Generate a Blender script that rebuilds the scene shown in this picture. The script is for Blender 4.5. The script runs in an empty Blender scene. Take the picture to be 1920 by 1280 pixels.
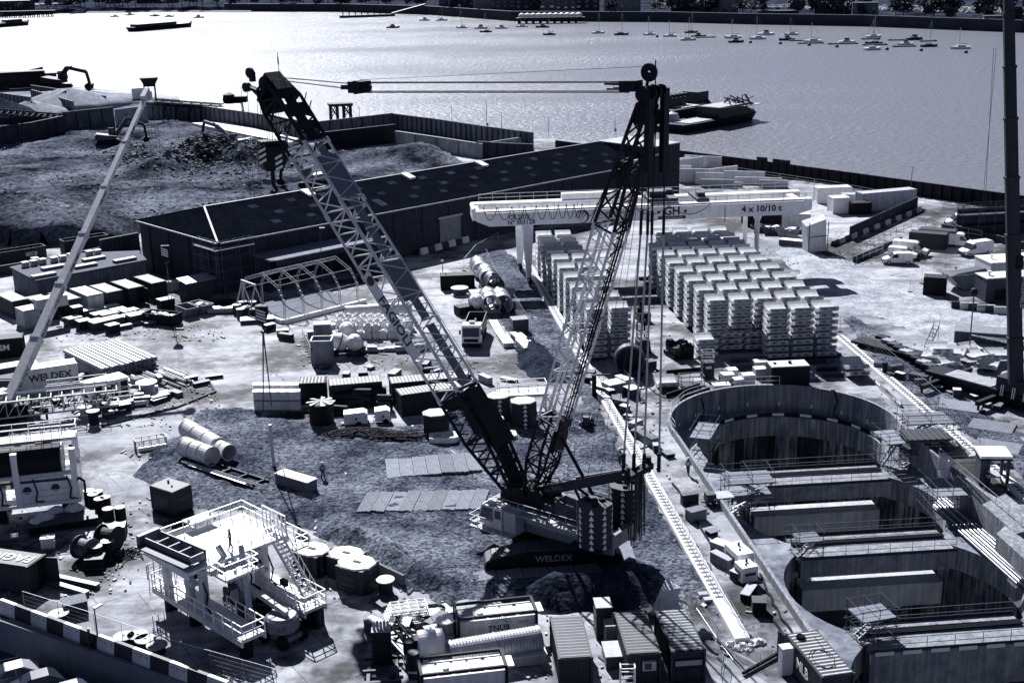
import bpy, math, random
from mathutils import Vector, Matrix
V3=Vector
from mathutils.geometry import tessellate_polygon
from mathutils import noise as MN
R = random.Random(11)
rad = math.radians
sc = bpy.context.scene
COL = sc.collection
FPX, TILT, ROLL, CAMH = 2456.0, rad(16.92), rad(-1.22), 50.65
cam = bpy.data.objects.new('camera', bpy.data.cameras.new('camera'))
COL.objects.link(cam)
cam.data.sensor_width = 36.0
cam.data.lens = FPX / 1920 * 36.0
cam.data.clip_end = 6000
cam.location = (0, 0, CAMH)
cam.matrix_world = Matrix.Translation((0, 0, CAMH)) @ Matrix.Rotation(rad(90) - TILT, 4, 'X') @ Matrix.Rotation(ROLL, 4, 'Z')
sc.camera = cam
SUN_EL, SUN_AZ = rad(39), rad(-17)          # azimuth measured from +Y towards +X
w = bpy.data.worlds.new('World'); sc.world = w; w.use_nodes = True
nt = w.node_tree
sky = nt.nodes.new('ShaderNodeTexSky'); sky.sky_type = 'NISHITA'; sky.sun_disc = False
sky.sun_elevation = SUN_EL; sky.sun_rotation = SUN_AZ
sky.air_density = 1.0; sky.dust_density = 0.6; sky.ozone_density = 1.0
bw = nt.nodes.new('ShaderNodeRGBToBW'); tn = nt.nodes.new('ShaderNodeVectorMath'); tn.operation = 'SCALE'
tn.inputs[0].default_value = (0.37, 0.465, 0.78)          # the whole picture is toned cold: a colourless sky with a navy cast
nt.links.new(sky.outputs[0], bw.inputs[0]); nt.links.new(bw.outputs[0], tn.inputs[3]); nt.links.new(tn.outputs[0], nt.nodes['Background'].inputs[0])
nt.nodes['Background'].inputs[1].default_value = 0.05
sl = bpy.data.lights.new('sun', 'SUN'); sl.energy = 5.0; sl.angle = rad(0.5); sl.color = (0.975, 0.985, 1.0)
so = bpy.data.objects.new('sun', sl); COL.objects.link(so)
sd = V3((math.sin(SUN_AZ) * math.cos(SUN_EL), math.cos(SUN_AZ) * math.cos(SUN_EL), math.sin(SUN_EL)))
so.rotation_euler = sd.to_track_quat('Z', 'Y').to_euler()
so.location = sd * 300
sc.view_settings.view_transform = 'Standard'; sc.view_settings.look = 'None'
sc.view_settings.exposure = 0.95; sc.view_settings.gamma = 1.0
_cr, _sr = math.cos(ROLL), math.sin(ROLL)
def ray(u, v):
 a, b = u - 960, v - 640
 x = _cr * a + _sr * b; y = -_sr * a + _cr * b
 return V3((x, FPX * math.cos(TILT) - y * math.sin(TILT), -FPX * math.sin(TILT) - y * math.cos(TILT)))
def G(u, v, z=0.0):
 d = ray(u, v); k = (z - CAMH) / d.z
 return V3((d.x * k, d.y * k, z))
def PX(p):
 zc = p[1] * math.cos(TILT) - (p[2] - CAMH) * math.sin(TILT); yc = p[1] * math.sin(TILT) + (p[2] - CAMH) * math.cos(TILT)
 a, b = FPX * p[0] / zc, -FPX * yc / zc
 return 960 + _cr * a - _sr * b, 640 + _sr * a + _cr * b
def HT(u, v0, v1, z=0.0):
 p = G(u, v0, z); lo, hi = 0, 120
 for _ in range(40):
  m = (lo + hi) / 2
  if PX(p + V3((0, 0, m)))[1] > v1: lo = m
  else: hi = m
 return lo
def onplane(u, v, o, n):
 d = ray(u, v); c = V3((0, 0, CAMH)); k = n.dot(o - c) / n.dot(d)
 return c + d * k
def ang(a, b): return math.atan2(b.y - a.y, b.x - a.x)
def tint(g):
 k = 1 - min(1, g / .7); q = k ** 7; return (g * (1 - .12 * k - .18 * q), g * (1 - .03 * k - .08 * q), min(1, g * (1.02 + .16 * k + .40 * q)), 1)
MATS = {}
def mat(name, g, rough=0.7, metal=0.0, var=0.25, scale=1.2, bump=0.0, bscale=None, streak=0.0, rnd=0.12, spec=0.4, lo=None, detail=6):
 """grey toned surface with worn, blotchy variation (two noise scales), optional vertical streaks and relief"""
 if name in MATS: return MATS[name]
 m = bpy.data.materials.new(name); m.use_nodes = True; t = m.node_tree; N = t.nodes; L = t.links
 b = N['Principled BSDF']; b.inputs['Roughness'].default_value = rough; b.inputs['Metallic'].default_value = metal
 b.inputs['Specular IOR Level'].default_value = spec
 tc = N.new('ShaderNodeTexCoord')
 n1 = N.new('ShaderNodeTexNoise'); n1.inputs['Scale'].default_value = scale; n1.inputs['Detail'].default_value = detail; n1.inputs['Roughness'].default_value = 0.65
 L.new(tc.outputs['Object'], n1.inputs['Vector'])
 cr = N.new('ShaderNodeValToRGB'); e = cr.color_ramp.elements
 e[0].position = 0.33; e[1].position = 0.68
 e[0].color = tint(g * (1 - var) if lo is None else lo); e[1].color = tint(min(.92, g * (1 + var * 0.6)))
 L.new(n1.outputs['Fac'], cr.inputs['Fac'])
 out = cr.outputs['Color']
 if streak > 0:
  mp = N.new('ShaderNodeMapping'); mp.inputs['Scale'].default_value = (1.6, 1.6, 0.12); L.new(tc.outputs['Object'], mp.inputs['Vector'])
  n2 = N.new('ShaderNodeTexNoise'); n2.inputs['Scale'].default_value = 2.0; n2.inputs['Detail'].default_value = 5; L.new(mp.outputs['Vector'], n2.inputs['Vector'])
  r2 = N.new('ShaderNodeValToRGB'); r2.color_ramp.elements[0].position = .42; r2.color_ramp.elements[1].position = .62
  r2.color_ramp.elements[0].color = (1 - streak,) * 3 + (1,); r2.color_ramp.elements[1].color = (1, 1, 1, 1)
  L.new(n2.outputs['Fac'], r2.inputs['Fac'])
  mx = N.new('ShaderNodeMix'); mx.data_type = 'RGBA'; mx.blend_type = 'MULTIPLY'; mx.inputs[0].default_value = 1
  L.new(out, mx.inputs[6]); L.new(r2.outputs['Color'], mx.inputs[7]); out = mx.outputs[2]
 if rnd > 0:
  oi = N.new('ShaderNodeObjectInfo'); mr = N.new('ShaderNodeMapRange'); mr.inputs[3].default_value = 1 - rnd; mr.inputs[4].default_value = 1 + rnd
  L.new(oi.outputs['Random'], mr.inputs[0])
  vm = N.new('ShaderNodeVectorMath'); vm.operation = 'SCALE'; L.new(out, vm.inputs[0]); L.new(mr.outputs[0], vm.inputs[3]); out = vm.outputs[0]
 L.new(out, b.inputs['Base Color'])
 if bump > 0:
  n3 = N.new('ShaderNodeTexNoise'); n3.inputs['Scale'].default_value = bscale or scale * 6; n3.inputs['Detail'].default_value = 5
  L.new(tc.outputs['Object'], n3.inputs['Vector'])
  bp = N.new('ShaderNodeBump'); bp.inputs['Strength'].default_value = bump; bp.inputs['Distance'].default_value = 0.2
  L.new(n3.outputs['Fac'], bp.inputs['Height']); L.new(bp.outputs['Normal'], b.inputs['Normal'])
 MATS[name] = m
 return m
WHITE = mat('white_paint', .84, .45, 0, .14, 1.1, streak=.1, rnd=.04)
CREAM = mat('off_white_panel', .6, .5, 0, .16, .9, streak=.18)
LGREY = mat('light_grey_paint', .40, .5, 0, .2, 1.0, streak=.15)
MGREY = mat('mid_grey_paint', .20, .55, 0, .25, 1.0, streak=.2)
DGREY = mat('dark_grey_paint', .05, .6, 0, .3, 1.2, streak=.15)
NAVY = mat('navy_paint', .022, .6, 0, .3, 1.1, streak=.2)
BLACK = mat('black_paint', .010, .65, 0, .3, 1.4, spec=.2)
RUBBER = mat('rubber', .012, .85, 0, .3, 3, spec=.15)
STEEL = mat('galvanised_steel', .45, .38, .6, .25, 2.0)
DSTEEL = mat('dark_steel', .10, .45, .5, .35, 2.0)
RUST = mat('rusty_steel', .11, .8, .1, .45, 2.2, bump=.2)
CONC = mat('precast_concrete', .54, .85, 0, .16, .9, bump=.12, bscale=9, streak=.12, rnd=.07)
CONCD = mat('aged_concrete', .30, .88, 0, .3, .5, bump=.2, bscale=5, streak=.45, rnd=.05)
TIMBER = mat('timber', .19, .85, 0, .35, 3.5, bump=.2, rnd=.25)
TARP = mat('white_tarpaulin', .68, .7, 0, .15, 2.0, bump=.5, bscale=2.5)
GLASS = mat('dark_glass', .02, .08, 0, .1, 1, spec=.7)
INK = mat('black_lettering', .03, .6, 0, .05, 2, rnd=0)
PALE = mat('pale_lettering', .75, .6, 0, .05, 2, rnd=0)
DIM = mat('faded_lettering', .22, .6, 0, .1, 2, rnd=0)
ROPE = mat('steel_rope', .03, .5, .3, .2, 5)
LEAF = mat('foliage', .05, .8, 0, .6, .4, rnd=.3)
SKIN = mat('skin', .35, .6, 0, .05, 4)
class MB:
 def __init__(s): s.v = []; s.f = []; s.mi = []; s.c = 0
 def face(s, pts):
  b = len(s.v); s.v += [tuple(p) for p in pts]; s.f.append(tuple(range(b, b + len(pts)))); s.mi.append(s.c)
 def hexa(s, lo, hi):
  n = len(lo); b = len(s.v); s.v += [tuple(p) for p in lo] + [tuple(p) for p in hi]
  s.f.append(tuple(range(b + n - 1, b - 1, -1))); s.f.append(tuple(range(b + n, b + 2 * n)))
  for i in range(n):
   j = (i + 1) % n; s.f.append((b + i, b + j, b + n + j, b + n + i))
  s.mi += [s.c] * (n + 2)
 def box(s, c, d, rz=0.0, M=None):
  x, y, z = d[0] / 2, d[1] / 2, d[2] / 2; c = Vector(c)
  if M is None: M = Matrix.Rotation(rz, 3, 'Z') if rz else Matrix.Identity(3)
  P = [c + M @ V3((sx * x, sy * y, sz * z)) for sz in (-1, 1) for sx, sy in ((-1, -1), (1, -1), (1, 1), (-1, 1))]
  s.hexa(P[:4], P[4:]); return s
 def beam(s, p, q, wd, ht, up=(0, 0, 1)):
  p, q = Vector(p), Vector(q); x = (q - p); L = x.length
  if L < 1e-6: return s
  x /= L; up = Vector(up)
  y = up.cross(x)
  if y.length < 1e-4: y = V3((0, 1, 0)).cross(x)
  y.normalize(); z = x.cross(y)
  s.box((p + q) / 2, (L, wd, ht), M=Matrix((x, y, z)).transposed()); return s
 def tube(s, p, q, r, n=6, r2=None, cap=True):
  p, q = Vector(p), Vector(q); a = q - p
  if a.length < 1e-6: return s
  a.normalize(); x = a.orthogonal().normalized(); y = a.cross(x); r2 = r if r2 is None else r2
  A = [(math.cos(2 * math.pi * i / n), math.sin(2 * math.pi * i / n)) for i in range(n)]
  lo = [p + (x * c + y * d) * r for c, d in A]; hi = [q + (x * c + y * d) * r2 for c, d in A]
  if cap: s.hexa(lo, hi)
  else:
   b = len(s.v); s.v += [tuple(k) for k in lo + hi]
   for i in range(n):
    j = (i + 1) % n; s.f.append((b + i, b + j, b + n + j, b + n + i)); s.mi.append(s.c)
  return s
 def path(s, pts, r, n=5):
  for a, b in zip(pts, pts[1:]): s.tube(a, b, r, n)
  return s
 def lathe(s, prof, c=(0, 0, 0), ax=(0, 0, 1), n=16, closed=False):
  """prof: list of (radius, distance along axis)"""
  a = Vector(ax).normalized(); x = a.orthogonal().normalized(); y = a.cross(x); c = Vector(c); b = len(s.v)
  for r, h in prof:
   for i in range(n):
    t = 2 * math.pi * i / n; s.v.append(tuple(c + a * h + (x * math.cos(t) + y * math.sin(t)) * r))
  k = len(prof)
  for j in range(k if closed else k - 1):
   j2 = (j + 1) % k
   for i in range(n):
    i2 = (i + 1) % n; s.f.append((b + j * n + i, b + j * n + i2, b + j2 * n + i2, b + j2 * n + i)); s.mi.append(s.c)
  if not closed:
   if prof[0][0] > 1e-5: s.f.append(tuple(b + i for i in range(n - 1, -1, -1))); s.mi.append(s.c)
   if prof[-1][0] > 1e-5: s.f.append(tuple(b + (k - 1) * n + i for i in range(n))); s.mi.append(s.c)
  return s
 def pipe(s, p, q, ro, ri, n=16):
  p, q = Vector(p), Vector(q); L = (q - p).length
  return s.lathe([(ro, 0), (ro, L), (ri, L), (ri, 0)], p, q - p, n, True)
 def ext(s, pts, vec):
  pts = [Vector(p) for p in pts]; vec = Vector(vec); s.hexa(pts, [p + vec for p in pts]); return s
 def rock(s, c, r, n=7, fl=.6):
  c = Vector(c); b = len(s.v); rings = []
  for k, (rr, hh) in enumerate(((1, -.15), (.95, .35), (.45, .8))):
   for i in range(n):
    t = 2 * math.pi * i / n + k * .4; q = r * rr * R.uniform(.72, 1.2); s.v.append((c.x + q * math.cos(t), c.y + q * math.sin(t), c.z + hh * r * fl * R.uniform(.7, 1.2)))
  for k in range(2):
   for i in range(n):
    j = (i + 1) % n; s.f.append((b + k * n + i, b + k * n + j, b + k * n + n + j, b + k * n + n + i)); s.mi.append(s.c)
  s.f.append(tuple(b + 2 * n + i for i in range(n))); s.mi.append(s.c)
  return s
 def build(s, name, m, par=None, smooth=False, loc=None, w=False):
  me = bpy.data.meshes.new(name)
  off = Vector(par.location) if (w and par is not None) else (Vector(loc) if (w and loc is not None) else None)
  vs = s.v if off is None else [(a - off.x, b - off.y, c - off.z) for a, b, c in s.v]
  me.from_pydata(vs, [], s.f)
  for x in (m if isinstance(m, (list, tuple)) else [m]): me.materials.append(x)
  if len(me.materials) > 1: me.polygons.foreach_set('material_index', s.mi)
  if smooth: me.polygons.foreach_set('use_smooth', [True] * len(me.polygons))
  me.update()
  o = bpy.data.objects.new(name, me); COL.objects.link(o)
  if par is not None: o.parent = par
  if loc is not None: o.location = loc
  return o
def tag(o, label=None, cat=None, group=None, kind=None):
 if label: o['label'] = label
 if cat: o['category'] = cat
 if group: o['group'] = group
 if kind: o['kind'] = kind
 return o
def T(name, label, cat, loc=(0, 0, 0), rz=0.0, group=None):
 o = bpy.data.objects.new(name, None); o.empty_display_size = .3; COL.objects.link(o)
 o.location = loc; o.rotation_euler = (0, 0, rz); return tag(o, label, cat, group)
KIDS = {}
def dup(root, loc, rz=None, label=None, group=None, scale=None):
 kids = {}
 for o in COL.objects:
  if o.parent is not None: kids.setdefault(o.parent, []).append(o)
 def rec(o, par):
  c = o.copy(); COL.objects.link(c)
  if par is not None: c.parent = par
  for k in kids.get(o, ()): rec(k, c)
  return c
 r = rec(root, None); r.location = loc
 if rz is not None: r.rotation_euler = (0, 0, rz)
 if scale is not None: r.scale = scale if isinstance(scale, (tuple, list)) else (scale,) * 3
 if label: r['label'] = label
 if group: r['group'] = group
 return r
def struct(mb, name, m, kind='structure', smooth=False): return tag(mb.build(name, m, smooth=smooth), kind=kind)
def text(s, size, m, par, o, x, y, name='lettering', ext=.012, align='CENTER', w=False, bold=0.0, sx=1.0):
 """raised lettering: centre o, reading direction x, up direction y"""
 cu = bpy.data.curves.new('txt', 'FONT'); cu.body = s; cu.size = size; cu.extrude = ext; cu.align_x = align; cu.align_y = 'CENTER'; cu.resolution_u = 2; cu.offset = bold
 tmp = bpy.data.objects.new('txt', cu); me = bpy.data.meshes.new_from_object(tmp); bpy.data.objects.remove(tmp); bpy.data.curves.remove(cu)
 x = Vector(x).normalized(); y = Vector(y); y = (y - x * y.dot(x)).normalized(); z = x.cross(y); o = Vector(o)
 if w and par is not None: o = o - par.location
 me.transform(Matrix.Translation(o) @ Matrix((x * sx, y, z)).transposed().to_4x4())
 me.materials.clear(); me.materials.append(m); me.name = name
 ob = bpy.data.objects.new(name, me); COL.objects.link(ob)
 if par is not None: ob.parent = par
 return ob
def lerp(a, b, t): return a + (b - a) * t
def sms(t): t = max(0., min(1., t)); return t * t * (3 - 2 * t)
def inpoly(x, y, P):
 c = False; j = len(P) - 1
 for i in range(len(P)):
  xi, yi = P[i][0], P[i][1]; xj, yj = P[j][0], P[j][1]
  if (yi > y) != (yj > y) and x < (xj - xi) * (y - yi) / (yj - yi) + xi: c = not c
  j = i
 return c
def edist(x, y, P):
 d = 1e9
 for i in range(len(P)):
  ax, ay = P[i - 1][0], P[i - 1][1]; bx, by = P[i][0] - ax, P[i][1] - ay
  t = max(0, min(1, ((x - ax) * bx + (y - ay) * by) / (bx * bx + by * by + 1e-9)))
  d = min(d, math.hypot(x - ax - t * bx, y - ay - t * by))
 return d if inpoly(x, y, P) else -d
def nz(x, y, s, o=4): return MN.fractal(V3((x * s, y * s, 3.7)), 1.0, 2.0, o)
def terrain(name, P, res, hf, m, kind='structure', wob=1.0, ws=.25, pad=1.5):
 """relief laid over the ground: hf(x,y,edge distance) -> height; sinks under the ground outside the outline"""
 x0 = min(p[0] for p in P) - pad; x1 = max(p[0] for p in P) + pad; y0 = min(p[1] for p in P) - pad; y1 = max(p[1] for p in P) + pad
 nx, ny = int((x1 - x0) / res) + 1, int((y1 - y0) / res) + 1
 H = {};mb=MB();idx = {}
 for i in range(nx + 1):
  for j in range(ny + 1):
   x, y = x0 + i * res, y0 + j * res; d = edist(x, y, P) + wob * nz(x, y, ws, 3)
   if d > -pad:
    idx[i, j] = len(mb.v); mb.v.append((x, y, hf(x, y, d) if d > 0 else max(-.3, d * .4) - .02))
 for i in range(nx):
  for j in range(ny):
   k = [(i, j), (i + 1, j), (i + 1, j + 1), (i, j + 1)]
   if all(q in idx for q in k): mb.f.append(tuple(idx[q] for q in k)); mb.mi.append(0)
 return tag(mb.build(name, m, smooth=True), kind=kind)
# ================================================================ SETTING: river, far bank, site ground, shaft pit
def concrete_ground():
 m = bpy.data.materials.new('yard_concrete'); m.use_nodes = True; t = m.node_tree; N = t.nodes; L = t.links
 b = N['Principled BSDF']; b.inputs['Roughness'].default_value = .8; b.inputs['Specular IOR Level'].default_value = .3
 tc = N.new('ShaderNodeTexCoord')
 def noise(s, d=6, r=.6, vec=None):
  n = N.new('ShaderNodeTexNoise'); n.inputs['Scale'].default_value = s; n.inputs['Detail'].default_value = d; n.inputs['Roughness'].default_value = r
  L.new(vec or tc.outputs['Object'], n.inputs['Vector']); return n.outputs['Fac']
 def ramp(f, a, b_, c0, c1):
  r = N.new('ShaderNodeValToRGB'); e = r.color_ramp.elements; e[0].position = a; e[1].position = b_; e[0].color = c0; e[1].color = c1
  L.new(f, r.inputs['Fac']); return r.outputs['Color']
 def mul(a, c, f=1.0):
  x = N.new('ShaderNodeMix'); x.data_type = 'RGBA'; x.blend_type = 'MULTIPLY'; x.inputs[0].default_value = f; L.new(a, x.inputs[6]); L.new(c, x.inputs[7]); return x.outputs[2]
 W = (1, 1, 1, 1)
 col = ramp(noise(.035, 8, .62), .32, .60, tint(.33), tint(.58))
 col = mul(col, ramp(noise(.35, 8, .7), .35, .6, (.6, .6, .63, 1), W))
 col = mul(col, ramp(noise(3.0, 5, .7), .3, .62, (.78, .78, .8, 1), W))
 mp = N.new('ShaderNodeMapping'); mp.inputs['Rotation'].default_value = (0, 0, rad(-33)); L.new(tc.outputs['Object'], mp.inputs['Vector'])
 ns = N.new('ShaderNodeTexNoise'); ns.inputs['Scale'].default_value = .6; L.new(mp.outputs['Vector'], ns.inputs['Vector'])
 mm = N.new('ShaderNodeVectorMath'); mm.operation = 'MULTIPLY_ADD'; mm.inputs[1].default_value = (.25, .25, 0); L.new(ns.outputs['Color'], mm.inputs[0]); L.new(mp.outputs['Vector'], mm.inputs[2])
 br = N.new('ShaderNodeTexBrick'); br.inputs['Scale'].default_value = 1; br.inputs['Brick Width'].default_value = 9; br.inputs['Row Height'].default_value = 5.5
 br.inputs['Mortar Size'].default_value = .05; br.inputs['Mortar Smooth'].default_value = .3; br.offset = .37
 br.inputs['Color1'].default_value = W; br.inputs['Color2'].default_value = (.86, .86, .87, 1); br.inputs['Mortar'].default_value = (.25, .25, .28, 1)
 L.new(mm.outputs[0], br.inputs['Vector']); col = mul(col, br.outputs['Color'], .75)
 vo = N.new('ShaderNodeTexVoronoi'); vo.feature = 'DISTANCE_TO_EDGE'; vo.inputs['Scale'].default_value = .11
 n4 = N.new('ShaderNodeTexNoise'); n4.inputs['Scale'].default_value = .35; n4.inputs['Detail'].default_value = 6; L.new(tc.outputs['Object'], n4.inputs['Vector'])
 m4 = N.new('ShaderNodeVectorMath'); m4.operation = 'MULTIPLY_ADD'; m4.inputs[1].default_value = (4, 4, 0); L.new(n4.outputs['Color'], m4.inputs[0]); L.new(tc.outputs['Object'], m4.inputs[2])
 L.new(m4.outputs[0], vo.inputs['Vector'])
 ck = ramp(vo.outputs['Distance'], .0, .012, (.35, .35, .38, 1), W); col = mul(col, ck, .5)
 m5 = N.new('ShaderNodeMapping'); m5.inputs['Rotation'].default_value = (0, 0, rad(-25)); m5.inputs['Scale'].default_value = (.035, .22, 1); L.new(tc.outputs['Object'], m5.inputs['Vector'])
 col = mul(col, ramp(noise(1, 7, .6, m5.outputs['Vector']), .36, .58, (.42, .42, .46, 1), W), .8)
 m6 = N.new('ShaderNodeMapping'); m6.inputs['Rotation'].default_value = (0, 0, rad(40)); m6.inputs['Scale'].default_value = (.05, .5, 1); L.new(tc.outputs['Object'], m6.inputs['Vector'])
 col = mul(col, ramp(noise(1, 8, .65, m6.outputs['Vector']), .38, .52, (.6, .6, .64, 1), W), .7)
 for an, sc_ in ((-62, .16), (12, .12)):          # sweeping wheel tracks, broken up by wear
  mw = N.new('ShaderNodeMapping'); mw.inputs['Rotation'].default_value = (0, 0, rad(an)); L.new(tc.outputs['Object'], mw.inputs['Vector'])
  wv = N.new('ShaderNodeTexWave'); wv.inputs['Scale'].default_value = sc_; wv.inputs['Distortion'].default_value = 9; wv.inputs['Detail'].default_value = 2; wv.inputs['Detail Scale'].default_value = .35; L.new(mw.outputs['Vector'], wv.inputs['Vector'])
  tk = ramp(wv.outputs["Fac"], .80, .97, W, (.55, .55, .58, 1)); tk = mul(col, tk); mx = N.new('ShaderNodeMix'); mx.data_type = 'RGBA'; mx.blend_type = 'MULTIPLY'; L.new(ramp(noise(.06, 5, .7), .48, .62, (0, 0, 0, 1), W), mx.inputs[0]); L.new(col, mx.inputs[6]); L.new(tk, mx.inputs[7]); col = mx.outputs[2]
 L.new(col, b.inputs['Base Color'])
 bp = N.new('ShaderNodeBump'); bp.inputs['Strength'].default_value = .25; bp.inputs['Distance'].default_value = .05
 L.new(noise(5, 5, .7), bp.inputs['Height']); L.new(bp.outputs['Normal'], b.inputs['Normal'])
 return m
YARD = concrete_ground()
def dirt(name, g0, g1, s=.5, s2=6, bump=.5, lo=.36, hi=.64, speck=.5):
 m = bpy.data.materials.new(name); m.use_nodes = True; t = m.node_tree; N = t.nodes; L = t.links
 b = N['Principled BSDF']; b.inputs['Roughness'].default_value = .95; b.inputs['Specular IOR Level'].default_value = 0
 tc = N.new('ShaderNodeTexCoord')
 a = N.new('ShaderNodeTexNoise'); a.inputs['Scale'].default_value = s; a.inputs['Detail'].default_value = 9; a.inputs['Roughness'].default_value = .68; L.new(tc.outputs['Object'], a.inputs['Vector'])
 r = N.new('ShaderNodeValToRGB'); e = r.color_ramp.elements; e[0].position = lo; e[1].position = hi; e[0].color = tint(g0); e[1].color = tint(g1); L.new(a.outputs['Fac'], r.inputs['Fac'])
 v = N.new('ShaderNodeTexVoronoi'); v.inputs['Scale'].default_value = s2; L.new(tc.outputs['Object'], v.inputs['Vector'])
 r2 = N.new('ShaderNodeMapRange'); r2.inputs[1].default_value = 0; r2.inputs[2].default_value = 1; r2.inputs[3].default_value = 1 - speck; r2.inputs[4].default_value = 1 + speck
 sp = N.new('ShaderNodeSeparateColor'); L.new(v.outputs['Color'], sp.inputs[0]); L.new(sp.outputs[0], r2.inputs[0])
 vm = N.new('ShaderNodeVectorMath'); vm.operation = 'SCALE'; L.new(r.outputs['Color'], vm.inputs[0]); L.new(r2.outputs[0], vm.inputs[3]); L.new(vm.outputs[0], b.inputs['Base Color'])
 n3 = N.new('ShaderNodeTexNoise'); n3.inputs['Scale'].default_value = s2 * .7; n3.inputs['Detail'].default_value = 6; L.new(tc.outputs['Object'], n3.inputs['Vector'])
 bp = N.new('ShaderNodeBump'); bp.inputs['Strength'].default_value = bump; bp.inputs['Distance'].default_value = .25
 L.new(n3.outputs['Fac'], bp.inputs['Height']); L.new(bp.outputs['Normal'], b.inputs['Normal'])
 return m
GRAVEL = dirt('dark_gravel', .035, .19, .13, 4, .9, .38, .68, .7)
SPOIL = dirt('spoil_earth', .018, .045, .5, 4, .8)
DEMO = dirt('demolition_earth', .010, .15, .05, 1.6, .9, .38, .62, .6)
MUD = dirt('muddy_road', .22, .42, .25, 3, .4, .35, .6, .25)
SAND = dirt('pale_sand', .22, .34, .3, 3, .4, speck=.2)
BANK = dirt('bank_earth', .02, .06, .03, .5, .5)
def water():
 m = bpy.data.materials.new('river_water'); m.use_nodes = True; t = m.node_tree; N = t.nodes; L = t.links
 b = N['Principled BSDF']; b.inputs['Base Color'].default_value = (.15, .155, .18, 1); b.inputs['Roughness'].default_value = .3; b.inputs['IOR'].default_value = 1.33
 b.inputs['Specular IOR Level'].default_value = .2
 tc = N.new('ShaderNodeTexCoord')
 mp = N.new('ShaderNodeMapping'); mp.inputs['Scale'].default_value = (.8, 1.0, 1); mp.inputs['Rotation'].default_value = (0, 0, rad(20)); L.new(tc.outputs['Object'], mp.inputs['Vector'])
 a = N.new('ShaderNodeTexNoise'); a.inputs['Scale'].default_value = .55; a.inputs['Detail'].default_value = 5; a.inputs['Roughness'].default_value = .62; L.new(mp.outputs['Vector'], a.inputs['Vector'])
 mp2 = N.new('ShaderNodeMapping'); mp2.inputs['Scale'].default_value = (.006, .016, 1); L.new(tc.outputs['Object'], mp2.inputs['Vector'])
 c = N.new('ShaderNodeTexNoise'); c.inputs['Scale'].default_value = 1; c.inputs['Detail'].default_value = 4; L.new(mp2.outputs['Vector'], c.inputs['Vector'])
 mr = N.new('ShaderNodeMapRange'); mr.inputs[1].default_value = .3; mr.inputs[2].default_value = .62; mr.inputs[3].default_value = .45; mr.inputs[4].default_value = 1.0; L.new(c.outputs['Fac'], mr.inputs[0])
 bp = N.new('ShaderNodeBump'); bp.inputs['Distance'].default_value = .85
 L.new(mr.outputs[0], bp.inputs['Strength']); L.new(a.outputs['Fac'], bp.inputs['Height']); L.new(bp.outputs['Normal'], b.inputs['Normal'])
 return m
WATERZ = -4.0
mb=MB(); mb.face([(-1800, 150, WATERZ), (1800, 150, WATERZ), (1800, 2600, WATERZ), (-1800, 2600, WATERZ)])
struct(mb, 'river_water', water())
fbpx = [(-500, 14), (0, 33), (150, 24), (420, 22), (640, 23), (800, 28), (960, 40), (1250, 42), (1400, 46), (1620, 50), (1920, 62), (2500, 84)]
FB = [G(u, v, WATERZ) for u, v in fbpx]
mb=MB()
top = [V3((p.x, p.y + 10, -.5)) for p in FB]; back = [V3((p.x * 2.2, 3200, 6)) for p in FB]
for i in range(len(FB) - 1):
 mb.face([FB[i] + V3((0, 0, -3)), FB[i + 1] + V3((0, 0, -3)), top[i + 1], top[i]])
 mb.face([top[i], top[i + 1], back[i + 1], back[i]])
struct(mb, 'far_bank', BANK)
TZ = -2.6
CELLS = [(30.2, 132.8, 9.9), (31.6, 117.0, 10.0), (33.0, 101.0, 10.0), (34.6, 84.5, 10.0)]
def pit_outline(grow=0.0):
 def cross(a, b, side):
  (x0, y0, r0), (x1, y1, r1) = a, b; r0 += grow; r1 += grow
  d = math.hypot(x1 - x0, y1 - y0); k = (r0 * r0 - r1 * r1 + d * d) / (2 * d); h = math.sqrt(max(.01, r0 * r0 - k * k)); ex, ey = (x1 - x0) / d, (y1 - y0) / d
  return (x0 + ex * k + side * h * -ey, y0 + ey * k + side * h * ex)
 def arc(c, a0, a1, n): return [(c[0] + (c[2] + grow) * math.cos(lerp(a0, a1, i / n)), c[1] + (c[2] + grow) * math.sin(lerp(a0, a1, i / n))) for i in range(n + 1)]
 P = []; C = CELLS; n = len(C)
 rc = [cross(C[i], C[i + 1], 1) for i in range(n - 1)]; lc = [cross(C[i], C[i + 1], -1) for i in range(n - 1)]
 if rc[0][0] < lc[0][0]: rc, lc = lc, rc
 A = lambda c, p: math.atan2(p[1] - c[1], p[0] - c[0])
 def btw(a, b):
  while b < a: b += 2 * math.pi
  return a, b
 P += arc(C[0], *btw(A(C[0], rc[0]), A(C[0], lc[0])), 40)
 for i in range(1, n - 1): P += arc(C[i], *btw(A(C[i], lc[i - 1]), A(C[i], lc[i])), 14)[1:]
 P += arc(C[-1], *btw(A(C[-1], lc[-1]), A(C[-1], rc[-1])), 28)[1:]
 for i in range(n - 2, 0, -1): P += arc(C[i], *btw(A(C[i], rc[i]), A(C[i], rc[i - 1])), 14)[1:]
 return P[:-1], lc, rc
PIT, LCUSP, RCUSP = pit_outline()
TC = (29.1, 132.4, 12.1)
def trench(g):
 r = TC[2] + g
 P = [(TC[0] + r * math.cos(a), TC[1] + r * math.sin(a)) for a in [rad(-12 + 204 * i / 40) for i in range(41)]]
 return P + [(24.2 - g, 70 - g), (50.2 + g, 70 - g)]
TRENCH = trench(0)
quay = [(-500, 118), (-60, 146), (290, 176), (448, 192), (455, 216), (560, 224), (742, 231), (1110, 268), (1250, 290), (1560, 330), (1920, 378), (2500, 452)]
Q = [G(u, v) for u, v in quay]
PW0, PW1 = G(-120, 1126), G(470, 1322)
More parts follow.
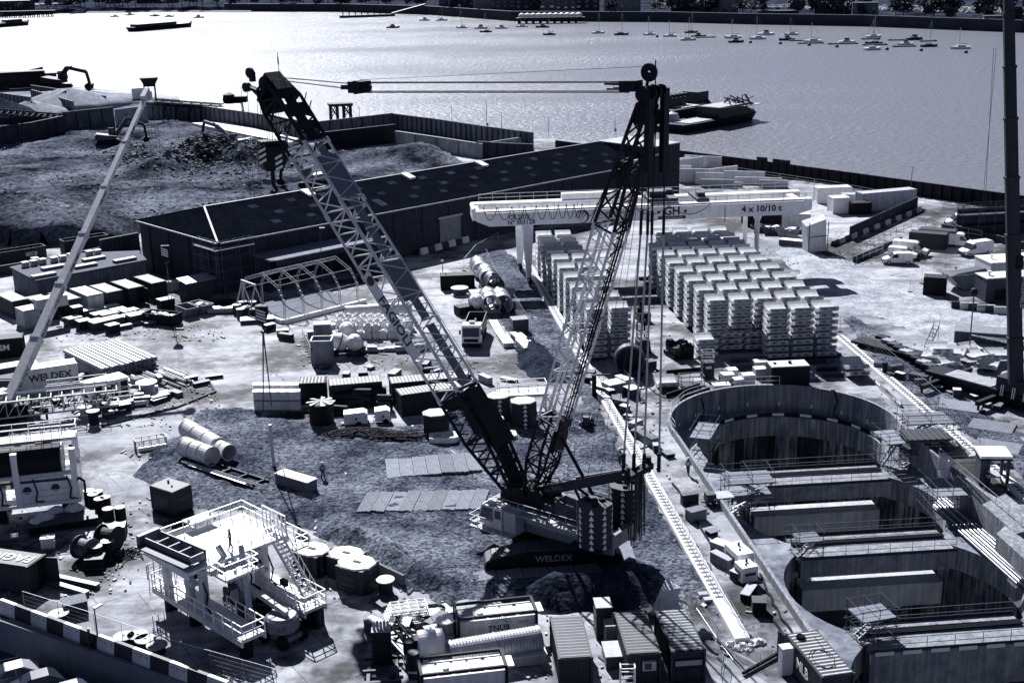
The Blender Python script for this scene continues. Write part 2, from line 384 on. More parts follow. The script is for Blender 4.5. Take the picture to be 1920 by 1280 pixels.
outer = [(-600, PW0.y), (PW0.x, PW0.y), (PW1.x, PW1.y), (PW1.x, 20), (600, 20), (600, Q[-1].y)] + [(p.x, p.y) for p in reversed(Q)] + [(-600, Q[0].y)]
hole = list(reversed(trench(.25)))
tri = tessellate_polygon([[V3((x, y, 0)) for x, y in outer], [V3((x, y, 0)) for x, y in hole]])
mb=MB(); mb.v = [(x, y, 0) for x, y in outer + hole]
for a in tri: mb.f.append(tuple(a)); mb.mi.append(0)
for i in range(len(mb.f)):                  # all faces up
 a, b, c = (Vector(mb.v[k]) for k in mb.f[i])
 if (b - a).cross(c - a).z < 0: mb.f[i] = mb.f[i][::-1]
struct(mb, 'ground', YARD)
mb=MB()
for a, b in zip(Q, Q[1:]): mb.face([a + V3((0, 0, -8)), b + V3((0, 0, -8)), b, a])
struct(mb, 'quay_wall', CONCD)
mb=MB(); mb.face([(-600, 20, -2.6), (PW1.x + 1, 20, -2.6), (PW1.x + 1, PW1.y + 1, -2.6), (PW0.x + 1, PW0.y + 1, -2.6), (-600, PW0.y + 1, -2.6)]); struct(mb, 'car_park', mat('asphalt', .05, .9, 0, .3, 1.5, bump=.2, rnd=0))
mb=MB(); dn = (PW1 - PW0).normalized(); mb.ext([PW0 + V3((0, 0, -2.7)), PW1 + V3((0, 0, -2.7)), PW1 + V3((0, 0, .12)), PW0 + V3((0, 0, .12))], V3((-dn.y, dn.x, 0)) * .35); tag(mb.build('parapet_wall', mat('smooth_grey_wall', .17, .8, 0, .12, .3, streak=.15, rnd=0), None, loc=PW0, w=True), 'smooth grey parapet wall between the parked cars and the site barriers', 'wall')
gp = [G(*p) for p in [(388, 772), (322, 822), (236, 892), (290, 940), (345, 960), (480, 960), (600, 1010), (690, 1062), (770, 1100), (845, 1140), (860, 1118), (1240, 1140), (1262, 1105), (1330, 1150), (1390, 1202), (1420, 1200), (1260, 980), (1130, 800), (1100, 770), (960, 770), (800, 790), (590, 790), (520, 775), (450, 764)]]
terrain('gravel_platform', gp, .6, lambda x, y, d: .015 + .3 * sms(d / 2.2) * (0.7 + .9 * nz(x, y, .09)) + .22 * abs(nz(x, y, .4)) * sms(d), GRAVEL, wob=1.4, ws=.2)
gs = [G(*p) for p in [(880, 480), (935, 460), (985, 500), (1050, 610), (1110, 710), (1140, 800), (1120, 800), (1050, 690), (965, 650), (945, 610), (900, 540)]]
terrain('gravel_strip', gs, .6, lambda x, y, d: .02 + .12 * sms(d) + .08 * abs(nz(x, y, .5)), GRAVEL, wob=.5)
hp = [G(*p) for p in [(962, 640), (1000, 625), (1060, 680), (1080, 722), (1010, 716), (965, 690)]]
terrain('spoil_heap', hp, .45, lambda x, y, d: 1.3 * sms(d / 3.5) + .3 * abs(nz(x, y, .6)) * sms(d), SPOIL, wob=.6)
hp = [G(*p) for p in [(940, 1122), (1000, 1085), (1130, 1078), (1180, 1062), (1225, 1085), (1236, 1135), (1120, 1150), (980, 1150)]]
terrain('spoil_heap', hp, .45, lambda x, y, d: 1.9 * sms(d / 3.6) + .5 * abs(nz(x, y, .5)) * sms(d), SPOIL, wob=.6)
hp = [G(*p) for p in [(590, 1000), (660, 975), (760, 1010), (850, 1085), (860, 1130), (760, 1105), (670, 1060)]]
terrain('spoil_heap', hp, .45, lambda x, y, d: 1.5 * sms(d / 4) + .5 * abs(nz(x, y, .5)) * sms(d), GRAVEL, wob=.7)
mr = [G(*p) for p in [(1430, 470), (1500, 455), (1640, 520), (1800, 565), (1960, 610), (1960, 700), (1800, 660), (1680, 615), (1590, 585), (1520, 540)]]
terrain('haul_road', mr, 1.2, lambda x, y, d: .012 + .05 * sms(d / 4) * (1 + nz(x, y, .3)), MUD, wob=2.5, ws=.15)
mr = [G(*p) for p in [(1575, 600), (1600, 590), (1700, 660), (1830, 760), (2000, 880), (2000, 960), (1860, 850), (1700, 735)]]
terrain('rail_side_gravel', mr, .7, lambda x, y, d: .015 + .1 * sms(d / 1.5) + .06 * abs(nz(x, y, .6)), GRAVEL, wob=.8)
dm = [G(*p) for p in [(-250, 470), (-250, 245), (170, 232), (330, 225), (560, 268), (740, 290), (860, 300), (880, 310), (700, 345), (540, 370), (270, 415), (240, 455)]]
def dh(x, y, d):
 h = .2 + 1.1 * max(0, nz(x, y, .045) + .25) * sms(d / 8) + .5 * abs(nz(x, y, .3)) * sms(d / 3)
 for (u, v, r, a) in DHEAP:
  q = math.hypot((x - u) , (y - v)) / r
  if q < 1: h += a * sms(1 - q) * (1 + .18 * nz(x, y, .3))
 return h
DHEAP = []
for u, v, r, a in [(60, 440, 24, 4.5), (170, 440, 14, 1.5), (-60, 420, 26, 5), (300, 320, 13, 3.2), (350, 305, 13, 3.4), (400, 300, 12, 3.6), (450, 305, 12, 3.4), (500, 310, 11, 3.0), (250, 285, 9, 2.5), (800, 293, 13, 3.8), (720, 290, 12, 1.6), (360, 265, 14, 2)]:
 p = G(u, v); DHEAP.append((p.x, p.y, r, a))
terrain('demolition_ground', dm, 1.3, dh, DEMO, wob=2, ws=.05)
wg = [G(*p) for p in [(-120, 152), (75, 163), (290, 180), (440, 196), (450, 213), (545, 226), (520, 240), (380, 226), (280, 220), (120, 246), (-100, 262)]]
terrain('wharf_ground', wg, 3.0, lambda x, y, d: .04 + .12 * sms(d / 6), dirt('wharf_dirt', .05, .30, .04, 1.0, .3, .38, .6, .2), wob=2, ws=.03, pad=4)
shaft = T('launch_shaft', 'deep scalloped concrete shaft with round far end between the two gantry rails', 'shaft', (30, 110, -20))
def ring(P, z0, z1, mb):
 for i in range(len(P)):
  a, b = P[i], P[(i + 1) % len(P)]; mb.c = R.choice((0, 0, 1, 2)); mb.face([(a[0], a[1], z0), (b[0], b[1], z0), (b[0], b[1], z1), (a[0], a[1], z1)])
def band(P, Q, z0, z1, mb):
 for i in range(len(P)):
  j = (i + 1) % len(P); mb.face([(*P[i], z0), (*P[j], z0), (*Q[j], z1), (*Q[i], z1)])
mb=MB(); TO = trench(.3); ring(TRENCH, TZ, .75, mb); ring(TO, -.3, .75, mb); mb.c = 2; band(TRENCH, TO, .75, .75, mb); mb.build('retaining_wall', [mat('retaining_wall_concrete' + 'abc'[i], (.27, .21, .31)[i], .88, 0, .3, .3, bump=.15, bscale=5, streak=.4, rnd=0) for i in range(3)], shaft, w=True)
PLO = pit_outline(.4)[0]
tri = tessellate_polygon([[V3((x, y, 0)) for x, y in TRENCH], [V3((x, y, 0)) for x, y in reversed(PIT)]])
mb=MB(); mb.v = [(x, y, TZ) for x, y in TRENCH + list(reversed(PIT))]
for a in tri:
 a = tuple(a); p, q, r_ = (Vector(mb.v[k]) for k in a)
 mb.f.append(a if (q - p).cross(r_ - p).z > 0 else a[::-1]); mb.mi.append(0)
mb.build('trench_floor', dirt('trench_floor_concrete', .10, .34, .25, 2.0, .3, .35, .65, .12), shaft, w=True)
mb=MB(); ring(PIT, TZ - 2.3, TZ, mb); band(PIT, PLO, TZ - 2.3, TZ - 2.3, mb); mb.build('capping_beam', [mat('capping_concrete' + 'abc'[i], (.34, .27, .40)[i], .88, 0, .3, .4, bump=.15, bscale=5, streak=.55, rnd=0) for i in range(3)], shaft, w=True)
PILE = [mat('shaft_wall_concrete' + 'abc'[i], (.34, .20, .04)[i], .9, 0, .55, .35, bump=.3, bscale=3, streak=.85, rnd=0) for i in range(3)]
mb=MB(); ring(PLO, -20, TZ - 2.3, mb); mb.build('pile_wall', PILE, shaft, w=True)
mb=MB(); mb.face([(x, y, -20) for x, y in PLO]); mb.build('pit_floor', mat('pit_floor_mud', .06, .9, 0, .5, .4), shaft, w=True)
# ================================================================ THE BIG CRAWLER CRANE
BOOMG = mat('boom_grey_paint', .62, .5, 0, .15, 1.2, rnd=.06)
def lattice(mb, A, B, s, nA, nB, wA, wB, hA, hB, npan, rc, rb, zig=True, nseg=6):
 """four-chord lattice from A to B; s lateral unit vector, n the other; returns corner function"""
 A, B, s = Vector(A), Vector(B), Vector(s)
 def C(t, i, j):
  c = A.lerp(B, t); n = Vector(nA).lerp(Vector(nB), t)
  return c + s * (lerp(wA, wB, t) / 2 * i) + n * (lerp(hA, hB, t) / 2 * j)
 for i in (-1, 1):
  for j in (-1, 1): mb.tube(C(0, i, j), C(1, i, j), rc, nseg)
 for k in range(npan):
  t0, t1 = k / npan, (k + 1) / npan; tm = (t0 + t1) / 2
  for (a, b) in (((-1, 1), (1, 1)), ((1, -1), (-1, -1)), ((-1, -1), (-1, 1)), ((1, 1), (1, -1))):
   mb.tube(C(t0, *a), C(tm, *b), rb, 5, cap=False); mb.tube(C(tm, *b), C(t1, *a), rb, 5, cap=False)
   if k % 2 == 0: mb.tube(C(t0, *a), C(t0, *b), rb, 5, cap=False)
  if not zig:
   for j in (-1, 1): mb.tube(C(t0, 1, j), C(t1, -1, j), rb, 5, cap=False)
 for a, b in (((-1, 1), (1, 1)), ((1, -1), (-1, -1)), ((-1, -1), (-1, 1)), ((1, 1), (1, -1))): mb.tube(C(1, *a), C(1, *b), rb * 1.3, 5)
 return C
def rails(mb, pts, h=1.1, r=.028, step=1.6, mid=True, closed=False):
 """tubular handrail along a polyline"""
 pts = [Vector(p) for p in pts]
 if closed: pts = pts + [pts[0]]
 for a, b in zip(pts, pts[1:]):
  up = V3((0, 0, h)); mb.tube(a + up, b + up, r, 4);
  if mid: mb.tube(a + up * .52, b + up * .52, r, 4)
  n = max(1, round((b - a).length / step))
  for k in range(n + 1): p = a.lerp(b, k / n); mb.tube(p, p + up, r, 4)
def cranework():
 th = rad(142); cx, cy = 2.3, 104.8
 fwd = V3((math.cos(th), math.sin(th), 0))
 def L(wp): q = Vector(wp) - V3((cx, cy, 0)); c, s_ = math.cos(-th), math.sin(-th); return V3((c * q.x - s_ * q.y, s_ * q.x + c * q.y, q.z))
 left = V3((-fwd.y, fwd.x, 0))
 O = V3((cx, cy, 3.8))
 def on(u, v, y=0.0): return L(onplane(u, v, O + left * y, left))
 cr = T('crawler_crane', 'huge dark crawler crane with raised lattice boom and mast standing on the gravel', 'crane', (cx, cy, 0), th)
 tr = rad(4) - th
 M3 = Matrix.Rotation(tr, 3, 'Z')
 prof = [(-5.1, 0), (5.1, 0), (5.6, .2), (5.85, .65), (5.7, 1.1), (5.2, 1.35), (2.3, 1.95), (-2.3, 1.95), (-5.2, 1.35), (-5.7, 1.1), (-5.85, .65), (-5.6, .2)]
 for k, yy in enumerate((-4.1, 4.1)):
  tk = T('crawler_track', None, None); tk.parent = cr; tk.location = M3 @ V3((.5, yy, .06)); tk.rotation_euler = (0, 0, tr)
  mb=MB(); mb.ext([(x * .985, -.62, z * .97 + .03) for x, z in prof], (0, 1.24, 0)); mb.build('track_frame', BLACK, tk)
  mb=MB(); seg = []
  for a, b in zip(prof, prof[1:] + prof[:1]):
   n = max(1, round(math.hypot(b[0] - a[0], b[1] - a[1]) / .42))
   for i in range(n): seg.append(((lerp(a[0], b[0], i / n), lerp(a[1], b[1], i / n)), (lerp(a[0], b[0], (i + 1) / n), lerp(a[1], b[1], (i + 1) / n))))
  for a, b in seg:
   mb.beam((lerp(a[0], b[0], .04), 0, lerp(a[1], b[1], .04)), (lerp(a[0], b[0], .93), 0, lerp(a[1], b[1], .93)), 1.9, .16, up=(0, 0, 1) if abs(b[0] - a[0]) > abs(b[1] - a[1]) else (1, 0, 0))
  mb.build('track_shoes', DGREY, tk)
  if k == 0: text('WELDEX', .78, mat('track_lettering', .34, .6, 0, .1, 2, rnd=0), tk, (0, -.66, 1.0), (1, 0, 0), (0, 0, 1), bold=.012)
 mb=MB(); mb.box((0, 0, 1.25), (3.2, 7.0, 1.1), tr); mb.box((0, 0, 1.0), (5.4, 3.4, .8), tr); mb.lathe([(1.9, 1.7), (1.9, 2.35)], n=28); mb.build('undercarriage', BLACK, cr)
 mb=MB()
 for y in (-1.75, 1.75):
  mb.ext([(4.6, y - .16, 3.0), (4.6, y - .16, 4.0), (-8.6, y - .16, 4.0), (-8.6, y - .16, 2.2), (-4.0, y - .16, 1.9), (1.5, y - .16, 2.1)], (0, .32, 0))
 mb.box((-2, 0, 2.75), (12.6, 3.2, .5)); mb.box((4.2, 0, 3.5), (.6, 3.2, .9)); mb.box((-8.3, 0, 3.3), (.6, 3.2, 1.2))
 mb.build('slewing_frame', MGREY, cr)
 mb=MB(); mb.box((-1.4, 2.45, 3.85), (10.2, 1.1, .1)); mb.box((-1.4, -2.45, 3.85), (10.2, 1.1, .1)); mb.box((-1.4, 1.93, 3.3), (10.0, .06, .9)); mb.build('side_walkway', LGREY, cr)
 mb=MB()
 rails(mb, [(3.6, 2.98, 3.9), (-6.3, 2.98, 3.9)]); rails(mb, [(3.6, -2.98, 3.9), (-6.3, -2.98, 3.9)]); mb.build('walkway_railing', STEEL, cr)
 text('LIEBHERR', .62, DIM, cr, (-1.6, 1.972, 3.3), (-1, 0, 0), (0, 0, 1), sx=.95)
 mb=MB()
 mb.box((-4.6, .4, 4.6), (4.4, 2.2, 1.5)); mb.box((-4.4, -1.2, 4.3), (3.2, .9, 1.0)); mb.box((-1.6, 0, 4.3), (1.2, 2.6, .9))
 mb.build('engine_housing', DGREY, cr)
 mb=MB()
 for x, z, r in ((-.2, 4.7, .75), (1.7, 4.55, .7), (2.9, 4.4, .5)):
  mb.tube((x, -1.2, z), (x, 1.2, z), r, 20)
  for y in (-1.25, 1.25): mb.tube((x, y - .06, z), (x, y + .06, z), r * 1.35, 20)
 for k in range(60):
  p = V3((R.uniform(-1, 3.6), R.uniform(-1.4, 1.4), R.uniform(4.2, 6.2))); mb.tube(p, p + V3((R.uniform(-.7, .7), R.uniform(-.7, .7), R.uniform(-.5, .8))), R.uniform(.03, .09), 5)
 mb.build('winch_drums', BLACK, cr)
 cab = T('driver_cab', None, None); cab.parent = cr; cab.location = (2.9, 2.75, 2.05)
 mb=MB(); mb.box((-.2, 0, .06), (4.6, 2.5, .12)); mb.box((1.9, 0, .2), (.5, 1.6, .25)); mb.build('cab_platform', LGREY, cab)
 mb=MB(); mb.ext([(-1.1, -.62, .15), (1.15, -.62, .15), (1.5, -.62, 1.0), (1.1, -.62, 2.15), (-1.1, -.62, 2.15)], (0, 1.24, 0)); mb.build('cab_body', CREAM, cab)
 mb=MB(); mb.ext([(-.1, .625, .75), (1.1, .625, .75), (1.35, .625, 1.02), (1.02, .625, 1.95), (-.1, .625, 1.95)], (0, .03, 0)); mb.ext([(-.95, .625, 1.15), (-.3, .625, 1.15), (-.3, .625, 1.9), (-.95, .625, 1.9)], (0, .03, 0))
 mb.ext([(1.525, -.55, 1.0), (1.525, .55, 1.0), (1.14, .55, 2.08), (1.14, -.55, 2.08)], (.03, 0, .01)); mb.ext([(-.1, -.4, 2.165), (.9, -.4, 2.165), (.9, .4, 2.165), (-.1, .4, 2.165)], (0, 0, .03)); mb.build('cab_window', GLASS, cab)
 mb=MB(); mb.box((-.7, 0, 2.2), (.5, 1.0, .1)); mb.box((.95, 0, 2.22), (.12, 1.2, .06)); mb.build('roof_frame', WHITE, cab)
 mb=MB(); mb.box((-1.9, 0, 1.1), (1.3, 1.2, 1.9)); mb.build('cab_engine_box', LGREY, cab)
 mb=MB(); rails(mb, [(-2.4, 1.22, .1), (2.05, 1.22, .1), (2.05, -1.1, .1)], step=.9); mb.build('cab_railing', STEEL, cab)
 oct_ = [(math.cos(a), math.sin(a)) for a in [rad(22.5 + 45 * i) for i in range(8)]]
 for y in (2.6, -2.0):
  st = T('counterweight_stack', None, None); st.parent = cr; st.location = (-7.1, y - .3, 3.1)
  mb=MB(); mb.box((.2, 0, -.12), (3.0, 2.4, .2)); mb.build('stack_tray', BLACK, st)
  for k in range(7):
   z = k * .53; pl = MB(); pl.hexa([(c * 1.5, s_ * 1.45, 0) for c, s_ in oct_], [(c * 1.5, s_ * 1.45, .5) for c, s_ in oct_]); pl.c = 1
   for i in range(8):
    c, s_ = oct_[i]; p = V3((c * 1.515, s_ * 1.465, 0)); tp = p + V3((0, 0, .46))
    c2, s2 = oct_[i - 1]; c3, s3 = oct_[(i + 1) % 8]
    pl.face([p + V3(((c2 - c) * .3, (s2 - s_) * .3, 0)), p, tp]); pl.face([p, p + V3(((c3 - c) * .3, (s3 - s_) * .3, 0)), tp])
   o = pl.build('slab', [NAVY, PALE], st); o.location = (R.uniform(-.02, .02), R.uniform(-.02, .02), z)
  mb=MB();
  for a in (0, 2.1, 4.2): mb.box((math.cos(a) * .7, math.sin(a) * .7, 3.80), (.5, .35, .18), a)
  mb.lathe([(.3, 3.71), (.3, 3.95)], n=10); mb.build('lifting_lugs', BLACK, st)
 foot = V3((2.0, 0, 3.9)); tip = on(506, 158)
 ax = (tip - foot).normalized(); s = V3((0, 1, 0)); n = V3((-ax.z, 0, ax.x)).normalized()   # n: upward / rearward normal
 Lb = (tip - foot).length; P = lambda t, yy=0, nn=0: foot + ax * (Lb * t) + s * yy + n * nn
 W_, H_ = 2.8, 2.55
 bo = T('main_boom', None, None); bo.parent = cr; bo.location = foot
 def sub(mb, name, m, par=bo, off=foot):
  mb.v = [(a - off.x, b - off.y, c - off.z) for a, b, c in mb.v]; return mb.build(name, m, par)
 mb=MB(); lattice(mb, P(.0), P(.15), s, n, n, 2.3, W_, .25, H_, 4, .16, .09); lattice(mb, P(.15), P(.245), s, n, n, W_, W_, H_, H_, 2, .15, .085)
 for k in range(4): mb.box(P(.16 + .02 * k, 0, H_ / 2), (.2, W_, .1), M=Matrix((ax, s, n)).transposed())
 sub(mb, 'boom_foot_section', BLACK)
 mb=MB(); lattice(mb, P(.247), P(.835), s, n, n, W_, W_, H_, H_, 11, .125, .075);
 for t in (.247, .395, .543, .69, .835):
  for i in (-1, 1):
   for j in (-1, 1): mb.tube(P(t - .006, i * W_ / 2, j * H_ / 2), P(t + .006, i * W_ / 2, j * H_ / 2), .19, 8)
 sub(mb, 'boom_lattice', BOOMG)
 mb=MB(); lattice(mb, P(.837), P(.95), s, n, n, W_, W_, H_, H_, 2, .16, .1); lattice(mb, P(.95), P(1.0), s, n, n, W_, 2.2, H_, 1.7, 1, .15, .1)
 for t0, t1 in ((.865, .885), (.90, .93), (.945, .965)): mb.beam(P(t0, 0, H_ / 2), P(t1, 0, H_ / 2), W_ * .9, .12, up=n)
 mb.beam(P(.84, 0, H_ / 2 - .1), P(.96, 0, H_ / 2 - .1), 1.2, .1, up=n)
 sub(mb, 'boom_top_section', BLACK)
 mb=MB(); k0 = .25
 for a, b in ((.25, .39), (.40, .54), (.548, .69), (.695, .83)): mb.beam(P(a, -.1, H_ / 2 + .02), P(b, -.1, H_ / 2 + .02), 1.05, .06, up=n)
 mb.beam(P(.45, -.1, H_ / 2 + .02), P(.54, -.1, H_ / 2 + .02), 2.5, .05, up=n); mb.beam(P(.70, -.1, H_ / 2 + .02), P(.80, -.1, H_ / 2 + .02), 2.5, .05, up=n)
 sub(mb, 'boom_catwalk', mat('catwalk_grating', .15, .6, .2, .2, 2))
 for t in (.33, .40, .545, .62, .69, .83):
  mb=MB()
  for y in (-.5, .5): mb.tube(P(t, y, H_ / 2), P(t + .003, y, H_ / 2 + .5), .05, 5)
  mb.tube(P(t, -.9, H_ / 2 + .4), P(t, .9, H_ / 2 + .4), .1, 6); sub(mb, 'rope_roller', LGREY)
 mb=MB(); c = P(.125, .1, H_ / 2 + .25)
 mb.beam(P(.11, -.2, H_ / 2 + .1), P(.20, -.2, H_ / 2 + .1), 2.5, .5, up=n); mb.beam(P(.2, .1, H_ / 2 + .3), P(.235, .1, H_ / 2 + .3), 1.6, .5, up=n); [mb.beam(P(.02, y, -.1), P(.15, y, H_ / 2 - .2), .5, .45, up=n) for y in (-.75, .1)]; mb.beam(P(.15, -.3, .2), P(.24, -.3, .5), 1.9, 1.2, up=n); sub(mb, 'boom_winch_box', BLACK)
 for t in (.135,):
  o_ = P(.185, W_ / 2 + .12, .1); text('LIEBHERR', .62, PALE, cr, o_, -ax, V3((0, 0, 1)), name='maker_plate')
 a, b = P(.345, W_ / 2 + .13, -.62), P(.545, W_ / 2 + .13, -.62);mb=MB();mb.beam(a, b, .02, 1.0, up=n); sub(mb, 'banner', TARP)
 mb=MB(); mb.tube(P(.528, W_ / 2 + .12, -.62), P(.528, W_ / 2 + .16, -.62), .46, 24); sub(mb, 'banner_emblem', NAVY)
 text('FAGIOLI', 1.25, INK, cr, P(.432, W_ / 2 + .15, -.62), -ax, n, bold=.03, sx=1.12)
 text('WELDEX', .8, PALE, cr, P(.865, W_ / 2 + .14, -.3), -ax, n, sx=1.0)
 mb=MB()
 for y in (-.9, -.5, -.1, .3, .7): mb.tube(P(1.0, y - .1, .1), P(1.0, y + .1, .1), .75, 18)
 for y in (-.6, -.2, .2, .6): mb.tube(P(.985, y - .1, -1.15), P(.985, y + .1, -1.15), .65, 18)
 mb.beam(P(.965, 0, .95), P(1.012, 0, .6), 1.9, .9, up=n); mb.beam(P(.95, 0, -1.2), P(.99, 0, -1.25), 2.0, .6, up=n)
 mb.beam(P(.985, .3, -.8), P(1.035, .3, -2.4), .25, .3, up=s); mb.beam(P(.985, -.5, -.8), P(1.035, -.1, -2.4), .2, .25, up=s); mb.beam(P(.96, .3, -1.2), P(1.035, .3, -2.2), .2, .2, up=s)
 mb.tube(P(1.035, .05, -2.5), P(1.035, .5, -2.5), .45, 14); mb.tube(P(1.05, .1, -1.2), P(1.05, .4, -1.2), .5, 12); mb.box(P(1.04, .25, -1.2), (.5, .4, .9))
 for t, l in ((.93, .8), (.91, .8)): mb.tube(P(t, -W_ / 2, H_ / 2), P(t + .01, -W_ / 2, H_ / 2 + l), .06, 5)
 sub(mb, 'boom_head', BLACK)
 mb=MB(); mb.tube(P(1.0, -.6, .9), P(1.0, -.6, .9) + V3((0, 0, 2.3)), .03, 4); mb.tube(P(1.0, -.6, .9) + V3((0, 0, 1.2)), P(1.0, -.6, .9) + V3((0, 0, 1.9)), .07, 5); sub(mb, 'anemometer', BLACK)
 mf = V3((1.2, 0, 4.0)); mt = on(1222, 168); ma = (mt - mf).normalized(); Lm = (mt - mf).length; mn = V3((-ma.z, 0, ma.x)).normalized()
 mn = -mn if mn.x < 0 else mn           # forward-facing normal
 mp = lambda t, yy=0, nn=0: mf + ma * (Lm * t) + s * yy + mn * nn
 ms = T('derrick_mast', None, None); ms.parent = cr; ms.location = mf
 def subm(mb, name, m): return sub(mb, name, m, ms, mf)
 mw, mh = 2.15, 1.9
 mb=MB(); lattice(mb, mp(0), mp(.11), s, mn, mn, 1.8, mw, .3, mh, 2, .14, .08); lattice(mb, mp(.11), mp(.225), s, mn, mn, mw, mw, mh, mh, 2, .13, .075); mb.beam(mp(.16, 0, -mh / 2), mp(.24, 0, -mh / 2), 1.7, .5, up=mn); subm(mb, 'mast_foot_section', BLACK)
 mb=MB(); lattice(mb, mp(.227), mp(.70), s, mn, mn, mw, mw, mh, mh, 8, .11, .06); mb.beam(mp(.23, -.3, mh / 2), mp(.70, -.3, mh / 2), .5, .06, up=mn)
 for t in (.227, .46, .70):
  for i in (-1, 1):
   for j in (-1, 1): mb.tube(mp(t - .007, i * mw / 2, j * mh / 2), mp(t + .007, i * mw / 2, j * mh / 2), .17, 8)
 subm(mb, 'mast_lattice', BOOMG)
 mb=MB()
 for i in range(7): mb.tube(mp(.05, -.5 + i * .17, -mh / 2 - .1 - .07 * (i % 3)), mp(.97, -.4 + i * .13, -mh / 2 - .1), .035, 4)
 for i in range(46): t = R.uniform(.2, .72); mb.tube(mp(t, R.uniform(-.9, .9), -mh / 2), mp(t + R.uniform(-.02, .02), R.uniform(-.9, .9), -mh / 2 - R.uniform(.05, .4)), .05, 4)
 subm(mb, 'mast_reeving', BLACK)
 mb=MB(); lattice(mb, mp(.702), mp(.97), s, mn, mn, mw, 1.7, mh, .7, 4, .15, .085); mb.beam(mp(.93), mp(1.0), 1.7, .7, up=mn)
 for y in (-.7, 0, .7): mb.tube(mp(.99, y - .14, .2), mp(.99, y + .14, .2), .62, 16); mb.tube(mp(1.0, y - .1, -.4), mp(1.0, y + .1, -.4), .5, 14)
 subm(mb, 'mast_top_section', BLACK)
 mb=MB(); c = mp(1.02, .3, .3) + V3((0, 0, .45)); mb.lathe([(.68, -.1), (.68, .1), (.16, .1), (.16, -.1)], c, (0, 1, 0), 20, True); mb.tube(mp(1.0, .3, .3), c, .12, 6)
 q = mp(1.0, -.5, 0); mb.tube(q, q + V3((0, 0, 2.1)), .05, 5); subm(mb, 'mast_head_sheave', BLACK)
 pend = T('boom_pendants', None, None); pend.parent = cr
 A1, A2 = P(1.0, .7, .9), P(1.0, -.7, .9); B1, B2 = on(1196, 163, .5), on(1196, 157, -.5)
 K = on(676, 163)
 M1, M2 = on(1183, 168, .6), on(1180, 154, -.6)
 mb=MB(); Rp = .05
 dirp = (on(1180, 160) - K).normalized()
 for a, k in ((A1, V3((0, .35, -.15))), (A2, V3((0, -.35, .2)))): mb.tube(a, K - dirp * .8 + k, .05, 5)
 for k in (V3((0, .5, -.45)), V3((0, .4, -.35)), V3((0, -.45, .35)), V3((0, -.55, .28))): mb.tube(K + k, on(1186, 162) + k * .9, .05, 5)
 mb.tube(K + V3((0, 0, .6)), mp(1.02, .3, .3) + V3((0, 0, .9)), .025, 4)
 mb.build('stay_bars', ROPE, pend)
 mb=MB(); mb.beam(K - dirp * 1.0, K + dirp * .75, 1.2, 1.0); mb.beam(K - dirp * 2.0, K - dirp * .8, .9, .4); mb.beam(K + dirp * .7, K + dirp * 1.3, .2, .25); mb.tube(K + V3((0, -.7, 0)), K + V3((0, .7, 0)), .6, 14)
 mb.build('equaliser_block', BLACK, pend); mb=MB()
 E_ = on(1186, 161); mb.beam(E_ - dirp * .9, E_ + dirp * .6, 1.0, .8); mb.beam(E_ + dirp * .4, mp(.98, 0, .2), .7, .45)
 for y in (-.45, .45): mb.beam(E_ + V3((0, y, .2)) - dirp * 2.2, E_ + V3((0, y, .1)), .12, .16); mb.beam(E_ + V3((0, y, -.2)) - dirp * 2.0, E_ + V3((0, y, -.2)), .12, .14)
 mb.build('equaliser_block', BLACK, pend)
 hb = T('hook_block', 'black hook block with striped cheek plates hanging under the tallest boom', 'hook block')
 top = P(.985, 0, -1.25)
 bt = top.copy(); bt.z = on(506, 300).z
 hw = Matrix.Rotation(th, 3, 'Z') @ bt + V3((cx, cy, 0))
 hb.location = hw; hb.rotation_euler = (0, 0, rad(25))
 mb=MB()
 for k in range(12):
  y = -.9 + (k % 6) * .36; xx = -.5 if k < 6 else .5
  mb.tube(top + V3((xx * .8, y, 0)), bt + V3((xx * 1.1, y * .9, 1.2)), .022, 4)
 mb.build('hoist_ropes', ROPE, cr)
 mb=MB(); mb.ext([(-1.3, -1, .2), (-.9, -1, 1.4), (.9, -1, 1.4), (1.3, -1, .2), (.8, -1, -.9), (-.8, -1, -.9)], (0, 2.0, 0)); mb.box((.2, 0, 1.5), (2.6, 1.5, .8))
 mb.tube((0, -1.1, .3), (0, 1.1, .3), 1.1, 18); mb.tube((0, 0, -.7), (0, 0, -1.7), .22, 8); mb.build('block_body', BLACK, hb)
 mb=MB(); mb.path([(0, 0, -1.6), (0, 0, -2.3), (.05, 0, -2.5), (.32, 0, -2.75), (.2, 0, -3.05), (-.1, 0, -3.1), (-.33, 0, -2.9)], .2, 8); mb.build('hook', BLACK, hb)
 for sx in (-1, 1):
  mb=MB(); mb.c = 0
  for k in range(6):
   z = -.6 + k * .26; mb.c = k % 2; mb.ext([(sx * .72, -1.48, z), (sx * .05, -1.48, z + .3), (sx * .05, -1.48, z + .56), (sx * .72, -1.48, z + .26)] if sx < 0 else [(sx * .05, -1.13, z - .3), (sx * .72, -1.13, z), (sx * .72, -1.13, z + .26), (sx * .05, -1.13, z - .04)], (0, .025, 0))
  if sx < 0: mb.v = [(a - .75, b + .35, c + .45) for a, b, c in mb.v]
  mb.build('striped_plate', [PALE, BLACK], hb)
 ae = on(1196, 884); a0 = on(1025, 917)
 arm = T('guide_arm', None, None); arm.parent = cr; arm.location = a0; off = a0
 mb=MB(); mb.beam(a0 - (ae - a0) * .12, ae, .75, .85); mb.beam(a0.lerp(ae, .35) + V3((0, 0, .5)), ae + V3((0, 0, .35)), .5, .25); sub(mb, 'arm_beam', NAVY, arm, a0)
 mb=MB(); mb.box(ae, (.8, 3.6, .5));
 for y in (-1.6, 1.6): mb.tube(ae + V3((0, y, -.5)), ae + V3((0, y, .8)), .25, 8)
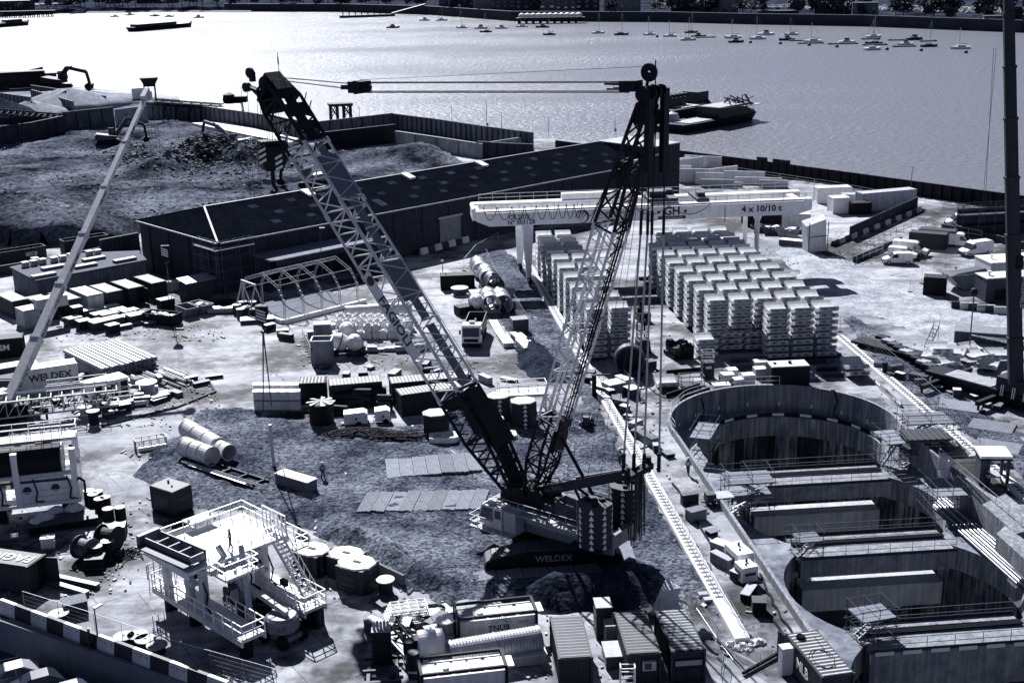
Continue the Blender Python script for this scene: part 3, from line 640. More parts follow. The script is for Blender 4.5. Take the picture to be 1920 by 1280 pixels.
 sub(mb, 'arm_crosshead', BLACK, arm, a0)
 text('the limit', .6, DIM, cr, a0.lerp(ae, .1) + V3((0, .40, .02)), ae - a0, (0, 0, 1), ext=.01); text('the', .5, DIM, cr, a0.lerp(ae, -.06) + V3((0, .40, 0)), ae - a0, (0, 0, 1), ext=.01)
 mb=MB(); q = a0 + (ae - a0) * .3; mb.tube(q, V3((-6.5, 1.6, 3.9)), .13, 6); mb.tube(q, V3((-6.5, -1.6, 3.9)), .13, 6); mb.tube(mp(.2, 0, -.8), V3((-6.8, .3, 4.6)), .15, 6); mb.build('arm_struts', BLACK, cr)
 for (u0, u1, u2, u3, y) in ((1212, 1203, 1201, 1170, 1.0), (1219, 1215, 1214, 1189, .4), (1232, 1223, 1222, 1208, -.4), (1246, 1245, 1244, 1236, -1.0)):
  p0, p1, p2, p3 = on(u0, 172, y), on(u1, 395, y), on(u2, 440, y), on(u3, 850, y)
  bars = MB(); bars.tube(p0, p1, .06, 6); bars.tube(p1, p2, .12, 6); bo_ = bars.build('pendant_bar', BLACK, cr); rods = MB(); rods.tube(p2, p3, .085, 6); rods.build('pendant_rod', LGREY, bo_);mb=MB();mb.tube(p3, on(u3 - 1, 884, y), .16, 6); mb.build('end_link', BLACK, bo_)
 for u, y in ((1219, .7), (1247, -.9)): a, b = on(u, 165, y), on(u - 3, 322, y);mb=MB();mb.beam(a, b, .75, .4, up=(1, 0, 0)); mb.build('hanging_guy_bar', BLACK, cr)
 mb=MB()
 for k in range(34):
  p = ae + V3((R.uniform(-.55, .55), R.uniform(-1.0, 1.0), R.uniform(-.3, .3))); mb.tube(p, V3((p.x + R.uniform(-.1, .1), p.y * 1.15, p.z - R.uniform(5.0, 6.2))), .04, 4)
 mb.build('hanging_chains', ROPE, cr)
 for (u0, v0, y0, u1, v1, y1) in ((1205, 300, .8, 1125, 900, .8), (1195, 330, .4, 1100, 905, .4), (1225, 250, 0, 1145, 890, 0)): mb=MB(); mb.tube(on(u0, v0, y0), on(u1, v1, y1), .02, 4); mb.build('service_rope', ROPE, cr)
 mb=MB(); mb.tube(P(.835, -W_ / 2, H_ / 2), P(.27, -W_ / 2 + .2, H_ / 2 + .6), .025, 4); mb.build('service_rope', ROPE, cr); mb=MB()
 q0 = mp(.93, mw / 2, .2); q1 = mp(.70, mw / 2 + .1, mh / 2 + .3); mb.tube(q0, q1, .05, 4)
 mb.build('mast_stay', ROPE, cr)
 for t in (.08, .14, .2): mb=MB(); rails(mb, [mp(t, -1.0, -mh / 2), mp(t, -1.0, -mh / 2) + V3((-1.4, 0, 0)), mp(t, .8, -mh / 2) + V3((-1.4, 0, 0))], step=1.4); mb.build('mast_platform_railing', STEEL, cr)
 return cr
cranework()
def mats_row(px, n, label, wz=.0):
 a, b, c = G(*px[0]), G(*px[1]), G(*px[2])          # start, end of the row, far side corner
 for k in range(n):
  p = a.lerp(b, (k + .5) / n); d = (b - a) / n; e = c - a; e = V3((e.x, e.y, 0)); ex = V3((d.x, d.y, 0))
  t = T('timber_mat', label, 'timber mat', p + e / 2 + V3((0, 0, .33 + R.uniform(0, .07))), ang(V3((0, 0, 0)), e), 'timber bog mats in rows on the gravel')
  mb=MB(); L_ = e.length * R.uniform(.9, 1.02); W = ex.length * .97; q = 5
  for i in range(q): mb.box((R.uniform(-.1, .1), (i - (q - 1) / 2) * W / q, 0), (L_, W / q * .94, .2))
  mb.build('planks', TIMBER, t)
mats_row([(726, 904), (905, 888), (722, 868)], 7, 'worn timber mat in the gravel row between the round pipes and the crane boom')
mats_row([(668, 968), (905, 962), (690, 930)], 9, 'worn timber mat in the gravel row just left of the crane cab')
mats_row([(1150, 1062), (1192, 1056), (1140, 1026)], 2, 'timber mat under the right end of the crane track')
mats_row([(885, 1098), (1130, 1082), (880, 1080)], 5, 'timber mat along the near side of the crane track')
# ================================================================ GANTRY CRANE, RAILS, TUNNEL SEGMENTS
RD = V3((-.115, 1, 0)).normalized(); RN = V3((RD.y, -RD.x, 0))
def rail_beam(p0, p1, label, plain, wid=1.15):
 d = (p1 - p0); L_ = d.length; t = T('gantry_rail_beam', label, 'rail beam', p0, ang(p0, p1), 'gantry rails')
 mb=MB(); mb.box((L_ / 2, 0, .22), (L_, wid, .44)); mb.build('concrete_beam', mat('rail_beam_concrete', .66, .8, 0, .12, .8, rnd=0), t)
 mb=MB(); mb.box(((L_ + plain) / 2, 0, .475), (L_ - plain, .07, .07))
 k = plain
 while k < L_: mb.box((k, 0, .452), (.26, .62, .03)); k += .72
 mb.build('rail_with_clips', DSTEEL, t)
 return t
E1 = G(1392, 1196, .4); F1 = G(986, 488, .4); rail_beam(V3((E1.x, E1.y, 0)), V3((F1.x, F1.y, 0)), 'long pale rail beam passing right of the big crane, left rail of the gantry', 6.5)
E2 = G(1990, 985, .4); F2 = G(1572, 628, .4); rail_beam(V3((E2.x, E2.y, 0)), V3((F2.x, F2.y, 0)), 'pale rail beam with dark clips beside the wire fence, right rail of the gantry', 0)
def gantry():
 O = G(893, 425, 9.5); yaw = rad(5.3)
 g = T('gantry_crane', 'white double girder gantry crane spanning the stacks of tunnel segments', 'gantry crane', (O.x, O.y, 0), yaw)
 L_, z0, hh = 52.3, 9.4, 2.35
 for k, y in enumerate((0, 6.2)):
  mb=MB(); mb.ext([(0, y, z0 + .9), (2.0, y, z0), (L_ - 2.2, y, z0), (L_, y, z0 + .7), (L_, y, z0 + hh), (0, y, z0 + hh)], (0, 1.35, 0)); mb.box((L_ / 2, y + .67, z0 + hh + .04), (L_, 1.7, .08)); mb.build('girder', WHITE, g)
 mb=MB(); mb.box((.1, 3.8, z0 + 1.5), (1.1, 4.9, 1.5)); mb.tube((-.2, 1, z0 + 2.4), (-.2, 6, z0 + 2.4), .35, 10); mb.build('end_tie', WHITE, g)
 mb=MB(); mb.box((L_ - 2, 3.8, z0 + 1.5), (1.1, 4.9, 1.5)); mb.build('end_tie', WHITE, g)
 xl = (G(1000, 425, 9.4) - O).x / math.cos(yaw) - .8; xr = xl + 36.0
 for (x, y0, y1, w0, w1) in ((xl, .7, -.1, 1.7, .7), (xl - .4, 6.9, 9.5, 1.7, .8)):
  mb=MB(); mb.hexa([(x - w1 / 2, y1 - .35, 1.2), (x + w1 / 2, y1 - .35, 1.2), (x + w1 / 2, y1 + .35, 1.2), (x - w1 / 2, y1 + .35, 1.2)], [(x - w0 / 2, y0 - .55, z0), (x + w0 / 2, y0 - .55, z0), (x + w0 / 2, y0 + .55, z0), (x - w0 / 2, y0 + .55, z0)]); mb.build('leg', WHITE, g)
  mb=MB(); mb.box((x, y1, .95), (.5, 3.4, .55));
  for q in (-1.2, -.5, .5, 1.2): mb.tube((x - .15, y1 + q, .78), (x + .15, y1 + q, .78), .3, 12)
  mb.build('wheel_bogie', BLACK, g)
 for y in (.7, 7.6):
  mb=MB(); mb.tube((xr, y, 1.1), (xr, y, z0), .36, 12); mb.lathe([(.36, z0 - .9), (.75, z0 - .05)], (xr, y, 0), n=12); mb.build('leg', WHITE, g)
  mb=MB(); mb.box((xr, y, .9), (.5, 2.4, .5)); [mb.tube((xr - .15, y + q, .75), (xr + .15, y + q, .75), .3, 10) for q in (-.8, .8)]; mb.build('wheel_bogie', BLACK, g)
 mb=MB(); rails(mb, [(1, 7.5, z0 + hh + .1), (L_ - 1.5, 7.5, z0 + hh + .1)], 1.2, .035, 2.2); mb.build('far_railing', STEEL, g)
 mb=MB(); mb.box((L_ / 2, -.45, z0 + 2.2), (L_ - 3, .8, .06)); mb.build('walkway', LGREY, g)
 mb=MB(); rails(mb, [(1.2, -.84, z0 + 2.25), (L_ - 1.3, -.84, z0 + 2.25)], 1.2, .035, 1.75); mb.build('near_railing', DSTEEL, g)
 pts = []; xs = [1.0]
 for w_ in (2.2, 2.2, 1.9, 1.8, 1.7, 1.7, 1.2, 1.2, 1.2, 2.3, 2.6, 2.9, 3.6): xs.append(xs[-1] + w_)
 for a, b in zip(xs, xs[1:]):
  dp = min(2.2, 3.6 / (b - a) + .4)
  for i in range(10): u = i / 10; pts.append(V3((lerp(a, b, u), -.95, z0 + 3.2 - dp * (1 - (2 * u - 1) ** 2))))
 mb=MB(); mb.path(pts, .055, 5); mb.build('festoon_cable', RUBBER, g)
 mb=MB(); q = [V3((24 + 5.5 * i / 12 , -.95, z0 + 2.4 - 1.3 * (1 - (i / 6 - 1) ** 2))) for i in range(13)] + [V3((29.5 + 6.5 * i / 12, -.95, z0 + 2.4 - 1.5 * (1 - (i / 6 - 1) ** 2))) for i in range(13)]; mb.path(q, .06, 5); mb.build('festoon_cable', RUBBER, g)
 mb=MB(); mb.box((29, 3.8, z0 + hh + .55), (4.6, 6.2, .5)); mb.box((28.4, 3.2, z0 + hh + 1.2), (2.6, 2.4, 1.0)); mb.box((30.5, 5, z0 + hh + 1.1), (1.4, 1.6, .8)); mb.tube((28, 2.2, z0 + hh + 1.0), (28, 5.6, z0 + hh + 1.0), .5, 12); mb.build('hoist_trolley', DGREY, g)
 mb=MB(); mb.box((35.2, 3.8, z0 + hh + .4), (2.0, 6.0, .4)); mb.box((35.2, 2.6, z0 + hh + .9), (1.2, 1.6, .8)); mb.build('hoist_trolley', DGREY, g)
 mb=MB(); mb.box((20, 7.0, z0 + hh + .65), (12, 1.3, .9)); mb.build('cable_tray', WHITE, g)
 mb=MB(); mb.box((L_ - 14, -.9, z0 + .6), (.1, .1, 2.4)); mb.build('cable_drop', BLACK, g)
 yf = -.02; X = (1, 0, 0); Z = (0, 0, 1)
 text('CE 2022', .95, INK, g, (6.6, yf, z0 + 1.3), X, Z, bold=.02); text('Nº 503128', .95, INK, g, (6.9, yf, z0 + .5), X, Z, bold=.02)
 text('RIVERLINX', .85, DIM, g, (20.7, yf, z0 + 1.35), X, Z); text('invest plan deliver', .32, INK, g, (20.0, yf, z0 + .72), X, Z)
 mb=MB(); c = V3((16.3, yf - .01, z0 + 1.05)); n = 26
 for i in range(n):
  a0, a1 = rad(-110 + 300 * i / n), rad(-110 + 300 * (i + 1) / n); w0, w1 = .32 * math.sin(math.pi * i / n) + .02, .32 * math.sin(math.pi * (i + 1) / n) + .02
  P_ = lambda a, r: c + V3((math.cos(a) * r, 0, math.sin(a) * r)); mb.face([P_(a0, 1.05), P_(a1, 1.05), P_(a1, 1.05 - w1), P_(a0, 1.05 - w0)])
 for k in range(5): a = rad(150 - 28 * k); q = c + V3((-1.9 + k * .32, -.004, -.55 - .16 * k)); mb.face([q, c + V3((math.cos(a - .12) * .7, -.004, math.sin(a - .12) * .7)), c + V3((math.cos(a + .12) * .7, -.004, math.sin(a + .12) * .7))])
 mb.build('swoosh_emblem', INK, g)
 text('GH', 1.75, INK, g, (30.2, yf, z0 + 1.25), X, Z, bold=.05);mb=MB();mb.box((28.1, yf, z0 + 1.2), (.4, .03, .45)); mb.build('emblem_square', INK, g);mb=MB();mb.box((32.3, yf, z0 + 1.2), (.4, .03, .45)); mb.build('emblem_square', INK, g)
 mb=MB(); mb.box((30.2, yf, z0 + .3), (4.3, .03, .5)); b_ = mb.build('address_strip', INK, g); text('www.ghcranes.com', .42, PALE, g, (30.2, yf - .03, z0 + .3), X, Z)
 text('4 x 10/10 t', 1.35, INK, g, (L_ - 8.0, yf, z0 + 1.1), X, Z, bold=.045, sx=1.05)
gantry()
def seg_shape(mb, o=(0, 0, 0), rz=0, W=2.45, ch=3.7, Rr=3.2, th=.42, sc_=1.0):
 N = 7; a0 = math.asin(ch / 2 / Rr); c, s_ = math.cos(rz), math.sin(rz); b = len(mb.v)
 for i in range(N + 1):
  a = lerp(-a0, a0, i / N)
  for (x, r) in ((-W / 2, Rr), (W / 2, Rr), (W / 2, Rr - th), (-W / 2, Rr - th)):
   k = .10 if abs(abs(a) - a0) < 1e-6 else 0
   y, z = r * math.sin(a), Rr - r * math.cos(a)
   mb.v.append((o[0] + c * x - s_ * y, o[1] + s_ * x + c * y, o[2] + z))
 for i in range(N):
  q = b + 4 * i
  for k in range(4): k2 = (k + 1) % 4; mb.f.append((q + k, q + 4 + k, q + 4 + k2, q + k2)); mb.mi.append(mb.c)
 mb.f.append((b, b + 1, b + 2, b + 3)); e = b + 4 * N; mb.f.append((e + 3, e + 2, e + 1, e)); mb.mi += [mb.c] * 2
 return mb
def seg_mesh(pockets=0):
 mb = seg_shape(MB())
 mb.c = 1
 for y in (-1.84, 1.84):
  for x in (-.6, .45): mb.box((x + .05, y * .985, .74), (.55, .16, .09))
 if pockets:
  for x in (-.55, .45):
   for y in (-1.25, -.65): mb.box((x, y + .1, .52 + (y < -1) * .16), (.5, .3, .1))
 me_o = mb.build('tunnel_segment', [CONC, BLACK]); me = me_o.data; bpy.data.objects.remove(me_o); return me
SEGM, SEGP = seg_mesh(), seg_mesh(1)
ORD = ['first', 'second', 'third', 'fourth', 'fifth', 'sixth', 'seventh', 'eighth', 'ninth', 'tenth', 'eleventh', 'twelfth', 'thirteenth']
stacks = []
for r_ in range(10):
 for c_ in range(4 if r_ >= 8 else 5):
  if r_ == 0 and c_ > 2: continue
  stacks.append((39.1 - .655 * r_ - 3.05 * c_, 157.3 + 5.08 * r_ - .22 * c_, 8, 'right block, row %d from shaft, %s stack from right' % (r_ + 1, ORD[c_]), (r_, c_) in ((3, 1), (2, 1))))
for j, (u, v) in enumerate(((1323, 634), (1367, 622), (1411, 621))):
 p = G(u, v, 2.4); stacks.append((p.x, p.y, 3, 'low stack of three near the shaft, %s from left' % ORD[j], False))
for r_ in range(9):
 for c_ in range(2): stacks.append((5.4 + .64 * r_ + 3.05 * c_, 202.2 - 5.45 * r_ + .3 * c_, 8, 'left block, row %d from river, %s stack' % (r_ + 1, ('left', 'right')[c_]), False))
p = G(1603, 683, 1.4); stacks.append((p.x, p.y, 2, 'pair lying alone beside the right rail', False))
p = G(1250, 716, .6); stacks.append((p.x, p.y, 1, 'single one lying on the concrete near the round cutter ring', False))
stacks.sort(key=lambda s: s[0] ** 2 + s[1] ** 2)
nseg = 0; far = MB()
for (x, y, n, lb, pk) in stacks:
 for k in range(n):
  ro = rad(4.2) + R.uniform(-.012, .012); zz = .14 + k * .83; xx, yy = x + R.uniform(-.05, .05), y + R.uniform(-.06, .06)
  if nseg < 300:
   o = bpy.data.objects.new('tunnel_segment', SEGP if (pk and k == n - 1) else SEGM); COL.objects.link(o); o.location = (xx, yy, zz); o.rotation_euler = (0, 0, ro)
   pos = 'bottom' if k == 0 and n > 1 else ('top' if k == n - 1 else '%s from the bottom' % ORD[k])
   tag(o, ('pocketed segment ' if pk and k == n - 1 else 'concrete segment ') + (pos + ', ' if n > 1 else '') + lb, 'tunnel segment', 'curved concrete tunnel segments in stacks'); nseg += 1
  else: seg_shape(far, (xx, yy, zz), ro)
tag(far.build('tunnel_segments', CONC), 'far stacks of curved concrete tunnel segments under the gantry', 'tunnel segments', kind='stuff')
bear = [(1213, 524), (1222, 533), (1231, 541), (1240, 549), (1249, 557), (1258, 566), (1268, 573), (1276, 582), (1287, 593), (1297, 602), (1308, 613), (1318, 622), (1332, 633), (1388, 679), (1398, 690), (1432, 676), (1446, 690), (1478, 672), (1494, 682), (1527, 672), (1530, 682), (1550, 695), (1562, 706), (1558, 670)]
mb=MB(); mb.box((0, 0, .06), (2.6, .42, .12)); mb.box((0, 0, .25), (2.6, .1, .3)); mb.box((0, 0, .46), (2.6, .42, .1)); b0 = mb.build('steel_bearer', DGREY)
for k, (u, v) in enumerate(bear):
 p = G(u, v); o = b0 if k == 0 else b0.copy()
 if k: COL.objects.link(o)
 o.location = p; o.rotation_euler = (0, 0, rad(5)); where = 'on the slab between the two segment blocks' if k < 13 else 'on the slab in front of the short segment stacks'
 tag(o, 'steel bearer %s, %s from %s' % (where, ORD[min(k, 12)] if k < 13 else ORD[k - 13], 'far end' if k < 13 else 'left'), 'steel beam', 'steel bearers laid on the slab')
# ================================================================ SHAFT FURNITURE
def local(o, x, y, z=0): return V3((x, y, z))
def deck(i, label_face):
 a, b = V3((*LCUSP[i], 0)), V3((*RCUSP[i], 0)); d = (b - a).normalized(); nrm = V3((-d.y, d.x, 0)); ext = 1.2
 p, q = a - d * ext, b + d * ext; up = V3((0, 0, 1)); dep = (1.6, 1.7, 3.4)[i]; wd = (4.8, 5.0, 4.6)[i]
 mb=MB(); mb.beam(p + up * (TZ + .03 - dep / 2), q + up * (TZ + .03 - dep / 2), wd, dep); mb.build('cross_deck', mat('deck_concrete', .30, .9, 0, .4, .8, bump=.2, streak=.3, rnd=0), shaft, w=True)
 for s_ in (-1, 1):
  mb=MB(); z = TZ + .06; o = nrm * (s_ * (wd / 2 - .15)); rails(mb, [p + o + up * z, q + o + up * z], 1.15, .03, 2.1); mb.build('deck_railing', DSTEEL, shaft, w=True)
  mb=MB(); o = nrm * (s_ * (wd / 2 - .05)); mb.beam(p + o + up * (z + .12), q + o + up * (z + .12), .05, .3); mb.build('toe_board', NAVY, shaft, w=True)
 mb=MB()
 for k in range(5): o = nrm * (.9 - k * .14); mb.path([p + o + up * (TZ + .2), p.lerp(q, .4) + o * 1.1 + up * (TZ + .16), q + o + up * (TZ + .22)], .07, 5)
 mb.build('service_hoses', RUBBER, shaft, w=True)
 if i < 2:
  z = -6.1; a2 = a - d * .6; b2 = b + d * .6
  mb=MB(); off = -nrm * .2 if nrm.y > 0 else nrm * .2
  mb.beam(a2 + up * (z - 1.1) + off, b2 + up * (z - 1.1) + off, 2.5, 2.2); mb.build('concrete_strut', mat('strut_concrete', .52, .85, 0, .2, .6, bump=.1, streak=.25, rnd=0), shaft, w=True)
 if label_face:
  for k in range(6):
   t = p.lerp(q, .08 + k * .165) + up * (TZ + .0) + (nrm if nrm.y < 0 else -nrm) * (wd / 2 + .05)
   mb=MB(); mb.beam(t - d * .75, t + d * .75, .03, .32); mb.build('notice_board', PALE, shaft, w=True)
for i in range(3): deck(i, i == 2)
for k in range(9):
 a = rad(158 - 142 * k / 8); c = V3((30.2 + 10.1 * math.cos(a), 132.8 + 10.1 * math.sin(a), TZ + .25)); t = V3((-math.sin(a), math.cos(a), 0))
 mb=MB(); mb.beam(c - t * .65, c + t * .65, .04, .3); mb.build('notice_board', PALE, shaft, w=True)
mb=MB()
arc = [V3((30.2 + 10.2 * math.cos(rad(172 - 165 * k / 28)), 132.8 + 10.2 * math.sin(rad(172 - 165 * k / 28)), TZ)) for k in range(29)]
for a, b in zip(arc, arc[1:]): mb.beam(a + V3((0, 0, .22)), b + V3((0, 0, .22)), .06, .44)
mb.build('rim_toe_board', BLACK, shaft, w=True)
mb=MB(); rails(mb, [arc[i] for i in range(0, 29, 2)], 1.1, .022, 5); mb.build('rim_railing', DSTEEL, shaft, w=True)
for k in range(8):
 a = rad(152 - 125 * k / 7); c = V3((TC[0] + 11.9 * math.cos(a), TC[1] + 11.9 * math.sin(a), TZ + 1.1));mb=MB();mb.box(c, (.16, .1, .4), a + rad(90)); mb.build('wall_light', WHITE, shaft, w=True)
for s0 in ((21.0, 140.3), (36.5, 142.0)):
 mb=MB(); q = V3((*s0, .8)); mb.path([q, q + V3((.3, -.4, .1)), q + V3((.6, -.7, -1.2)), q + V3((.2, -.8, -2.6)), q + V3((.9, -1.3, -3.2))], .09, 6); mb.build('hanging_hose', RUBBER, shaft, w=True)
def pit_machine(u, v, z, L_, r, yaw, label):
 p = G(u, v, z); t = T('tunnelling_machine', label, 'machine', p, yaw)
 mb=MB(); mb.lathe([(.1, 0), (r, .4), (r, L_ * .6), (r * .75, L_ * .65), (r * .75, L_), (.2, L_ + .2)], (-L_ / 2, 0, r), (1, 0, 0), 20); mb.build('cylinder_body', LGREY, t)
 mb=MB()
 for k in range(4): mb.lathe([(r * 1.05, 0), (r * 1.05, .12)], (-L_ / 2 + .5 + k * L_ * .22, 0, r), (1, 0, 0), 20)
 for k in range(22): q = V3((R.uniform(-L_ / 2, L_ * .75), R.uniform(-1.6, 1.6), R.uniform(0, 1.8))); mb.box(q, (R.uniform(.2, 1.2), R.uniform(.1, .4), R.uniform(.1, .5)), R.uniform(-.2, .2))
 mb.build('fittings', DSTEEL, t); return t
pit_machine(1555, 1105, -9, 5, .75, rad(115), 'pale cylindrical machine lying in the third shaft cell beside the lit strut')
pit_machine(1745, 1268, -9, 9, .9, rad(8), 'long pale cylinder on the shaft floor at the bottom edge of the view')
def scaffold(u, v, z, lx, ly, h, yaw, label, lifts=3, stair=True):
 p = G(u, v, z); t = T('scaffold_tower', label, 'scaffold', p, yaw)
 mb=MB(); nx, ny = max(1, round(lx / 2)), max(1, round(ly / 2)); rr = .032
 for i in range(nx + 1):
  for j in range(ny + 1): mb.tube((lx * (i / nx - .5), ly * (j / ny - .5), 0), (lx * (i / nx - .5), ly * (j / ny - .5), h + 1), rr, 5)
 for k in range(lifts + 1):
  z_ = h * (k + .15) / (lifts + .15)
  for zz in (z_, z_ + .95):
   for j in range(ny + 1): mb.tube((-lx / 2 - .3, ly * (j / ny - .5), zz), (lx / 2 + .3, ly * (j / ny - .5), zz), rr, 5)
   for i in range(nx + 1): mb.tube((lx * (i / nx - .5), -ly / 2 - .3, zz), (lx * (i / nx - .5), ly / 2 + .3, zz), rr, 5)
 for k in range(lifts):
  z0, z1 = h * k / lifts, h * (k + 1) / lifts; mb.tube((-lx / 2, -ly / 2, z0), (lx / 2, -ly / 2, z1), rr, 5); mb.tube((lx / 2, ly / 2, z0), (-lx / 2, ly / 2, z1), rr, 5)
 mb.build('tubes', DSTEEL, t)
 for k in range(1, lifts + 1):
  mb=MB(); z_ = h * (k + .15) / (lifts + .15) + .06
  for q in range(4): mb.box((0, ly * ((q + .5) / 4 - .5), z_), (lx, ly / 4 * .9, .05))
  mb.build('boards', TIMBER, t)
 if stair:
  mb=MB()
  for k in range(lifts):
   z0, z1 = h * k / lifts, h * (k + 1) / lifts; s_ = 1 if k % 2 else -1
   for q in (-.35, .35): mb.beam((s_ * lx * .42, q, z0), (-s_ * lx * .42, q, z1), .06, .2)
   for i in range(9): f_ = (i + .5) / 9; mb.box((lerp(s_ * lx * .42, -s_ * lx * .42, f_), 0, lerp(z0, z1, f_)), (.25, .7, .04))
  mb.build('stair_flight', STEEL, t)
 return t
scaffold(1400, 960, TZ, 4.5, 3.0, 3.6, rad(5), 'scaffold stair tower inside the left wall of the second shaft cell', 2)
scaffold(1728, 872, TZ, 4.8, 3.4, 5.2, rad(2), 'tall scaffold with dark sheeted roof at the right shoulder of the round shaft')
scaffold(1668, 870, TZ, 2.4, 4.0, 3.0, rad(10), 'scaffold landing between the first and second shaft cells on the right', 1)
scaffold(1512, 1042, TZ, 2.2, 2.0, 1.8, rad(8), 'small scaffold bay at the left end of the middle cross deck', 1)
scaffold(1632, 1190, TZ, 3.0, 2.4, 1.9, rad(15), 'scaffold bay with hoses at the left end of the near cross deck', 1)
scaffold(1765, 960, TZ, 3.0, 4.5, 2.6, rad(4), 'low scaffold beside the pipe run right of the second cell', 1, False)
scaffold(1320, 850, TZ, 2.2, 5.0, 2.6, rad(-20), 'scaffold rails hugging the left curve of the round shaft end', 1, False)
for k in range(7):
 x_ = -.45 - .3 * k; a = V3((42.5 + x_, 119 - k * .5, TZ + .35)); b = V3((49.3 + x_ * 1.4, 73, TZ + .35));mb=MB();n = 9
 for i in range(n): q0, q1 = a.lerp(b, i / n), a.lerp(b, (i + 1) / n); mb.tube(q0, q1, .13, 8); mb.tube(q1 - (q1 - q0) * .02, q1, .16, 8)
 tag(mb.build('service_pipe', STEEL if k % 2 else DSTEEL, None, loc=a, w=True), 'steel service pipe along the right side of the shaft, %s from the shaft edge' % ORD[k], 'pipe', 'pipe run beside the shaft')
for k, pts in enumerate([[(1262, 905), (1300, 960), (1345, 1040), (1300 + 62, 1030)], [(1340, 1000), (1402, 1062), (1420, 1120), (1470, 1190), (1480, 1215)], [(1425, 1075), (1450, 1130), (1480, 1180), (1500, 1225)], [(1245, 935), (1268, 970), (1303, 1032)]]):
 w3 = [G(u, v, .12) for u, v in pts]; sm = []
 for a, b in zip(w3, w3[1:]):
  for i in range(5): sm.append(a.lerp(b, i / 5) + V3((R.uniform(-.12, .12), R.uniform(-.12, .12), 0)))
 mb=MB(); mb.path(sm + [w3[-1]], .1, 6); tag(mb.build('rubber_hose', RUBBER, None, loc=w3[0], w=True), 'black rubber hose snaking over the slab left of the shaft, %s of four' % ORD[k], 'hose', 'hoses beside the shaft')
def genset(u, v, label, yaw, dims=(1.5, 2.5, 1.7), m=WHITE):
 p = G(u, v); t = T('generator', label, 'generator', p, yaw); x, y, z = dims
 mb=MB(); mb.box((0, 0, .12), (x * .9, y * 1.02, .24)); mb.build('skid', BLACK, t)
 mb=MB(); mb.ext([(-x / 2, -y / 2, .2), (x / 2, -y / 2, .2), (x / 2, -y / 2, z), (-x / 2, -y / 2, z)], (0, y, 0)); mb.box((0, 0, z + .02), (x * .96, y * .97, .05)); mb.build('canopy', m, t)
 mb=MB(); mb.box((0, -y / 2 - .012, z * .62), (x * .7, .03, .26)); mb.box((-x / 2 - .012, .1, z * .5), (.03, y * .6, z * .45)); mb.build('grille', DGREY, t)
 mb=MB(); mb.lathe([(.1, z), (.1, z + .28), (.13, z + .3)], (x * .12, y * .18, 0), n=10); mb.lathe([(.09, z), (.09, z + .18)], (-x * .1, -y * .15, 0), n=10); mb.build('exhaust', BLACK, t); return t
genset(1385, 1062, 'larger white generator with two exhaust stubs by the shaft wall', rad(18)); genset(1398, 1088, 'smaller white generator in front of the larger one by the shaft wall', rad(18), (1.4, 1.5, 1.5))
p = G(1832, 905) + V3((1.3, 0, 0)); t = T('operator_hut', 'grey four post operator hut with white roof beside the right shaft wall', 'hut', p, rad(-6))
mb=MB(); mb.box((0, 0, 3.1), (2.9, 2.7, .3)); mb.build('roof', WHITE, t)
mb=MB(); mb.box((0, 0, 2.9), (3.0, 2.8, .16)); mb.build('roof_trim', BLACK, t)
mb=MB(); mb.box((-.9, 0, 1.4), (.9, 2.2, 2.8)); mb.build('rear_panel', DGREY, t)
for x, y in ((1.2, -1.1), (1.2, 1.1)): mb=MB(); mb.box((x, y, 1.4), (.28, .28, 2.8)); mb.build('post', DGREY, t)
mb=MB(); mb.box((.3, 0, .9), (.9, 1.6, .12)); mb.build('desk', LGREY, t)
def slab(name, label, cat, px, z, h, m=CONCD, group=None):
 P_ = [G(u, v, z) for u, v in px]; c = sum(P_, Vector()) / len(P_); c.z = 0;mb=MB();mb.ext([q + V3((0, 0, -h)) for q in P_], (0, 0, h))
 return tag(mb.build(name, m, None, loc=c, w=True), label, cat, group)
slab('concrete_block', 'tall pale concrete wall block stepping down right of the shaft near the frame edge', 'concrete block', [(1868, 1000), (1935, 1060), (1960, 1040), (1885, 985)], 1.6, 1.6)
slab('concrete_slab', 'raised pale concrete slab carrying props beside the operator hut', 'concrete slab', [(1842, 945), (1905, 1000), (1960, 985), (1885, 925)], .9, .9)
slab('concrete_block', 'white upright concrete block with holes beside the scaffold at the round shaft end', 'concrete block', [(1762, 852), (1779, 864), (1784, 858), (1768, 847)], 2.0, 2.0, WHITE)
slab('steel_platform', 'railed steel platform over the right gantry rail beyond the hut', 'platform', [(1815, 855), (1888, 848), (1882, 838), (1830, 842)], 1.2, .3, LGREY)
p = G(1735, 815, 3.4); t = T('roof_sheeting', 'dark ribbed sheet roof over the scaffold at the right shoulder of the shaft', 'roof', p, rad(2));mb=MB();mb.box((0, 0, 0), (4.2, 3.0, .2)); [mb.box((-1.8 + k * .6, 0, .14), (.12, 3, .08)) for k in range(7)]; mb.build('sheet', NAVY, t)
for k, (u, v) in enumerate(((1331, 945), (1352, 942))):
 p = G(u, v); t = T('steel_table', 'grey topped steel work table on the slab left of the shaft' if k else 'dark compressor with hoses on the slab left of the shaft', 'work table' if k else 'compressor', p, rad(12))
 mb=MB(); mb.box((0, 0, .75), (2.0, 1.6, .14) if k else (.9, .9, .8)); mb.build('top', LGREY if k else DGREY, t)
 mb=MB(); [mb.box((x * (.85 if k else .3), y * (.65 if k else .3), .35), (.15, .15, .7)) for x in (-1, 1) for y in (-1, 1)]; mb.box((0, 0, .3), (1.7, .1, .1)); mb.box((0, 0, .3), (.1, 1.3, .1)); mb.build('frame', BLACK, t)
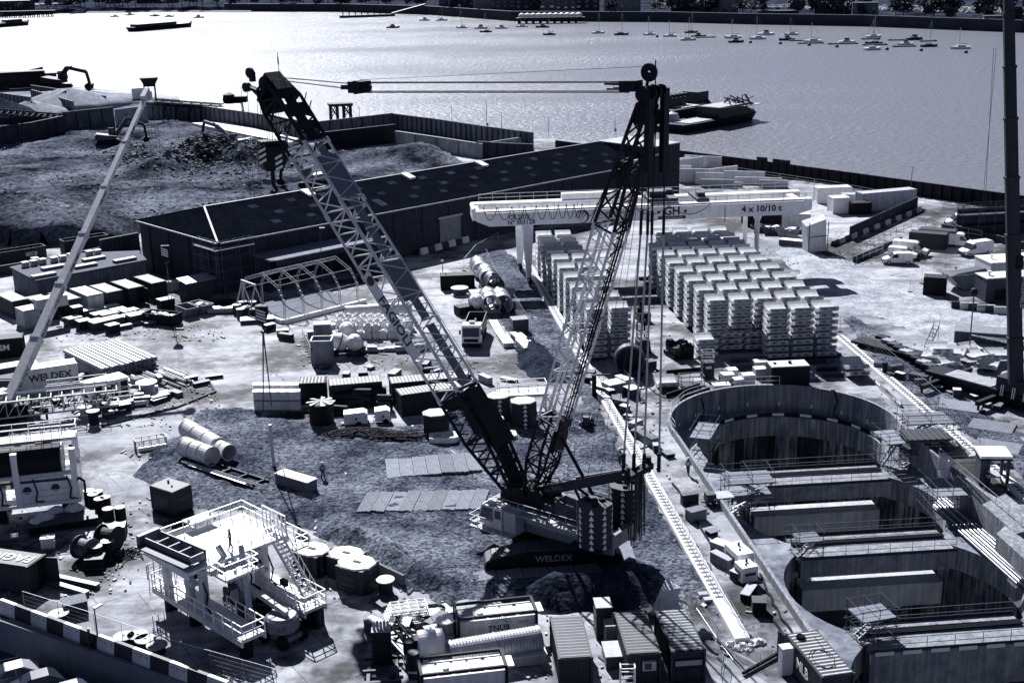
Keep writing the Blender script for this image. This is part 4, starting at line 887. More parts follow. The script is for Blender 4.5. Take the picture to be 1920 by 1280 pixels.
# ================================================================ BUILDERS FOR REPEATED SITE OBJECTS
def corr_box(mb, L_, W, H, z0=.12, depth=.04, pitch=.28, ends=(1, 1), sides=(1, 1), roof=True):
 """ribbed container shell, centred on x,y"""
 x, y, z1 = L_ / 2 - .08, W / 2 - .06, z0 + H - .16
 def ribs(a, b, out, up):
  n = max(2, round((b - a).length / pitch)); out = Vector(out) * depth; prev = None; P_ = []
  for i in range(n):
   p = a.lerp(b, i / n); q = a.lerp(b, (i + .3) / n); r_ = a.lerp(b, (i + .5) / n); s_ = a.lerp(b, (i + .8) / n); P_ += [p, q + out * 0, r_ - out, s_ - out]
  P_.append(b)
  for p, q in zip(P_, P_[1:]): mb.face([p, q, q + up, p + up])
 up = V3((0, 0, z1 - z0))
 if sides[0]: ribs(V3((-x, -y, z0)), V3((x, -y, z0)), (0, -1, 0), up)
 if sides[1]: ribs(V3((x, y, z0)), V3((-x, y, z0)), (0, 1, 0), up)
 if ends[0]: ribs(V3((-x, y, z0)), V3((-x, -y, z0)), (-1, 0, 0), up)
 if ends[1]: ribs(V3((x, -y, z0)), V3((x, y, z0)), (1, 0, 0), up)
 if roof: ribs(V3((-x, -y, z1 + .1)), V3((x, -y, z1 + .1)), (0, 0, 1), V3((0, 2 * y, 0)))
 else: mb.face([(-x, -y, z1 + .1), (x, -y, z1 + .1), (x, y, z1 + .1), (-x, y, z1 + .1)])
def container(p, rz, label, m=DGREY, mr=None, L_=6.06, W=2.44, H=2.59, group=None, doors=1, open_door=None, name='shipping_container', cat='container', smooth_roof=False, words=None, wm=None, wside=-1, wsize=1.0, roofwords=None):
 t = T(name, label, cat, p, rz, group)
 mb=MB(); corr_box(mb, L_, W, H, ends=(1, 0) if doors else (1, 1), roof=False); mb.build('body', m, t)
 mb=MB(); x, y = L_ / 2 - .08, W / 2 - .06; z = H - .04
 if smooth_roof: mb.box((0, 0, z), (L_ - .1, W - .1, .08))
 else:
  n = round(L_ / .42)
  mb.box((0, 0, z - .01), (L_ - .16, W - .12, .04))
  for i in range(n): mb.hexa([(-x + (i + .12) * 2 * x / n, -y + .05, z + .01), (-x + (i + .62) * 2 * x / n, -y + .05, z + .01), (-x + (i + .62) * 2 * x / n, y - .05, z + .01), (-x + (i + .12) * 2 * x / n, y - .05, z + .01)], [(-x + (i + .22) * 2 * x / n, -y + .09, z + .11), (-x + (i + .52) * 2 * x / n, -y + .09, z + .11), (-x + (i + .52) * 2 * x / n, y - .09, z + .11), (-x + (i + .22) * 2 * x / n, y - .09, z + .11)])
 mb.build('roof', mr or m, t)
 mb=MB(); X, Y = L_ / 2 - .06, W / 2 - .06
 for sx in (-1, 1):
  for sy in (-1, 1): mb.box((sx * X, sy * Y, H / 2), (.16, .16, H)); mb.box((sx * X, sy * Y, H + .0), (.18, .18, .12))
  mb.box((sx * X, 0, H - .06), (.12, W - .2, .12)); mb.box((sx * X, 0, .1), (.12, W - .2, .16))
 for sy in (-1, 1): mb.box((0, sy * Y, H - .05), (L_ - .2, .1, .12)); mb.box((0, sy * Y, .1), (L_ - .2, .1, .16))
 mb.build('frame', m, t)
 if doors:
  for s_ in (-1, 1):
   o = T('door', None, None) if False else None
   mb=MB(); mb.box((0, s_ * -.55, H / 2 - .02), (.06, 1.08, H - .34))
   for q in (-.25, .22): mb.tube((.05, s_ * -.55 + q, .2), (.05, s_ * -.55 + q, H - .25), .025, 5)
   for q in (.6, 1.3, 2.0): mb.box((.04, s_ * -.55, q), (.03, 1.0, .05))
   d = mb.build('door', m, t)
   if open_door == s_: d.location = (L_ / 2 - .05, s_ * 1.15, 0); d.rotation_euler = (0, 0, s_ * rad(100));
   else: d.location = (L_ / 2 - .05, s_ * 1.1, 0)
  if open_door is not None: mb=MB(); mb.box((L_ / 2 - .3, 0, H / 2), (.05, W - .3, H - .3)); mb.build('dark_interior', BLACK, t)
 if words: text(words, wsize, wm or INK, t, (0, wside * (W / 2 + .01), H * .56), (-wside, 0, 0) if wside > 0 else (1, 0, 0), (0, 0, 1), bold=.02)
 if roofwords: text(roofwords, 1.5, PALE, t, (0, 0, H + .12), (-1, 0, 0), (0, -1, 0), bold=.03)
 return t
def drum(p, label, group, r=.3, h=.88, m=BLACK, ml=PALE, name='oil_drum', cat='drum', rz=0):
 t = T(name, label, cat, p, rz, group)
 mb=MB(); mb.lathe([(r, 0), (r, h * .32), (r * 1.04, h * .335), (r, h * .35), (r, h * .65), (r * 1.04, h * .665), (r, h * .68), (r, h * .97)], n=16); mb.build('body', m, t, smooth=False)
 mb=MB(); mb.lathe([(r * 1.03, h * .97), (r * 1.03, h), (r * .94, h), (r * .94, h * .985), (r * .2, h * .985), (r * .2, h * 1.0), (0, h)], n=16); mb.build('lid', ml, t); return t
def spool(p, label, r, w, rz, m=TIMBER, mc=BLACK, flat=True, group=None):
 t = T('cable_drum', label, 'cable drum', p, rz, group); ax = (0, 0, 1) if flat else (0, 1, 0); c = (0, 0, 0) if flat else (0, -w / 2, r)
 for k in (0, 1): mb=MB(); mb.lathe([(r, k * (w - .08)), (r, k * (w - .08) + .08), (r * .12, k * (w - .08) + .08), (r * .12, k * (w - .08))], c, ax, 22, True); mb.build('flange', m, t)
 mb=MB(); mb.lathe([(r * .72, .08), (r * .78, w * .3), (r * .74, w * .6), (r * .78, w - .08)], c, ax, 20); mb.build('wound_cable', mc, t); return t
def ibc(p, label, rz=0, group=None, m=None):
 t = T('liquid_tote', label, 'ibc tote', p, rz, group)
 mb=MB(); mb.box((0, 0, .07), (1.2, 1.0, .14)); mb.build('pallet', TIMBER, t);mb=MB();mb.box((0, 0, .65), (1.12, .94, 1.0)); mb.lathe([(.14, 1.14), (.14, 1.2)], n=10); mb.build('tank', m or TARP, t)
 mb=MB()
 for z in (.25, .55, .85, 1.14):
  for a, b in (((-.6, -.5), (.6, -.5)), ((.6, -.5), (.6, .5)), ((.6, .5), (-.6, .5)), ((-.6, .5), (-.6, -.5))): mb.tube((*a, z), (*b, z), .018, 4)
 for i in range(5):
  for y in (-.5, .5): mb.tube((-.6 + .3 * i, y, .14), (-.6 + .3 * i, y, 1.14), .015, 4)
 for j in range(4):
  for x in (-.6, .6): mb.tube((x, -.5 + .333 * j, .14), (x, -.5 + .333 * j, 1.14), .015, 4)
 mb.build('cage', STEEL, t); return t
def barrier(p, rz, label, white, group='plastic barriers along the site edge', L_=2.0, h=1.0):
 t = T('road_barrier', label, 'barrier', p, rz, group)
 mb=MB(); mb.ext([(-L_ / 2, -.3, 0), (-L_ / 2, -.3, .28), (-L_ / 2, -.2, h * .75), (-L_ / 2, -.15, h), (-L_ / 2, .15, h), (-L_ / 2, .2, h * .75), (-L_ / 2, .3, .28), (-L_ / 2, .3, 0)], (L_, 0, 0)); mb.build('body', CREAM if white else NAVY, t)
 mb=MB(); [mb.box((x, 0, h * .68), (.28, .42, .16)) for x in (-.6, 0, .6)]; mb.box((0, 0, h * .68), (1.4, .1, .06)); mb.build('lifting_slot', DGREY, t); return t
def mesh_panel(a, b, label, h=2.0, n=10, group='wire fence panels', net=None):
 t = T('fence_panel', label, 'fence panel', a, ang(a, b), group); L_ = (b - a).length
 mb=MB(); mb.tube((0, 0, .1), (0, 0, h), .022, 5); mb.tube((L_, 0, .1), (L_, 0, h), .022, 5); mb.tube((0, 0, h), (L_, 0, h), .022, 5); mb.tube((0, 0, .25), (L_, 0, .25), .018, 5); mb.build('frame', STEEL, t)
 if net: mb=MB(); mb.box((L_ / 2, 0, h * .55), (L_, .02, h * .85)); mb.build('netting', net, t)
 else:
  mb=MB()
  for i in range(1, n): mb.tube((L_ * i / n, 0, .25), (L_ * i / n, 0, h), .004, 3, cap=False)
  for k in range(1, 5): mb.tube((0, 0, .25 + (h - .25) * k / 5), (L_, 0, .25 + (h - .25) * k / 5), .004, 3, cap=False)
  mb.build('wire_mesh', DSTEEL, t)
 mb=MB(); mb.box((0, 0, .07), (.25, .65, .14)); mb.build('foot_block', DGREY, t); return t
def fence(pts, label, L_=3.4, h=2.0, group='wire fence panels', n=9, net=None):
 k = 0
 for a, b in zip(pts, pts[1:]):
  m_ = max(1, round((b - a).length / L_))
  for i in range(m_): mesh_panel(a.lerp(b, i / m_), a.lerp(b, (i + 1) / m_) , label % ORD[min(k, 12)] if '%s' in label else label, h, n, group, net); k += 1
def crowd_barrier(a, b, label, group='steel pedestrian barriers'):
 t = T('pedestrian_barrier', label, 'barrier', a, ang(a, b), group); L_ = (b - a).length; mb=MB()
 mb.path([V3((0, 0, .15)), V3((0, 0, 1.0)), V3((.1, 0, 1.1)), V3((L_ - .1, 0, 1.1)), V3((L_, 0, 1.0)), V3((L_, 0, .15)), V3((0, 0, .2))], .022, 5)
 for i in range(1, 14): mb.tube((L_ * i / 14, 0, .2), (L_ * i / 14, 0, 1.1), .009, 4, cap=False)
 for x in (.2, L_ - .2): mb.tube((x, -.3, 0), (x, .3, 0), .02, 4); mb.tube((x, 0, 0), (x, 0, .2), .02, 4)
 mb.build('rails', STEEL, t); return t
def person(p, rz, label, dark=False, h=1.75, vest=None, step=.18):
 t = T('person', label, 'person', p, rz); k = h / 1.75
 def skin(name, vs, es, rs, m, root=0):
  me = bpy.data.meshes.new(name); me.from_pydata([(a * k, b * k, c * k) for a, b, c in vs], es, []); o = bpy.data.objects.new(name, me); COL.objects.link(o); o.parent = t
  md = o.modifiers.new('skin', 'SKIN'); md.use_smooth_shade = True
  for i, r_ in enumerate(rs): me.skin_vertices[0].data[i].radius = (r_[0] * k * 1.35, r_[1] * k * 1.35)
  me.skin_vertices[0].data[root].use_root = True; o.modifiers.new('sub', 'SUBSURF').levels = 1; o.modifiers['sub'].render_levels = 1; me.materials.append(m); return o
 V_ = [(0, 0, .95), (0, 0, 1.2), (0, 0, 1.42), (0, 0, 1.52), (0.02, 0, 1.64), (.02, 0, 1.74), (0, .1, .9), (step * .4, .1, .5), (step, .1, .08), (step + .16, .1, .04), (0, -.1, .9), (-step * .1, -.1, .5), (-step, -.1, .08), (-step + .16, -.1, .04), (0, .2, 1.4), (-.02, .26, 1.15), (.1, .25, .92), (.16, .24, .84), (0, -.2, 1.4), (.02, -.26, 1.15), (.16, -.24, .95), (.23, -.23, .88)]
 E_ = [(0, 1), (1, 2), (2, 3), (3, 4), (4, 5), (0, 6), (6, 7), (7, 8), (8, 9), (0, 10), (10, 11), (11, 12), (12, 13), (2, 14), (14, 15), (15, 16), (16, 17), (2, 18), (18, 19), (19, 20), (20, 21)]
 Rr = [(.13, .16), (.11, .14), (.11, .17), (.055, .055), (.095, .085), (.06, .06), (.09, .09), (.06, .06), (.05, .05), (.04, .05), (.09, .09), (.06, .06), (.05, .05), (.04, .05), (.06, .06), (.045, .045), (.035, .035), (.035, .03), (.06, .06), (.045, .045), (.035, .035), (.035, .03)]
 skin('body', V_, E_, Rr, SKIN if False else (NAVY if dark else DGREY))
 skin('jacket', [(0, 0, .98), (0, 0, 1.2), (0, 0, 1.42), (0, .19, 1.41), (-.02, .25, 1.18), (0, -.19, 1.41), (.02, -.25, 1.18)], [(0, 1), (1, 2), (2, 3), (3, 4), (2, 5), (5, 6)], [(.145, .18), (.13, .165), (.125, .18), (.075, .075), (.06, .06), (.075, .075), (.06, .06)], vest or LGREY)
 mb=MB(); mb.lathe([(.135, 1.68), (.125, 1.74), (.08, 1.81), (0, 1.83)], (.02, 0, 0), n=12); mb.box((.12, 0, 1.685), (.12, .16, .015)); mb.v = [(a * k, b * k, c * k) for a, b, c in mb.v]; mb.build('hard_hat', WHITE, t)
 mb=MB(); mb.lathe([(.07, 1.53), (.095, 1.6), (.09, 1.68)], (.035, 0, 0), n=10); mb.box((.13, 0, 1.61), (.04, .03, .05)); mb.v = [(a * k, b * k, c * k) for a, b, c in mb.v]; mb.build('face', SKIN, t)
 return t
def vehicle(name, label, cat, p, rz, side, W, m, glass, wheels, wr, extras=None, group=None, lamps=True, tumble=.12):
 """road vehicle: side = outline (x,z) of the body seen from its left; glass = list of side window outlines; tumblehome narrows the top"""
 t = T(name, label, cat, p, rz, group); zmax = max(z for x, z in side); zb = 1.0 if zmax > 1.2 else .8
 def w_(z): return W / 2 - max(0, (z - zb)) / (zmax - zb + .01) * tumble
 mb=MB(); n = len(side); b = len(mb.v)
 cx = sum(x for x, z in side) / n; cz = sum(z for x, z in side) / n
 rows = []
 for (yy, sh) in ((1, .94), (.96, 1), (-.96, 1), (-1, .94)):
  rows.append([(cx + (x - cx) * (1 - (1 - sh) * .5), w_(z) * yy, cz + (z - cz) * (1 - (1 - sh) * 1.0)) for x, z in side])
 for r_ in rows: mb.v += r_
 for k in range(3):
  for i in range(n): j = (i + 1) % n; mb.f.append((b + k * n + i, b + k * n + j, b + (k + 1) * n + j, b + (k + 1) * n + i)); mb.mi.append(0)
 mb.f.append(tuple(b + i for i in range(n - 1, -1, -1))); mb.f.append(tuple(b + 3 * n + i for i in range(n))); mb.mi += [0, 0]
 bo_ = mb.build('body', m, t); bv = bo_.modifiers.new('soft_edges', 'BEVEL'); bv.width = .09; bv.segments = 3; bv.limit_method = 'ANGLE'; bv.angle_limit = rad(12)
 for g in glass.get('side', []):
  for s_ in (-1, 1): mb=MB(); q = [V3((x, s_ * (w_(z) + .012), z)) for x, z in g]; mb.ext(q, (0, s_ * .012, 0)); mb.build('side_window', GLASS, t)
 for (x0, z0, x1, z1) in glass.get('screen', []):
  mb=MB(); d = V3((z1 - z0, 0, -(x1 - x0))).normalized() * (.02 if z1 > z0 else -.02); d = d if (d.x > 0) == (x0 > x1 or (z1 - z0) > 0 and x0 >= cx) else -d
  a = .9; mb.ext([V3((x0, -w_(z0) * a, z0)) + d, V3((x0, w_(z0) * a, z0)) + d, V3((x1, w_(z1) * a, z1)) + d, V3((x1, -w_(z1) * a, z1)) + d], d); mb.build('windscreen', GLASS, t)
 for x in wheels:
  for s_ in (-1, 1):
   mb=MB(); y = s_ * (W / 2 - .1); mb.lathe([(wr * .62, -.12), (wr, -.1), (wr, .1), (wr * .62, .12)], (x, y, wr), (0, 1, 0), 18); wh = mb.build('wheel', RUBBER, t);mb=MB();mb.lathe([(wr * .6, -.125), (wr * .6, .125), (wr * .2, .13), (0, .13)], (x, y, wr), (0, s_, 0), 12); mb.build('rim', STEEL, wh)
 if lamps:
  xf = max(x for x, z in side); xr = min(x for x, z in side)
  for s_ in (-1, 1): mb=MB(); mb.box((xf - .1, s_ * (W / 2 - .22), lamps if lamps is not True else .72), (.2, .34, .18)); mb.build('headlight', STEEL, t)
 if extras: extras(t)
 return t
VANS = [(-2.9, .35), (2.55, .35), (2.85, .55), (2.8, .95), (1.95, 1.25), (1.15, 2.15), (.8, 2.35), (-2.6, 2.4), (-2.9, 2.25)]
def van(p, rz, label, scale=1.0, low=False, ex=None):
 if low:
  sd = [(-2.3, .32), (2.2, .32), (2.35, .5), (2.3, .85), (1.35, 1.1), (.6, 1.75), (.3, 1.85), (-2.1, 1.88), (-2.3, 1.7)]
  gl = {'side': [[(1.15, 1.12), (.55, 1.66), (.0, 1.68), (.0, 1.12)]], 'screen': [(1.3, 1.13, .64, 1.72)]}
  def e2(t):
   mb=MB(); mb.box((2.3, 0, .5), (.2, 1.7, .3)); mb.build('bumper', BLACK, t); [ex(t) if ex else None]
  return vehicle('parked_van', label, 'van', p, rz, sd, 1.85, WHITE, gl, (-1.5, 1.45), .33, e2, 'white vans on the yard', .82)
 gl = {'side': [[(1.85, 1.28), (1.2, 2.0), (.62, 2.02), (.62, 1.28)]], 'screen': [(1.9, 1.3, 1.22, 2.08)]}
 def e1(t):
  mb=MB(); mb.box((2.82, 0, .55), (.22, 1.9, .4)); mb.build('bumper', BLACK, t);mb=MB();mb.box((0, 0, .42), (5.2, 2.03, .12)); mb.build('sill_trim', DGREY, t); [ex(t) if ex else None]
  for s_ in (-1, 1): mb=MB(); mb.box((1.7, s_ * 1.13, 1.4), (.12, .2, .32)); mb.build('wing_mirror', BLACK, t)
 return vehicle('parked_van', label, 'van', p, rz, VANS, 2.0, WHITE, gl, (-1.75, 1.85), .36, e1, 'white vans on the yard', .95)
def excavator(p, rz, label, sc_=1.0, m=DGREY, pose=((1.2, 0, 1.6), (3.6, 0, 4.6), (6.4, 0, 3.2), (6.6, 0, 1.0)), track=True):
 t = T('excavator', label, 'excavator', p, rz); t.scale = (sc_,) * 3
 for s_ in (-1, 1):
  mb=MB(); mb.ext([(-1.9, s_ * 1.1 - .3, .15), (1.9, s_ * 1.1 - .3, .15), (2.2, s_ * 1.1 - .3, .45), (1.9, s_ * 1.1 - .3, .85), (-1.9, s_ * 1.1 - .3, .85), (-2.2, s_ * 1.1 - .3, .45)], (0, .6, 0)); mb.build('crawler_track', BLACK, t)
 mb=MB(); mb.box((0, 0, .7), (2, 2, .4)); mb.lathe([(.8, .85), (.8, 1.1)], n=14); mb.build('undercarriage', BLACK, t)
 mb=MB(); mb.ext([(-2.3, -1.35, 1.1), (1.3, -1.35, 1.1), (1.3, -1.35, 1.7), (-.3, -1.35, 1.9), (-2.0, -1.35, 2.2), (-2.4, -1.35, 1.9)], (0, 2.7, 0)); mb.build('house', m, t)
 mb=MB(); mb.ext([(.1, .35, 1.7), (1.5, .35, 1.7), (1.4, .35, 2.6), (1.1, .35, 2.95), (.1, .35, 2.95)], (0, .95, 0)); mb.build('cab', GLASS, t)
 pts = [Vector(q) for q in pose];mb=MB();mb.beam(pts[0], pts[1], .5, .7); mb.build('boom', m, t);mb=MB();mb.beam(pts[1], pts[2], .4, .55); mb.tube(pts[0].lerp(pts[1], .5) + V3((0, 0, .5)), pts[1].lerp(pts[2], .25) + V3((0, 0, .4)), .1, 6); mb.build('stick', m, t)
 mb=MB(); e = pts[2]; mb.beam(e, pts[3], .35, .4); q = pts[3]; mb.ext([q + V3((-.2, -.6, .2)), q + V3((.5, -.6, 0)), q + V3((.3, -.6, -.8)), q + V3((-.5, -.6, -.9)), q + V3((-.8, -.6, -.3))], (0, 1.2, 0)); mb.build('bucket', BLACK, t); return t
def lamp_post(p, h, label, rz=0, group='lamp posts along the quay'):
 t = T('lamp_post', label, 'lamp post', p, rz, group);mb=MB();mb.tube((0, 0, 0), (0, 0, h), .09, 6, r2=.05); mb.build('pole', DGREY, t);mb=MB();mb.box((.35, 0, h), (.8, .28, .12)); mb.tube((0, 0, h - .1), (.2, 0, h), .05, 5); mb.build('lantern', LGREY, t); return t
def skip_bin(p, rz, label, m=DGREY, L_=3.6, W=1.8, h=1.3, chain=False, fill=True, group='waste skips'):
 t = T('waste_skip', label, 'skip', p, rz, group);mb=MB();a, b = (L_ / 2, L_ / 2 - .8) if chain else (L_ / 2, L_ / 2); y = W / 2; th = .07
 def wall(q0, q1, q2, q3, v): mb.ext([q0, q1, q2, q3], v)
 for s_ in (-1, 1): wall((-b, s_ * y, .1), (b, s_ * y, .1), (a, s_ * y, h), (-a, s_ * y, h), (0, -s_ * th, 0))
 for s_ in (-1, 1): wall((s_ * b, -y, .1), (s_ * b, y, .1), (s_ * a, y, h), (s_ * a, -y, h), (-s_ * th, 0, 0))
 mb.box((0, 0, .14), (2 * b, W, .08))
 for k in range(-2, 3): mb.box((k * b * .4, y + .03, h / 2), (.08, .06, h * .85)); mb.box((k * b * .4, -y - .03, h / 2), (.08, .06, h * .85))
 mb.build('bin', m, t)
 if fill:
  mb=MB()
  for k in range(16): mb.box((R.uniform(-b * .8, b * .8), R.uniform(-y * .7, y * .7), h * .7 + R.uniform(-.2, .35)), (R.uniform(.3, 1.3), R.uniform(.2, .8), R.uniform(.08, .4)), M=Matrix.Rotation(R.uniform(0, 3), 3, 'Z') @ Matrix.Rotation(R.uniform(-.5, .5), 3, 'X'))
  tag(mb.build('rubble_load', [TARP, TIMBER][R.random() < .4], t), kind='stuff')
 return t
def pallet_pile(p, rz, dims, label, m=DGREY, mt=None, name='crate', cat='crate', group=None, feet=True):
 t = T(name, label, cat, p, rz, group); x, y, z = dims
 mb=MB(); mb.box((0, 0, z / 2 + .08), (x, y, z - .1));
 for k in range(3): mb.box((0, 0, .15 + k * z * .35), (x + .04, y + .04, .05))
 mb.build('body', m, t);mb=MB();mb.box((0, 0, z + .06), (x + .06, y + .06, .07)); mb.build('lid', mt or m, t)
 mb=MB(); [mb.box((0, q * y * .38, .04), (x, .12, .1)) for q in (-1, 0, 1)]; mb.box((0, 0, .05), (.1, y, .05)); mb.build('runner', TIMBER, t); return t
def big_tube(p, q, ro, label, m=STEEL, ri=None, rings=4, name='steel_pipe', cat='pipe', group=None, nseg=22):
 p, q = Vector(p), Vector(q); t = T(name, label, cat, p, 0, group); d = q - p
 mb=MB(); mb.lathe([(ro, 0), (ro, d.length), (ri or ro * .94, d.length), (ri or ro * .94, 0)], (0, 0, 0), d, nseg, True); o = mb.build('barrel', m, t, smooth=False)
 dn = d.normalized()
 for k in range(rings): s_ = d.length * (k + .02) / max(1, rings - 1) * .96;mb=MB();mb.lathe([(ro, s_), (ro * 1.06, s_), (ro * 1.06, s_ + .12), (ro, s_ + .12)], (0, 0, 0), d, nseg, True); mb.build('flange', m, t)
 return t
# ================================================================ WAREHOUSE AND BUILDINGS AT THE LEFT
BRICK = mat('dark_brick', .035, .9, 0, .35, 1.0, bump=.25, bscale=8, streak=.3, rnd=0)
SLATE = mat('dark_roof_sheet', .009, .95, 0, .35, .5, bump=.1, bscale=6, streak=.3, rnd=0, spec=0)
def warehouse():
 A = G(410, 457, 8.0); d = V3((.738, .675, 0)); n = V3((-.675, .738, 0)); O = V3((A.x, A.y, 0))
 t = T('brick_warehouse', 'long dark brick warehouse with hipped roof and pale skylights behind the crane', 'warehouse', O, math.atan2(d.y, d.x))
 L_, W, h, hr = 97.0, 25.4, 8.0, 11.1
 mb=MB(); mb.box((L_ / 2, .2, h / 2), (L_ - .6, .5, h)); mb.box((.2, W / 2, h / 2), (.5, W - .8, h)); mb.box((L_ - .2, W / 2, h / 2 + 1.2), (.5, W, h + 2.4)); mb.box((L_ / 2, W - .2, h / 2), (L_ - .6, .5, h))
 for k in range(16): mb.box((3 + k * 6.1, -.12, h / 2 - .3), (.6, .25, h - .6))
 for k in range(4): mb.box((-.12, 3 + k * 6.3, h / 2 - .3), (.25, .6, h - .6))
 mb.build('wall', BRICK, t)
 mb=MB(); e = .35; th = .14
 F = [(-e, -e, h), (L_, -e, h), (L_, W / 2, hr), (5.2, W / 2, hr)]; H_ = [(-e, W + e, h), (-e, -e, h), (5.2, W / 2, hr)]; B = [(L_, W + e, h), (-e, W + e, h), (5.2, W / 2, hr), (L_, W / 2, hr)]
 for f_ in (F, H_, B): mb.ext([Vector(q) + V3((0, 0, .06)) for q in f_], (0, 0, th))
 rf = mb.build('roof', SLATE, t)
 mb=MB(); mb.box((L_ / 2, -e - .06, h + .06), (L_, .16, .2)); mb.build('gutter', LGREY, t);mb=MB();mb.box((-e - .06, W / 2, h + .06), (.16, W, .2)); mb.build('gutter', LGREY, t)
 mb=MB(); mb.beam((5.2, W / 2, hr + .25), (-e, -e, h + .25), .3, .1); mb.build('hip_flashing', DGREY, rf);mb=MB();mb.beam((5.2, W / 2, hr + .25), (-e, W + e, h + .25), .2, .08); mb.build('hip_flashing', DGREY, rf);mb=MB();mb.beam((5, W / 2, hr + .22), (L_, W / 2, hr + .22), .5, .12); mb.build('ridge_flashing', DGREY, rf)
 SK = mat('skylight_sheet', .03, .8, 0, .4, 1.5, rnd=.4, spec=0)
 ux, uz = (W / 2 + e), hr - h; sl = V3((0, ux, uz)).normalized(); nn = V3((0, -uz, ux)).normalized()
 for r_, (f_, off) in enumerate(((.28, 0), (.52, 2.6), (.78, 0))):
  for k in range(12):
   x = 12.5 + k * 7.0 + off + R.uniform(-.4, .4)
   if x > L_ - 4: continue
   c = V3((x, -e + ux * f_, h + .22 + uz * f_));mb=MB();mb.box(c, (1.5, 1.3 if k != 3 or r_ else 3.0, .05), M=Matrix((V3((1, 0, 0)), sl, nn)).transposed()); mb.build('skylight', SK, rf)
 for x in (24.0, 45.5, 63.0):
  mb=MB(); c = V3((x, W / 2 - 1.6, hr - .05)); mb.box(c, (1.4, 2.6, .5), M=Matrix((V3((1, 0, 0)), sl, nn)).transposed()); mb.build('roof_vent', WHITE, rf)
 def along(u, v, z): q = onplane(u, v, O, n); return (q - O).dot(d), q.z
 mb=MB(); x0 = along(823, 450, 0)[0]; x1 = along(862, 440, 0)[0]; mb.box(((x0 + x1) / 2, -.3, 2.6), (x1 - x0, .12, 5.2)); dr = mb.build('roller_door', MGREY, t);mb=MB();mb.box(((x0 + x1) / 2, -.42, 5.35), (x1 - x0 + .6, .4, .3)); mb.build('door_hood', LGREY, dr)
 xa, xb = 5.5, 25
 mb=MB(); mb.ext([(xa, -4.4, 4.9), (xa + 1.2, -5.3, 4.9), (xb, -5.3, 4.9), (xb, -.2, 5.2), (xa, -.2, 5.2)], (0, 0, .22)); mb.build('canopy', mat('canopy_felt', .17, .9, 0, .3, 1), t)
 mb=MB(); mb.box(((xa + xb) / 2 + .5, -5.25, 4.55), (xb - xa - 1.2, .25, .75)); mb.box((xa + .15, -2.4, 2.6), (.3, 4.4, 5.2)); mb.build('canopy_wall', BRICK, t)
 for k in range(4): mb=MB(); mb.box((xa + 3 + k * 4.6, -.36, 2.2), (3.4, .1, 4.2)); mb.build('dock_door', BLACK, t)
 mb=MB(); mb.box((L_ + 4.5, 6.0, 5.6), (9, 14, 11.2)); mb.build('end_block', BRICK, t);mb=MB();mb.box((L_ + 4.5, 6.0, 11.3), (9.2, 14.2, .2)); mb.build('end_roof', LGREY, t);mb=MB();mb.box((L_ - 3, -.6, 4.6), (10, 2.0, 9.2)); mb.build('end_block', BRICK, t)
 mb=MB(); mb.beam((L_ - 8, -1.7, 9.2), (L_ + 2, -1.7, 9.9), .3, .4); mb.build('parapet_coping', LGREY, t)
 lamp_post(O + d * 13 - n * 8, 9.5, 'tall lamp post standing in front of the warehouse canopy', 0, None)
 c = O; s = T('corner_scaffold', 'tube scaffold climbing the near corner of the brick warehouse', 'scaffold', c, math.atan2(d.y, d.x)); mb=MB()
 for x, y in ((-1.6, -1.6), (-.6, -1.6), (2.5, -1.6), (5, -1.6), (-1.6, 2.5), (-1.6, 5), (-.6, -.6), (2.5, -.6), (5, -.6), (-.6, 2.5), (-.6, 5)): mb.tube((x, y, 0), (x, y, 8.6), .04, 5)
 for z in (2, 4, 6, 7.6, 8.5):
  for y in (-1.6, -.6): mb.tube((-1.8, y, z), (5.2, y, z), .04, 5); mb.tube((y, -1.8, z), (y, 5.2, z), .04, 5)
 mb.build('tubes', DSTEEL, s);mb=MB();mb.box((1.8, -1.1, 7.3), (7, 1, .08)); mb.box((-1.1, 2.0, 7.3), (1, 6, .08)); mb.build('boards', TIMBER, s)
 return O, d, n
WO, WD, WN = warehouse()
def low_block():
 P_ = [G(70, 528, 3.5), G(272, 490, 3.5), G(258, 473, 3.5), G(140, 478, 3.5), G(22, 503, 3.5)]; c = P_[0].copy(); c.z = 0
 t = T('low_building', 'low flat roofed pale brick building with roof boxes behind the container row', 'building', c)
 mb=MB(); mb.ext([q + V3((0, 0, -3.5)) for q in P_], (0, 0, 3.5)); mb.build('wall', mat('pale_brick', .17, .9, 0, .3, .8, bump=.2, bscale=6, streak=.4), t, w=True)
 cc = sum(P_, Vector()) / 5;mb=MB();mb.ext([cc + (q - cc) * 1.03 + V3((0, 0, .02)) for q in P_], (0, 0, .25)); mb.build('roof', mat('flat_roof_felt', .075, .9, 0, .3, .6), t, w=True)
 yw = ang(P_[0], P_[1])
 for (u, v) in ((48, 500), (64, 497), (80, 494), (102, 491), (118, 488), (134, 484), (168, 479), (183, 477), (66, 492)):
  q = G(u, v, 3.8);mb=MB();mb.box(q + V3((0, 0, .35)), (.9, .9, .7), yw); mb.box(q + V3((0, 0, .75)), (1.05, 1.05, .1), yw); mb.build('roof_box', LGREY, t, w=True)
 for (u, v) in ((82, 518), (100, 503), (160, 500), (176, 487), (234, 489)): q = G(u, v, 3.8);mb=MB();mb.box(q + V3((0, 0, .2)), (3.6, 1.2, .4), yw); mb.build('rooflight', MGREY, t, w=True)
low_block()
